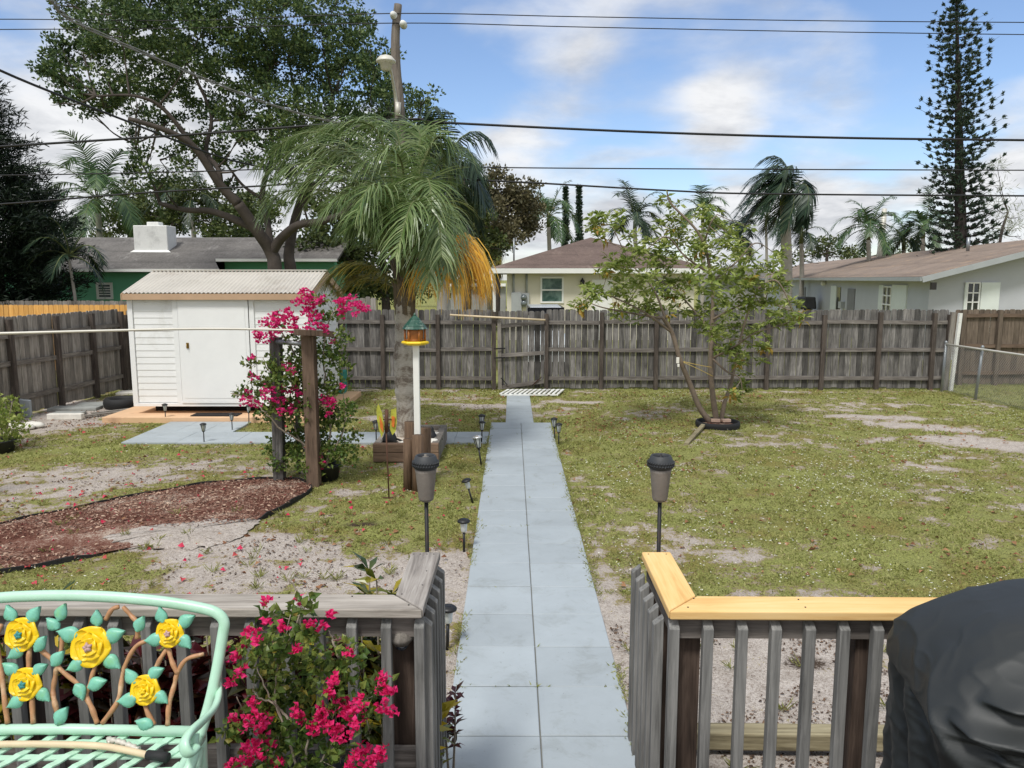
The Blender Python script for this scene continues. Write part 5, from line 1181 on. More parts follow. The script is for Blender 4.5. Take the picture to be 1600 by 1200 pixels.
# ================================================================ vegetation
def unit(a): return a/(np.linalg.norm(a,axis=-1,keepdims=True)+1e-9)
def blob_leaves(mb, blobs, nsub, nleaf, L, W, sub=.32, mode='leaf', upb=.35, hang=0, squash=.8, seed=0):
    """blobs: (Vector centre, radius). Each blob holds sub-clumps of leaves, so gaps stay open between them"""
    for c,r in blobs:
        k=max(3,int(nsub*r*r)); d=unit(nrg.normal(size=(k,3))); rad=r*nrg.uniform(.35,1.0,(k,1))**.6
        sc=np.array(tuple(c))+d*rad*np.array([1,1,squash])
        n=k*nleaf; cc=np.repeat(sc,nleaf,0); sr=r*0+sub*nrg.uniform(.55,1.25,(k,1)); sr=np.repeat(sr,nleaf,0)
        dd=unit(nrg.normal(size=(n,3))); p=cc+dd*sr*nrg.random((n,1))**.5*np.array([1.15,1.15,.7])
        dr=unit(dd+nrg.normal(size=(n,3))*.6+np.array([0,0,upb-hang]))
        (mb.leaves if mode=='leaf' else mb.cards)(p,dr,nrg.uniform(.6,1.15,n)*L,nrg.uniform(.7,1.1,n)*W)
def blobs_px(lst,Y,spread):
    out=[]
    for q in lst:
        px,py,r=q[:3]; yy=Y+(q[3] if len(q)>3 else rng.uniform(-spread,spread)); out.append((A(px,py,yy),r/1200*yy))
    return out
def limb(mb,pts,r0,r1,n=9,k=7,wob=.0):
    P=catmull(pts,k)
    if wob: P=[p+V(rng.uniform(-wob,wob),rng.uniform(-wob,wob),rng.uniform(-wob,wob)) for p in P]
    m_=len(P)-1; mb.tube(P,[r0+(r1-r0)*(i/m_)**.8 for i in range(m_+1)],n); return P
def twigs(mb,start_pts,blobs,r0,bend=.25):
    """fine branches from the nearest limb point out into each blob"""
    for c,r in blobs:
        s=min(start_pts,key=lambda p:(p-c).length); m=s.lerp(c,.5)+V(0,0,-bend*(c-s).length*.3); P=catmull([s,m,c],4); mb.tube(P,[r0*(1-.8*i/8) for i in range(9)],5)
        for k in range(4):
            e=c+V(rng.uniform(-1,1),rng.uniform(-1,1),rng.uniform(-.5,1))*r*.8; mb.tube([m.lerp(c,rng.uniform(.2,1)),c.lerp(e,.5)+V(0,0,-.04),e],[r0*.4,r0*.25,r0*.08],4)
# ---- the big oak behind the shed
OY=22.5
oak=empty('oak_tree',(A(437,500,OY).x,OY,0),'huge spreading dark oak with twin trunks towering behind the shed','tree')
ob=MB(); T=lambda px,py,dy=0:A(px,py,OY+dy)
P=[]
base1=V(T(430,500).x,OY,-.1); base2=V(T(452,500).x,OY+.9,-.1)
P+=limb(ob,[base1,T(430,430),T(424,395),T(400,358,-.3),T(372,318,-.6)],0.240,0.152,12)
P+=limb(ob,[T(372,318,-.6),T(345,290,-.8),T(305,232,-1.2),T(262,205,-1.6),T(200,185,-2)],0.152,0.056)
P+=limb(ob,[T(345,290,-.8),T(340,262,-.8),T(322,235,-.4),T(330,180,0),T(300,110,.5)],0.088,0.040)
P+=limb(ob,[T(305,232,-1.2),T(255,170,-1.6),T(210,150,-2),T(150,150,-2.4)],0.072,0.024)
P+=limb(ob,[T(400,358,-.3),T(372,345,-.2),T(330,330,.2),T(290,328,.6),T(250,318,1)],0.136,0.064)
P+=limb(ob,[T(250,318,1),T(238,285,1),T(222,255,1),T(210,225,1)],0.056,0.016); P+=limb(ob,[T(245,300,1),T(262,272,1),T(250,250,1)],0.032,0.012)
P+=limb(ob,[T(424,395),T(440,372,-.2),T(466,352,-.6),T(505,345,-.8),T(540,330,-1),T(560,300,-1.2)],0.160,0.064)
P+=limb(ob,[T(424,392),T(418,350,.4),T(410,300,.7),T(425,240,.8),T(420,160,1)],0.120,0.048)
P+=limb(ob,[T(408,310,.7),T(380,290,.8),T(360,265,1),T(340,240,1.2)],0.056,0.024)
P+=limb(ob,[base2,T(455,430,.9),T(452,390,1),T(468,320,1.2),T(500,240,1),T(520,150,.6)],0.224,0.080,12)
P+=limb(ob,[T(468,320,1.2),T(500,280,1),T(560,220,.6),T(610,180,.4)],0.104,0.032)
P+=limb(ob,[T(500,240,1),T(470,180,1.2),T(450,90,1)],0.072,0.024); P+=limb(ob,[T(300,110,.5),T(260,60,.6),T(200,20,.5)],0.040,0.016); P+=limb(ob,[T(420,160,1),T(390,80,.6),T(400,0,.6)],0.048,0.016)
P+=limb(ob,[T(620,190,.4),T(600,200,.4),T(640,230,.2),T(680,260,.2)],0.032,0.012)
OB=[(78,112,22),(100,85,30),(95,120,34),(135,60,42),(150,15,40),(215,-5,50),(130,150,34),(165,110,55),(190,45,60),(215,160,40),(240,100,60),(260,30,65),(300,130,60),(310,60,65),(330,0,60),(345,180,38),(370,100,60),(385,30,60),(400,165,55),(430,100,65),(445,40,55),(460,180,60),(480,110,60),(500,50,50),(520,180,55),(545,110,50),(555,40,36),(570,160,50),(575,80,42),(590,100,28),(600,190,45),(625,150,40),(640,185,36),(660,160,22),(668,195,26),(690,190,12),(640,225,34),(680,235,20),(600,235,40),
    (90,0,26),(170,-40,40),(390,-60,60),(250,-80,70),(470,-10,45),(530,5,28),(300,215,30),(262,190,26),(200,205,18),(165,170,24),(142,175,12),(230,255,20),(212,232,18),(205,270,13),(250,282,14),(330,232,26),(350,255,20),(372,215,30),(410,230,36),(430,265,30),(455,240,40),(390,255,18),(355,290,12),(500,230,45),(550,250,40),(480,290,20),(130,80,36),(270,240,14),(290,255,10),(90,160,14)]
bl=blobs_px(OB,OY,2.0)
twigs(ob,P,bl,.035); ob.build('trunk','oak_bark',oak)
lm=MB(); blob_leaves(lm,bl,29,54,.125,.08,.26,'leaf'); lm.build('crown','oak_leaf',oak)
# ---- generic background trees
def bgtree(name,label,pxs,Y,trunkpx,mat='bg_leaf',L=.2,W=.13,nsub=22,nleaf=44,spread=1.5,sub=.38,r0=.22,cat='tree',group='trees beyond the fences',bark='oak_bark',mode='cards',squash=.8):
    bl=blobs_px(pxs,Y,spread); x=A(trunkpx,430,Y).x; t=empty(name,(x,Y,0),label,cat,group)
    mb=MB(); cz=sum((c for c,r in bl),Vector())/len(bl); lo=min(c.z for c,r in bl)
    P=limb(mb,[V(x,Y,-.1),V(x+.1,Y,lo*.55),V(lerp(x,cz.x,.4),Y,lo+.2),V(lerp(x,cz.x,.8),Y,cz.z)],r0,r0*.4); twigs(mb,P[len(P)//3:],bl,r0*.25); mb.build('trunk',bark,t)
    mb=MB(); blob_leaves(mb,bl,nsub,nleaf,L,W,sub,mode,squash=squash); mb.build('crown',mat,t); return t
bgtree('leafy_tree','dark green tree behind the green house left of the chimney',[(195,335,34),(175,355,26),(215,310,28),(235,340,28),(150,372,18)],44,205)
bgtree('leafy_tree','yellow green tree behind the green house above the chimney',[(262,320,36),(285,345,34),(240,360,26),(300,300,28),(320,345,30),(270,290,20),(345,320,26),(225,330,24)],41,268,'bg_leaf')
bgtree('leafy_tree','green tree behind the green house roof just left of the oak trunks',[(365,350,34),(340,375,26),(390,330,32),(375,315,24),(415,320,24),(400,365,30),(370,385,24),(420,345,22)],38,372)
bgtree('leafy_tree','olive tree in shade between the oak trunks and the big palm',[(490,385,36),(520,350,38),(480,430,34),(540,400,40),(510,450,30),(560,440,34),(580,380,36),(500,320,26)],30,505,nsub=30)
bgtree('leafy_tree','dark tree just behind the big palm trunk',[(600,440,40),(560,330,44),(610,350,46),(590,290,40),(640,400,36)],27,598,nsub=30)
bgtree('leafy_tree','brown olive tree left of the twin pines, its near half',[(780,300,34),(800,330,40),(760,330,34),(820,300,26),(790,365,30),(750,365,30),(815,355,28),(835,325,16),(778,272,16)],42,775,'bg_leaf_brown',nsub=30)
bgtree('leafy_tree','green tree rising between the big palm and the brown tree',[(715,330,30),(735,300,30),(720,370,34),(745,350,28),(765,385,26),(710,290,22)],36,728,nsub=30)
bgtree('bare_tree','thin reddish half bare tree top right of the big palm',[(712,240,24),(735,255,22),(722,275,26),(700,262,18),(748,285,18)],34,728,'bg_leaf_brown',nsub=5,nleaf=14,L=.14,W=.07,r0=.14)
bgtree('leafy_tree','low rounded dark tree between the leaning palm and the far pole palm',[(1290,385,24),(1265,392,18),(1315,392,22),(1300,375,14),(1335,398,14),(1245,398,16)],70,1290,L=.3,W=.2,nsub=4,sub=.8)
bgtree('leafy_tree','low green tree over the grey house roof below the tilted pole',[(1405,395,12),(1420,385,14),(1340,405,14),(1230,405,14),(1380,405,12)],62,1410,L=.28,W=.18,nsub=4,sub=.7)
bgtree('leafy_tree','distant greenery behind the young tree beside the cream house',[(1120,425,20),(1145,430,16),(1190,425,16),(1215,432,12),(1170,432,14)],80,1150,L=.35,W=.2,nsub=3,sub=.8)
bgtree('leafy_bush','distant bush line left of the cream house under the palm fronds',[(690,455,20),(660,450,26),(720,452,18),(745,448,16),(630,452,22)],70,690,L=.35,W=.2,nsub=3,sub=.8,group='bushes beyond the fence')
# ---- dark conifer on the left
def conifer(name,label,base,top,rad,Y,mat,tiers,per,droop,cat='tree',group=None,clear=0,cardL=.28,cardW=.05,ncard=70,tipup=.25,lean=(0,0),gap=1.0,seed=1,r0=.16,profile=None):
    R_=random.Random(seed); t=empty(name,base,label,cat,group); b=Vector(base); H_=top-b.z
    mb=MB(); ax=lambda q:b+V(lean[0]*q,lean[1]*q,H_*q); mb.tube([ax(i/10) for i in range(11)],[r0*(1-.93*i/10) for i in range(11)],9)
    lm=MB()
    for i in range(tiers):
        q=clear+(1-clear)*((i+.3)/tiers); pr=profile(q) if profile else (1-q)**.8+.04
        for j in range(per):
            a=2*math.pi*(j+R_.random()*.6)/per+i*.7; Lb=rad*pr*R_.uniform(.72,1.12)
            s=ax(q); d=V(math.cos(a),math.sin(a),0); n=6; pts=[]
            for k in range(n+1):
                u=k/n; pts.append(s+d*(Lb*u)+V(0,0,Lb*(-droop*u+tipup*u*u)))
            mb.tube(pts,[max(.008,r0*.16*(1-q))*(1-.85*k/n) for k in range(n+1)],4)
            m_=int(ncard*Lb/rad*R_.uniform(.7,1.1))+4
            for k in range(max(3,int(6*pr*gap)+1)):
                u=.28+.72*(k+R_.random()*.5)/max(1,int(6*pr*gap)+1); c=pts[0].lerp(pts[-1],u); c.z=s.z+Lb*(-droop*u+tipup*u*u)
                mm=max(5,m_//6); side=d.cross(V(0,0,1)); dirs=nrg.normal(size=(mm,3))*.55+np.array(tuple(d))*.7+np.array([0,0,.25]); 
                pos=np.array(tuple(c))+nrg.normal(size=(mm,3))*np.array([.09,.09,.06])*(1+Lb*.35)+np.array(tuple(side))*nrg.normal(size=(mm,1))*Lb*.14*u
                lm.cards(pos,unit(dirs),nrg.uniform(.6,1.1,mm)*cardL,cardW)
    mb.build('trunk','pine_bark',t); lm.build('crown',mat,t); return t
g=A(2,300,23.9); conifer('dark_pine','tall nearly black pine filling the left edge beyond the fence',(g.x-.3,23.9,0),A(0,118,23.9).z,2.25,23.9,'dark_needle',26,9,.05,cardL=.26,cardW=.032,ncard=620,tipup=.22,seed=3,clear=.06,r0=.2,profile=lambda q:min(1,(1-q)*1.9+.02)*(.82+.3*math.sin(q*31)**2))
# ---- norfolk pines on the right
def norfolk(label,Y,pxb,pxt,pyt,clear,tiers,per,profile,tuft,L,Wd,step,seed,r0,tipup,group=None,nc=13):
    R_=random.Random(seed); b=V(A(pxb,400,Y).x,Y,0); top=A(pxt,pyt,Y); top.y=Y; t=empty('norfolk_pine',tuple(b),label,'tree',group)
    ax=lambda q:b.lerp(top,q); mb=MB(); mb.tube([ax(i/12) for i in range(13)],[r0*(1-.93*i/12) for i in range(13)],10); lm=MB(); cs=[]; ds=[]
    for i in range(tiers):
        q=clear+(1-clear)*((i+.3)/tiers)**.93; rad=profile(q)
        for j in range(per):
            if R_.random()<.10: continue
            a=2*math.pi*(j+R_.random()*.75)/per+i*.9; Lb=rad*R_.uniform(.62,1.18)*(1.18 if R_.random()<.08 else 1); d=V(math.cos(a),math.sin(a),0); s0=ax(q); sd=V(-d.y,d.x,0)
            P=[s0+d*Lb*u+V(0,0,Lb*(-.04*u+tipup*u*u)) for u in (0,.25,.5,.75,1)]
            mb.tube(P,[max(.012,.05*(1-q))*(1-.18*k) for k in range(5)],4)
            u=.30
            while u<=1.0:
                k=min(3,int(u*4)); c=P[k].lerp(P[k+1],u*4-k)
                for sg in ((0,) if u>.93 else (-1,1,0) if R_.random()<.45 else (-1,1)):
                    cc=c+sd*sg*R_.uniform(.10,.20)*(.5+Lb*.45)*(1.25-u)+V(0,0,R_.uniform(-.03,.07)); cs.append(tuple(cc)); ds.append(tuple((d*.7+sd*sg*.6+V(0,0,.55)).normalized()))
                u+=step/max(.3,Lb)
    c=np.repeat(np.array(cs),nc,0); dd=np.repeat(np.array(ds),nc,0); n=len(c)
    dr=unit(dd+nrg.normal(size=(n,3))*.5); lm.cards(c+nrg.normal(size=(n,3))*tuft*.25-dr*L*.3,dr,nrg.uniform(.7,1.1,n)*L,Wd)
    mb.build('trunk','pine_bark',t); lm.build('crown','pine_needle',t)
norfolk('very tall norfolk pine rising out of the top right of the picture',34,1514,1494,-28,.12,42,7,lambda q:(1.12+.85*(1-q)) if q<.86 else max(.05,(1-q)*8.6),.12,.20,.055,.36,5,.34,.34,nc=13)
for px,tp,lb in ((884,291,'left pine of the narrow far pair behind the cream house'),(905,289,'right pine of the narrow far pair behind the cream house')):
    norfolk(lb,60,px,px,tp,.15,30,7,lambda q:.95*(1-q)**.8+.03,.2,.30,.10,.42,px,.22,.55,'narrow far pines',nc=8)
bgtree('casuarina_tree','wispy grey green tree to the right of the tall norfolk pine',[(1560,290,18),(1562,330,22),(1575,360,24),(1548,370,20),(1590,340,16),(1595,370,20),(1558,262,10)],40,1552,'casuarina',L=.42,W=.03,nsub=9,nleaf=30,sub=.5,r0=.12,group=None)
# ================================================================ palms
def frond(mbR,mbL,P,leafL,n,w,hang=.6,wind=V(0,0,0),r0=.02,start=.14,vshape=.35,segs=3,jit=.15,R_=rng):
    m_=len(P)-1; mbR.tube(P,[r0*(1-.85*i/m_) for i in range(m_+1)],5)
    vs=[];fs=[]
    for i in range(n):
        t=start+(1-start)*(i+.5)/n; f=t*m_; k=min(int(f),m_-1); p=P[k].lerp(P[k+1],f-k); d=(P[k+1]-P[k]).normalized()
        sd=d.cross(V(0,0,1)); 
        if sd.length<.05: sd=d.cross(V(0,1,0))
        sd.normalize(); up=sd.cross(d)
        Ll=leafL*(.35+1.0*math.sin(math.pi*min(1,(t-start)/(1-start)*.80+.12)))*R_.uniform(.85,1.12)
        for s in (-1,1):
            dr=(sd*s*1.0+d*(.55+.5*t)+up*(vshape+R_.uniform(-jit,jit))).normalized(); q=p.copy(); ww=w; wd=d.cross(dr).cross(dr)
            wd=dr.cross(up).normalized() if dr.cross(up).length>.1 else d
            b=len(vs)
            for j in range(segs+1):
                tt=j/segs; wj=w*.5*(1-.9*tt**2)+.001
                vs+= [q+wd*wj,q-wd*wj]
                dr=(dr+V(0,0,-hang)*(1.3/segs)+wind*(1.2/segs)+V(R_.uniform(-1,1),R_.uniform(-1,1),R_.uniform(-1,1))*jit*.4).normalized(); q=q+dr*(Ll/segs)
            for j in range(segs): a=b+2*j; fs.append((a,a+1,a+3,a+2))
    mbL.add(vs,fs,False)
def palm(name,label,base,crown,nf,L,mat='palm_leaf_far',trunk_r=.14,bark='palm_grey',wind=V(-.25,0,0),group='palms beyond the fences',n=26,w=.035,leafL=.5,droop=1.0,seed=1,hang=.5,upmin=-.3,shaft=True):
    R_=random.Random(seed); b=Vector(base); c=Vector(crown); t=empty(name,base,label,'palm tree',group)
    mb=MB(); m_=b.lerp(c,.5)+V(.1,0,0); P=catmull([b-V(0,0,.1),m_,c],6); mb.tube(P,[trunk_r*(1.15-.35*i/12) for i in range(13)],10); mb.build('trunk',bark,t)
    if shaft: mb=MB(); mb.tube([c-V(0,0,.1),c+V(0,0,.3),c+V(0,0,.75)],[trunk_r*.85,trunk_r*.8,trunk_r*.3],10); mb.build('crownshaft','rachis_dark',t)
    mr=MB(); ml=MB()
    for i in range(nf):
        a=2.39996*i+R_.random()*.4; e=upmin+(1.35-upmin)*((i+.5)/nf)**.8; d=V(math.cos(a)*math.cos(e),math.sin(a)*math.cos(e),math.sin(e)); q=c+V(0,0,.5 if shaft else .1); pts=[q.copy()]; LL=L*R_.uniform(.85,1.1)
        for k in range(8):
            q=q+d*(LL/8); pts.append(q.copy()); d=(d+V(0,0,-.17*droop)*(1+.3*k)*max(.15,math.hypot(d.x,d.y)+.2)+wind*.32).normalized()
        frond(mr,ml,pts,leafL,n,w,hang,wind*.9,.03,R_=R_,segs=2)
    mr.build('frond_ribs','rachis_dark',t); ml.build('fronds',mat,t); return t
def palm_px(label,px,pyc,Y,L,nf=15,**k):
    c=A(px,pyc,Y); bx=k.pop('bx',px); return palm('palm_tree',label,(A(bx,430,Y).x,Y,0),c,nf,L,**k)
palm_px('palm with one straight upright frond behind the green house left side',153,330,37,3.5,nf=16,n=36,w=.06,seed=4,wind=V(-.12,0,0),leafL=.8,trunk_r=.16,bx=152)
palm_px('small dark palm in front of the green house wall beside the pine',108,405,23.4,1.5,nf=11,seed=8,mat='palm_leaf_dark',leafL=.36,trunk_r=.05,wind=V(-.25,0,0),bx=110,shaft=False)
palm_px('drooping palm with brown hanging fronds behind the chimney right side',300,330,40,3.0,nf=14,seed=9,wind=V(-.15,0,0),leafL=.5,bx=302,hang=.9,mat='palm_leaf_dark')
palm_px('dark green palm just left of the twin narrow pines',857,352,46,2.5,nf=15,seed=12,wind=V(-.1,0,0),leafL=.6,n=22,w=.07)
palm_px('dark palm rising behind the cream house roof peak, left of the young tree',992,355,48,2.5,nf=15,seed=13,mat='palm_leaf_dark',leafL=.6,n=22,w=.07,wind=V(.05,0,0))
palm_px('palm showing its top behind the young tree crown',1098,345,50,2.3,nf=14,seed=14,leafL=.6,n=20,w=.07,wind=V(.1,0,0))
palm_px('small bushy palm just right of the young tree crown',1155,382,52,2.2,nf=14,seed=15,mat='palm_leaf_dark',leafL=.55,n=20,w=.07)
palm_px('thin trunk palm leaning left behind the big windblown palm',1197,352,50,2.6,nf=12,seed=16,mat='palm_leaf_dark',leafL=.6,n=20,w=.07,wind=V(-.5,0,0),trunk_r=.10,hang=.8)
palm_px('big windblown royal palm with thick grey trunk left of the grey house',1226,318,40,3.0,nf=24,seed=17,mat='palm_leaf_dark',leafL=.85,n=34,w=.07,wind=V(-.62,0,0),trunk_r=.30,bx=1230,hang=1.0,droop=1.35)
palm_px('short dark palm hugging the thick trunk of the windblown palm',1252,378,44,1.9,nf=12,seed=18,mat='palm_leaf_dark',leafL=.5,n=20,w=.06)
palm_px('broad palm beside the tilted concrete pole over the grey house roof',1357,372,44,2.4,nf=15,seed=19,leafL=.6,n=24,w=.06,wind=V(-.05,0,0))
palm_px('palm at the left foot of the tall norfolk pine',1442,370,44,2.2,nf=14,seed=20,leafL=.55,n=22,w=.06)
palm_px('low palm between the pole palm and the pine palm over the roof',1412,388,46,1.6,nf=12,seed=21,leafL=.45,n=20,w=.06,mat='palm_leaf_dark')
palm_px('dark shaggy palm standing close behind the big front palm',690,300,20.5,2.1,nf=16,seed=22,mat='palm_leaf_dark',leafL=.7,n=34,w=.05,wind=V(-.05,0,0),trunk_r=.16,bx=683,hang=1.1,droop=1.3)
palm_px('pale stringy fan palm left of the cream house porch',758,405,38,1.5,nf=14,seed=23,mat='palm_leaf_olive',leafL=.6,n=14,w=.05,hang=1.2,droop=1.4,bx=765)
# ---- the big queen palm in the yard
QY=11.3; q=lambda px,py,dy=0:A(px,py,QY+dy)
qp=empty('queen_palm',(q(632,690).x,QY,.15),'large windswept queen palm with drooping fronds growing in the timber planter','palm tree')
mb=MB(); P=[V(q(633,690).x,QY,.05),q(634,640),q(633,610),q(631,560),q(631,520),q(632,480),q(634,440)]
PP=catmull(P,8); RR=[]
for i,p in enumerate(PP): RR.append((.135 if i<14 else .150 if i<28 else .135-.02*(i-28)/20)*(1+.05*math.sin(i*2.1)+.025*rng.uniform(-1,1)))
mb.tube(PP,RR,20); mb.build('trunk','palm_bark',qp)
mb=MB()   # old leaf bases
for i in range(22):
    a=i*2.4; z=.0+i*.028; c=q(633,505)+V(math.cos(a)*.09,math.sin(a)*.09,z); d=V(math.cos(a)*.13,math.sin(a)*.13,1).normalized()
    mb.tube([c-d*.05,c+d*.16,c+d*.42,c+d*.6+V(math.cos(a)*.05,math.sin(a)*.05,0)],[.055,.045,.022,.012],7,squash=.5)
mb.build('leaf_bases','boot_fibre',qp)
def qfrond(pts,mat,leafL=.52,n=58,hang=.75,w=.019,wind=V(-.18,0,0),r0=.026,ridge='rachis'):
    P=catmull([q(*p) for p in pts],6); mr=MB(); ml=MB(); frond(mr,ml,P,leafL,n,w,hang,wind,r0,start=.2,vshape=.45,segs=4,jit=.34)
    f=ml.build('frond',mat,qp); mr.build('rib',ridge,f)
F_=[
 ([(633,450,0),(612,350,.1),(560,250,.2),(480,225,.3),(420,275,.3)],'palm_leaf'),
 ([(632,450,0),(600,340,-.3),(530,265,-.6),(455,262,-.8),(415,330,-.9)],'palm_leaf'),
 ([(633,450,0),(615,330,.4),(575,225,.7),(520,195,1.0),(455,220,1.2)],'palm_leaf'),
 ([(634,450,0),(620,320,0),(595,215,-.1),(560,190,-.2),(505,205,-.3)],'palm_leaf'),
 ([(635,450,0),(630,330,.2),(625,230,.3),(610,195,.4),(575,190,.5)],'palm_leaf'),
 ([(636,450,0),(645,330,.3),(655,240,.5),(655,205,.6),(640,192,.7)],'palm_leaf'),
 ([(637,450,0),(655,340,.2),(680,265,.3),(698,245,.4),(712,262,.4)],'palm_leaf'),
 ([(637,450,0),(655,370,-.2),(685,320,-.4),(705,325,-.5),(715,365,-.6)],'palm_leaf'),
 ([(633,450,0),(605,370,-.5),(565,310,-1.0),(530,310,-1.3),(505,360,-1.4)],'palm_leaf'),
 ([(634,450,0),(625,360,-.7),(605,300,-1.2),(580,290,-1.6),(560,330,-1.8)],'palm_leaf'),
 ([(635,450,-.1),(640,370,-.8),(650,320,-1.3),(640,325,-1.6),(618,400,-1.9)],'palm_leaf'),
 ([(635,450,-.1),(645,380,-.6),(668,335,-1.0),(685,345,-1.2),(690,400,-1.4)],'palm_leaf'),
 ([(634,450,0),(620,390,-.4),(590,350,-.7),(562,360,-.9),(548,420,-1.0)],'palm_leaf'),
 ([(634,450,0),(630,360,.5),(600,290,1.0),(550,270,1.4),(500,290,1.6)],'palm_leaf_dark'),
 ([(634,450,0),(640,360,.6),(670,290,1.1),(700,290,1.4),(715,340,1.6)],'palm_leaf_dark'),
 ([(634,450,0),(632,370,-.3),(612,330,-.6),(600,350,-.8),(590,430,-.9)],'palm_leaf'),
 ([(634,455,0),(610,435,-.1),(575,415,-.2),(540,415,-.2),(512,438,-.2)],'palm_leaf_olive'),
 ([(634,455,0),(612,445,.1),(585,432,.2),(560,436,.2),(535,455,.2)],'palm_leaf_olive'),
 ([(636,455,0),(665,420,0),(700,382,0),(730,378,0),(745,415,0)],'palm_leaf_yellow'),
 ([(636,455,0),(660,425,-.2),(688,395,-.3),(712,398,-.4),(722,430,-.4)],'palm_leaf_yellow'),
 ([(636,455,0),(658,430,.2),(690,392,.3),(720,395,.3),(742,440,.3)],'palm_leaf_olive'),
 ([(636,450,0),(650,395,-.3),(672,365,-.6),(690,380,-.8),(698,425,-.9)],'palm_leaf'),
 ([(635,450,0),(648,300,-.1),(675,225,-.1),(690,215,-.1),(700,240,-.1)],'palm_leaf'),
]
F_+=[([(636,455,0),(662,405,.2),(705,368,.3),(740,385,.3),(752,450,.3)],'palm_leaf_yellow'),([(636,455,0),(662,420,-.1),(695,385,-.2),(728,385,-.2),(738,430,-.2)],'palm_leaf_yellow'),([(636,455,0),(660,425,.3),(688,400,.4),(706,405,.4),(712,445,.4)],'palm_leaf_olive'),
 ([(633,450,.1),(605,330,.3),(545,225,.5),(470,210,.7),(410,262,.9)],'palm_leaf'),([(633,450,.1),(600,350,-.2),(525,300,-.4),(450,300,-.5),(420,350,-.6)],'palm_leaf'),
 ([(633,450,.1),(612,345,.2),(560,245,.2),(500,240,.2),(450,300,.2)],'palm_leaf'),([(633,450,.1),(607,360,-.3),(550,290,-.6),(490,280,-.8),(455,340,-.9)],'palm_leaf'),
 ([(634,450,0),(618,350,.3),(590,260,.8),(545,235,1.2),(490,270,1.4)],'palm_leaf'),([(635,450,0),(632,340,-.2),(628,255,-.5),(600,235,-.8),(560,265,-1.0)],'palm_leaf'),
 ([(636,450,0),(645,350,-.3),(662,285,-.7),(672,290,-1.0),(675,350,-1.2)],'palm_leaf'),([(634,450,0),(622,370,-.5),(600,320,-1.0),(580,330,-1.3),(565,400,-1.5)],'palm_leaf'),
 ([(636,450,0),(642,330,.1),(665,240,.2),(690,230,.3),(706,290,.4)],'palm_leaf'),([(636,455,0),(664,415,.1),(702,372,.1),(736,372,.1),(750,430,.1)],'palm_leaf_yellow'),
 ([(635,450,0),(640,390,-.5),(655,360,-.9),(668,372,-1.2),(672,440,-1.4)],'palm_leaf'),([(635,450,0),(625,400,-.4),(605,385,-.8),(595,405,-1.0),(588,455,-1.1)],'palm_leaf')]
for pts,mt_ in F_:
    if mt_=='palm_leaf': pts=[(px if px>600 else 600-(600-px)*1.04,(py if (py<330 or px>600) else 330+(py-330)*.25),dy) for px,py,dy in pts]
    yl_=mt_=='palm_leaf_yellow'
    qfrond(pts,mt_,.80 if yl_ else .50,60,2.0 if yl_ else rng.uniform(.75,1.25),.022 if yl_ else .018,V(-.02,0,0) if yl_ else V(-.22,0,0),ridge='bamboo' if yl_ else 'rachis_dark')
# ================================================================ young tree on the right
YT=13.05; y_=lambda px,py,dy=0:A(px,py,YT+dy)
yt=empty('young_tree',(y_(1122,665).x,YT,0),'young multi stemmed tree with long light green leaves in a black ring','tree')
yb_=MB(); P=[]
b0=V(y_(1120,665).x,YT,-.05)
P+=limb(yb_,[b0,y_(1095,640),y_(1078,600),y_(1062,560,-.1),(y_(1050,520,-.1)),y_(1035,495,-.2)],.055,.032,10)
P+=limb(yb_,[b0+V(.02,0,0),y_(1114,620),y_(1110,570),y_(1113,500),y_(1112,440),y_(1095,370),y_(1050,320,.1),y_(1042,300,.1)],.058,.012,10)
P+=limb(yb_,[b0+V(.05,0,0),y_(1132,630),y_(1142,600,.1),y_(1150,560,.2),y_(1165,500,.3),y_(1185,450,.3)],.045,.015,9)
for l in ([(1050,520,-.1),(1010,490,-.3),(960,465,-.4),(925,455,-.5)],[(1040,498,-.2),(1020,450,0),(985,410,.3),(955,350,.4)],[(1112,500),(1150,480,-.3),(1190,470,-.5),(1235,485,-.6)],[(1113,520),(1080,480,.4),(1050,450,.6),(1010,430,.8)],
          [(1112,440),(1150,410,.3),(1180,380,.5),(1210,395,.6)],[(1112,430),(1070,400,-.3),(1040,370,-.5),(1000,400,-.6)],[(1113,560),(1150,540,-.4),(1180,520,-.6),(1215,510,-.7)],[(1100,380),(1110,350,-.2),(1120,335,-.2)],[(1113,560),(1135,580,-.3),(1155,590,-.4),(1160,610,-.4)],[(1185,450,.3),(1215,440,.2),(1245,500,.1)],[(1040,498,-.2),(990,490,.2),(940,480,.3),(915,470,.4)]):
    P+=limb(yb_,[y_(*p) for p in l],.022,.007,6)
YB=[(938,348,24),(960,345,20),(925,352,16),(943,372,18),(1038,312,16),(1052,322,14),(1045,355,28),(1015,385,32),(985,400,34),(950,425,30),(925,455,26),(915,470,18),(965,460,32),(1000,440,36),(1040,405,36),(1075,375,34),(1100,340,22),(1120,352,24),(1108,395,38),(1148,385,30),(1170,400,24),(1065,440,36),(1100,440,34),(1145,430,38),(1175,445,32),(1205,425,24),(1222,400,16),(1220,445,26),(1190,475,32),(1225,480,26),(1245,495,18),(1150,475,34),(1110,480,26),(1030,470,30),(1005,480,26),(970,485,22),(1060,480,24),(1140,510,28),(1175,515,28),(1195,540,20),(1105,520,24),(1125,540,24),(1150,555,26),(1172,570,22),(1158,600,20),(1140,615,14),(1215,505,22),(1085,505,18),(905,480,12),(985,365,16),(1165,350,12)]
bl=blobs_px(YB,YT,1.3); twigs(yb_,P,bl,.009,.1); yb_.build('trunk','young_bark',yt)
lm=MB()
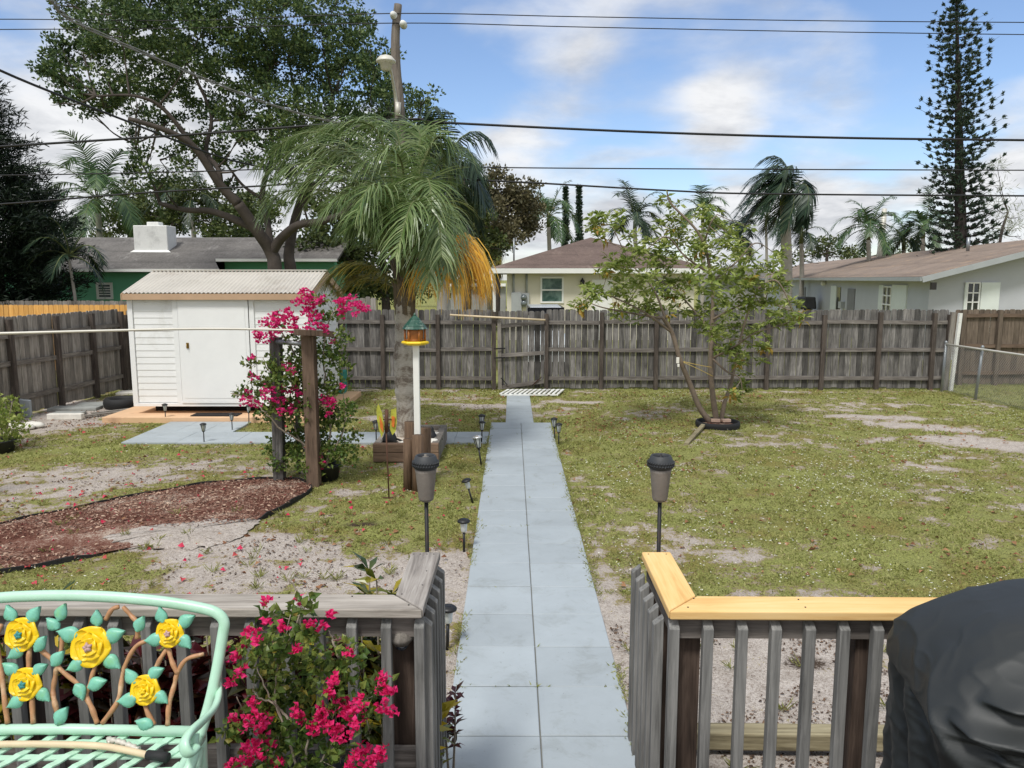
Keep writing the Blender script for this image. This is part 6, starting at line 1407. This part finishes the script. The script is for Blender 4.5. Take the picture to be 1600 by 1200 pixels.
def whorls(mb,blobs,dens,leafn,L,W,droop=.35,up=.2):
    for c,r in blobs:
        for _ in range(max(2,int(dens*r*r))):
            d0=Vector((rng.gauss(0,1),rng.gauss(0,1),rng.gauss(0,.8))).normalized(); tip=c+d0*r*rng.uniform(.3,1.0); m_=rng.randint(leafn-2,leafn+3)
            a=nrg.uniform(0,6.28)+np.arange(m_)*2.4; e=nrg.uniform(-droop-.45,.7,m_); dd=np.stack([np.cos(a)*np.cos(e),np.sin(a)*np.cos(e),np.sin(e)+up],-1)
            mb.leaves(np.array(tuple(tip))+unit(dd)*.015,unit(dd),nrg.uniform(.7,1.15,m_)*L,nrg.uniform(.8,1.1,m_)*W,.22,up=np.tile([0,0,1.0],(m_,1)))
whorls(lm,bl,165,9,.145,.054); lm.build('crown','young_leaf',yt)
lm=MB(); whorls(lm,bl[::3],5,4,.16,.055,.8,-.2); lm.build('old_leaves','young_leaf_old',yt)
rg=MB(); g=G(1124,669); rg.lathe([(.36,-.02),(.375,.05),(.37,.10),(.35,.11),(.335,.09),(.33,.0)],(g.x,g.y+.12,0),36,cap=False); rg.build('planter_ring','black_rubber',label='black rubber ring edging around the base of the young tree',cat='edging ring')
mb=MB(); mb.lathe([(.34,.03),(.2,.07),(.02,.08)],(g.x,g.y+.12,0),24); mb.build('mulch_mound','mulch_ground',label='small brown mulch mound inside the ring of the young tree',cat='mulch')
mb=MB(); mb.bar(G(1072,697)+V(0,0,.03),A(1101,662,12.9),.07,.04); bevel(mb.build('wood_plank','timber',label='short wood plank leaning on the black ring under the young tree',cat='plank'),.005)
for i,(px,py_,lb) in enumerate(((1118,662,'orange brick piece at the left inside the tree ring'),(1134,664,'orange brick piece at the right inside the tree ring'))):
    mb=MB(); p=A(px,py_,12.95); mb.box((p.x,p.y,.12),(.15,.09,.05),Matrix.Rotation(.4*i-.2,3,'Z')); bevel(mb.build('brick','brick_orange',label=lb,cat='brick',group='bricks in the tree ring'),.006)
mb=MB(); mb.tube(catmull([y_(1068,565,-.15),y_(1090,570,-.1),y_(1112,574,-.1)],5),.006,5); mb.tube(catmull([y_(1068,566,-.15),y_(1092,577,-.1),y_(1114,588,-.1)],5),.006,5); mb.build('tie_rope','rope_yellow',label='thin yellow rope tied between two stems of the young tree',cat='rope')
mb=MB(); mb.box(y_(1059,563,-.2),(.05,.02,.10)); mb.box(y_(1060,571,-.22),(.035,.03,.05)); bevel(mb.build('cloth_tag','cloth_tag',label='small white cloth tag tied to the left stem of the young tree',cat='tag'),.006)
# ================================================================ bougainvillea
def bracts(mb,centres,n,r,s):
    for c in centres:
        m_=int(n*(r/.12)**1.5)+2; pos=np.array(tuple(c))+unit(nrg.normal(size=(m_,3)))*r*nrg.random((m_,1))**.4
        for k in range(3):
            a=nrg.uniform(0,6.28,m_)+k*2.09; e=nrg.uniform(-.2,1.0,m_); d=np.stack([np.cos(a)*np.cos(e),np.sin(a)*np.cos(e)-.15,np.sin(e)],-1)
            mb.leaves(pos,unit(d),nrg.uniform(.8,1.1,m_)*s,nrg.uniform(.8,1.0,m_)*s*.85,.3)
AYB=9.35; a_=lambda px,py,dy=0:A(px,py,AYB+dy)
bv=empty('bougainvillea',(a_(470,740).x,AYB,.15),'climbing bougainvillea with magenta blooms wrapping the wooden post frame','shrub')
st=MB(); SP_=[]
g0=V(a_(505,742).x,AYB+.05,.12)
for l in ([(505,735),(500,690,.1),(480,640,.1),(470,570,.1),(480,520,.1),(490,470,.1)],[(500,735),(470,690,.1),(450,640,.1),(430,600,.1),(410,560,.1)],[(508,735),(515,680,.1),(512,620,.1),(505,560,.1),(515,500,.1),(535,480,.2),(560,475,.3)],[(503,735),(480,700),(440,670,-.1),(410,640,-.2),(390,625,-.2),(362,614,-.2)],[(505,735),(530,690,.1),(540,650,.1),(535,600,.1)],[(470,570,.1),(440,520),(425,500,0)]):
    SP_+=limb(st,[a_(*p) for p in l],.016,.005,6,wob=.012)
LB=[(470,560,24),(450,590,30),(480,600,30),(430,570,18),(500,640,22),(515,560,24),(530,530,18),(520,600,24),(525,650,26),(540,690,26),(520,710,26),(470,640,30),(440,650,22),(460,690,28),(430,700,22),(480,720,26),(410,600,18),(420,640,18),(400,615,14),(370,612,8),(385,618,8),(500,500,16),(525,490,12),(510,470,12),(540,640,18),(395,568,8),(535,570,14),(545,720,12),(440,725,16),(490,680,24),(505,535,14),(412,650,12),(460,530,14),(430,505,14),(490,745,12)]
bl=blobs_px(LB,AYB+.05,.22); twigs(st,SP_,bl,.005,.1); st.build('stems','stem_grey',bv)
lm=MB(); blob_leaves(lm,bl,460,12,.066,.046,.09); lm.build('leaves','boug_leaf',bv)
FB=[(480,465,13),(490,478,14),(478,490,12),(495,500,12),(485,515,11),(465,470,8),(500,468,8),(475,458,7),(440,495,12),(425,500,11),(452,500,11),(415,505,8),(435,512,11),(455,512,9),(402,528,9),(412,530,9),(425,525,9),(460,498,9),(448,487,7),(465,520,8),(540,478,12),(555,485,13),(565,480,9),(535,488,9),(548,470,9),(572,482,6),(530,472,6),(450,575,9),(457,582,6),(398,588,7),(385,618,9),(393,628,8),(382,628,6),(405,632,8),(420,615,10),(428,625,8),(445,610,7),(418,608,7),(440,628,9),(455,640,9),(460,604,6),(510,625,9),(518,632,8),(505,515,7),(508,513,5),(537,605,6),(500,720,8),(496,728,7),(470,628,6),(515,648,5),(437,644,6),(468,617,5),(395,560,5),(520,535,5)]
fb=[(a_(px,py,rng.uniform(-.25,-.02)),r/1200*AYB) for px,py,r in FB]
for c,r in fb:
    lm=MB(); bracts(lm,[c],24,r*1.1,.046); lm.build('bloom_cluster','bract',bv)
mb=MB(); g=G(506,752); mb.lathe([(.17,0),(.20,.16),(.215,.17),(.215,.2),(.19,.2),(.185,.14),(.01,.14)],(g.x-.02,g.y+.12,0),28); mb.build('plant_pot','pot_black',label='black plastic pot at the foot of the climbing bougainvillea',cat='pot')
# shrub on the deck
DY=2.50; d_=lambda px,py,dy=0:A(px,py,DY+dy)
ds=empty('bougainvillea',(d_(480,1200).x,DY,DZ),'potted magenta bougainvillea beside the bench, in front of the left railing','shrub')
st=MB(); SP_=[]
for l in ([(470,1230),(455,1170,.03),(440,1120,.0),(415,1075,-.05),(400,1040,-.05)],[(475,1230),(480,1160),(500,1100),(520,1050),(560,1010,.02)],[(470,1230),(450,1150),(430,1090),(440,1020),(455,960)],[(480,1230),(520,1160),(560,1110),(590,1070)],[(465,1230),(420,1170),(385,1120),(370,1090)],[(440,1020),(460,980),(475,950)],[(452,1125),(430,1100),(405,1090),(395,1080)],[(470,990,.1),(466,930,.12),(452,905,.12),(437,890,.12)],[(530,1030),(520,1000),(513,985)]):
    SP_+=limb(st,[d_(*p) for p in l],.0055,.0018,6,wob=.003)
LB=[(400,1010,30),(430,985,26),(460,965,22),(480,1000,30),(440,1030,34),(400,1050,28),(500,1030,30),(540,1020,24),(520,1060,30),(470,1070,36),(430,1080,30),(400,1100,26),(380,1140,30),(430,1150,34),(480,1130,30),(530,1110,30),(570,1090,26),(600,1075,16),(560,1040,20),(470,1180,36),(530,1170,30),(400,1190,32),(575,1130,18),(500,1210,36),(440,1225,36),(560,1215,28),(380,1230,28),(470,940,12),(420,955,14),(450,1110,20)]
bl=blobs_px(LB,DY,.11); twigs(st,SP_,bl,.0017,.1); st.build('stems','stem_grey',ds)
lm=MB(); blob_leaves(lm,bl,1800,8,.040,.029,.030); lm.build('leaves','boug_leaf',ds)
lm=MB(); blob_leaves(lm,bl[:14],1100,8,.028,.02,.03); lm.build('young_leaves','boug_leaf_young',ds)
FB=[(378,1016,8),(366,1022,8),(392,988,7),(412,972,6),(400,1002,6),(445,980,6),(465,1017,7),(485,975,5),(415,940,5),(470,938,5),(520,960,5),(500,980,5),(375,1050,6),(360,1068,6),(395,1098,7),(520,1065,9),(515,1080,8),(530,1095,8),(535,1105,9),(545,1110,8),(560,1100,9),(550,1120,9),(570,1118,8),(505,1115,9),(498,1128,9),(490,1140,8),(515,1140,9),(535,1145,10),(525,1152,8),(460,1110,7),(385,1130,9),(400,1122,8),(415,1128,8),(410,1142,8),(395,1165,8),(380,1178,9),(400,1180,9),(370,1188,8),(390,1190,8),(430,1200,9),(415,1205,8),(555,1185,8),(570,1170,9),(580,1185,9),(575,1200,8),(550,1198,8),(600,1060,7),(598,1075,8),(605,1085,6),(600,1105,8),(612,1080,5),(615,1112,5),(590,1190,8),(545,1020,5),(470,1125,6),(560,1135,7),(420,1165,6),(365,1120,6),(385,1000,5),(505,1105,6),(600,1170,6),(360,1200,8)]
for px,py,r in FB:
    lm=MB(); bracts(lm,[d_(px,py,rng.uniform(-.17,-.02))],72,r*1.4/1200*DY,.022); lm.build('bloom_cluster','bract_deep',ds)
mb=MB(); mb.lathe([(.12,0),(.16,.2),(.17,.22),(.15,.22),(.14,.17),(.01,.17)],(d_(475,1230).x,DY,DZ),24); mb.build('plant_pot','pot_black',label='pot holding the bougainvillea beside the bench on the deck',cat='pot')
# crotons outside the railing
def croton(px,py,Y,h,label,mat,n,L=.13,W=.035,spread=.16,group='croton shrubs behind the railing'):
    x=A(px,py,Y).x; r=empty('croton_shrub',(x,Y,0),label,'shrub',group); st=MB(); lm=MB()
    for i in range(n):
        a=i*2.4; rr=spread*math.sqrt((i+.5)/n); top=V(x+math.cos(a)*rr,Y+math.sin(a)*rr*.8,h*rng.uniform(.72,1.0)*(1-.25*(rr/spread)**2)); P=catmull([V(x+math.cos(a)*rr*.3,Y+math.sin(a)*rr*.3,0),V(x+math.cos(a)*rr*.8,Y+math.sin(a)*rr*.6,top.z*.55),top],5); st.tube(P,[.008*(1-.6*k/10) for k in range(11)],5)
        for k in range(4,11):
            p=P[k]; m_=5; aa=nrg.uniform(0,6.28,m_); e=nrg.uniform(-.1,.9,m_); d=np.stack([np.cos(aa)*np.cos(e),np.sin(aa)*np.cos(e),np.sin(e)],-1); lm.leaves(np.tile(np.array(tuple(p)),(m_,1)),unit(d),nrg.uniform(.7,1.1,m_)*L,nrg.uniform(.8,1.1,m_)*W,.3,up=np.tile([0,0,1.],(m_,1)))
    st.build('stems','stem_grey',r); lm.build('leaves',mat,r)
croton(590,905,3.14,1.36,'yellow and dark green croton whose top shows over the left railing corner','croton_leaf',12)
croton(560,1020,3.25,1.05,'dark red croton behind the balusters left of the railing corner','croton_red',14,.14,.05)
croton(625,1060,3.1,.85,'low mixed croton behind the left railing corner post','croton_leaf',9)
croton(470,1050,3.2,1.05,'green croton behind the deck bougainvillea','croton_leaf',14,.15,.05,.22)
croton(370,1010,3.15,1.12,'broad leaved dark croton between bench and deck bougainvillea','croton_red',14,.16,.06,.22)
croton(270,1060,3.2,1.05,'dark red croton seen through the bench back, right part','croton_red',16,.15,.06,.24)
croton(170,1080,3.2,1.08,'dark red croton seen through the middle of the bench back','croton_red',16,.15,.06,.24)
croton(60,1060,3.2,1.10,'yellow spotted croton seen through the bench back, left part','croton_leaf',16,.14,.05,.24)
croton(-30,1060,3.3,1.10,'croton at the far left behind the bench','croton_red',14,.14,.05,.24)
croton(90,935,3.75,.98,'orange croton tip just above the bench top at the left','croton_leaf',7,.10,.035,.12)
croton(703,1025,3.55,.60,'small dark leaved croton poking out beside the path','croton_red',2,.07,.025,.05)
# bush by the left fence
lb=empty('leafy_bush',(G(5,690).x,G(5,690).y,0),'leafy green bush in a black pot at the left picture edge','shrub')
Yb=G(5,700).y; st=MB(); bl=blobs_px([(15,655,22),(0,640,24),(30,665,14),(5,680,24),(-25,660,30),(20,690,12),(-20,630,20),(8,625,12)],Yb,.3)
for c,r in bl: st.tube([V(G(0,700).x,Yb,0),c.lerp(V(G(0,700).x,Yb,0),.4)+V(.03,0,.05),c],[.014,.009,.004],5)
st.tube([A(-10,700,Yb),A(15,650,Yb-.1),A(19,628,Yb-.15)],.008,5); st.build('stems','stem_grey',lb)
lm=MB(); blob_leaves(lm,bl,260,14,.075,.05,.12); lm.build('leaves','young_leaf',lb)
mb=MB(); mb.lathe([(.16,0),(.2,.16),(.21,.18),(.18,.18),(.01,.14)],(G(2,706).x,G(2,706).y,0),22); mb.build('plant_pot','pot_black',label='black pot under the green bush at the left edge',cat='pot')
# ================================================================ world, light, camera
W=bpy.data.worlds.new('World'); S.world=W; W.use_nodes=True; nt=W.node_tree; nt.nodes.clear()
N=lambda ty: nt.nodes.new(ty); Lk=nt.links.new
SUN_EL,SUN_AZ=math.radians(58),math.radians(205)
sky=N('ShaderNodeTexSky'); sky.sky_type='NISHITA'; sky.sun_disc=False; sky.sun_elevation=SUN_EL; sky.sun_rotation=SUN_AZ; sky.air_density=1.0; sky.dust_density=.6; sky.ozone_density=2.5
tc=N('ShaderNodeTexCoord'); sep=N('ShaderNodeSeparateXYZ'); Lk(tc.outputs['Generated'],sep.inputs[0])
def m(op,a,b=None,clamp=False):
    x=N('ShaderNodeMath'); x.operation=op; x.use_clamp=clamp
    for i,v in enumerate((a,b)):
        if v is None: continue
        if hasattr(v,'default_value') or hasattr(v,'links'): Lk(v,x.inputs[i])
        else: x.inputs[i].default_value=v
    return x.outputs[0]
zz=m('ADD',m('MAXIMUM',sep.outputs[2],0.0),.22)
cx=m('DIVIDE',sep.outputs[0],zz); cy=m('DIVIDE',sep.outputs[1],zz)
cmb=N('ShaderNodeCombineXYZ'); Lk(cx,cmb.inputs[0]); Lk(cy,cmb.inputs[1]); cmb.inputs[2].default_value=.0
def nz(sc,det,ro,off,dist=0.2):
    mp=N('ShaderNodeMapping'); mp.inputs['Location'].default_value=off; Lk(cmb.outputs[0],mp.inputs[0])
    x=N('ShaderNodeTexNoise'); x.inputs['Scale'].default_value=sc; x.inputs['Detail'].default_value=det; x.inputs['Roughness'].default_value=ro; x.inputs['Distortion'].default_value=dist
    Lk(mp.outputs[0],x.inputs[0]); return x.outputs[0]
dens=nz(1.3,7,.5,(3.1,.7,0)); shade=nz(2.4,6,.6,(7.7,2.2,0))
# broad banks of cloud where the sky has them (directions on the dome)
def blob(px,py,ang,k):
    d=ray(px,py).normalized(); vm=N('ShaderNodeVectorMath'); vm.operation='DISTANCE'; Lk(tc.outputs['Generated'],vm.inputs[0]); vm.inputs[1].default_value=d
    mr=N('ShaderNodeMapRange'); mr.interpolation_type='SMOOTHSTEP'; mr.inputs[1].default_value=ang; mr.inputs[2].default_value=0; mr.inputs[3].default_value=0; mr.inputs[4].default_value=k
    Lk(vm.outputs['Value'],mr.inputs[0]); return mr.outputs[0]
hi=N('ShaderNodeMapRange'); hi.interpolation_type='SMOOTHSTEP'; hi.inputs[1].default_value=.42; hi.inputs[2].default_value=.8; hi.inputs[3].default_value=0; hi.inputs[4].default_value=.22; Lk(sep.outputs[2],hi.inputs[0]); bk2=N('ShaderNodeMapRange'); bk2.interpolation_type='SMOOTHSTEP'; bk2.inputs[1].default_value=.2; bk2.inputs[2].default_value=-.6; bk2.inputs[3].default_value=0; bk2.inputs[4].default_value=.2; Lk(sep.outputs[1],bk2.inputs[0])  # extra unseen cloud overhead, added to whiten and brighten the light; more behind camera
tot=m('ADD',m('ADD',dens,hi.outputs[0]),bk2.outputs[0])
for b in ((1330,120,.22,.11),(1120,200,.10,.08),(1560,190,.22,.14),(1000,20,.2,.05),(850,130,.16,.15),(930,60,.12,.10),(820,290,.17,.24),(960,320,.10,.16),(1180,330,.10,.16),(1250,345,.16,.22),(1500,340,.2,.10),(1080,330,.16,.12),(100,260,.32,.26),(20,160,.2,.16),(300,300,.3,.2),(700,60,.08,.05),(560,330,.25,.1),(1450,40,.12,-.08),(1180,60,.10,-.07),(1560,60,.08,-.08),(1230,270,.10,-.12),(1420,255,.1,-.12),(120,170,.06,-.05),
          (700,130,.12,-.16),(1180,250,.07,-.10),(880,225,.12,-.17),(1000,120,.10,-.10),(740,215,.10,-.1),(1350,275,.08,-.10),(20,40,.12,-.14),(560,60,.16,-.12),(1060,265,.08,-.08),(1500,260,.06,-.08)):
    tot=m('ADD',tot,blob(*b))
mr=N('ShaderNodeMapRange'); mr.interpolation_type='SMOOTHSTEP'; mr.inputs[1].default_value=.48; mr.inputs[2].default_value=.70; Lk(tot,mr.inputs[0])
cr=N('ShaderNodeValToRGB'); e=cr.color_ramp.elements; e[0].position=.38; e[0].color=(5.4,5.6,6.0,1); e[1].position=.6; e[1].color=(8.2,8.3,8.5,1); Lk(shade,cr.inputs[0])
hs=N('ShaderNodeHueSaturation'); hs.inputs['Saturation'].default_value=1.0; hs.inputs['Value'].default_value=1.0; Lk(sky.outputs[0],hs.inputs['Color'])
mx=N('ShaderNodeMix'); mx.data_type='RGBA'; Lk(mr.outputs[0],mx.inputs[0]); tm=N('ShaderNodeMix'); tm.data_type='RGBA'; tm.blend_type='MULTIPLY'; tm.inputs[0].default_value=1; Lk(hs.outputs[0],tm.inputs[6]); tm.inputs[7].default_value=(1.4,1.42,1.52,1); Lk(tm.outputs[2],mx.inputs[6]); Lk(cr.outputs[0],mx.inputs[7])
bg=N('ShaderNodeBackground'); bg.inputs['Strength'].default_value=.1; Lk(mx.outputs[2],bg.inputs[0]); wo=N('ShaderNodeOutputWorld'); Lk(bg.outputs[0],wo.inputs[0])
sl=bpy.data.lights.new('sun','SUN'); sl.energy=2.5; sl.angle=math.radians(12); sl.color=(1,.98,.94); so=bpy.data.objects.new('sun',sl); COL.objects.link(so)
dv=Vector((math.sin(SUN_AZ)*math.cos(SUN_EL),math.cos(SUN_AZ)*math.cos(SUN_EL),math.sin(SUN_EL))); so.rotation_euler=dv.to_track_quat('Z','Y').to_euler(); so.location=dv*50
cam=bpy.data.cameras.new('camera'); co=bpy.data.objects.new('camera',cam); COL.objects.link(co); S.camera=co
co.location=CAM; co.rotation_euler=(math.pi/2-PIT,0,0); cam.sensor_width=36; cam.lens=27; cam.clip_end=3000; cam.clip_start=.05
S.view_settings.view_transform='Standard'; S.view_settings.look='None'; S.view_settings.exposure=.16; S.view_settings.gamma=1
S.render.resolution_x=1024; S.render.resolution_y=768
S.cycles.max_bounces=6; S.cycles.transparent_max_bounces=8
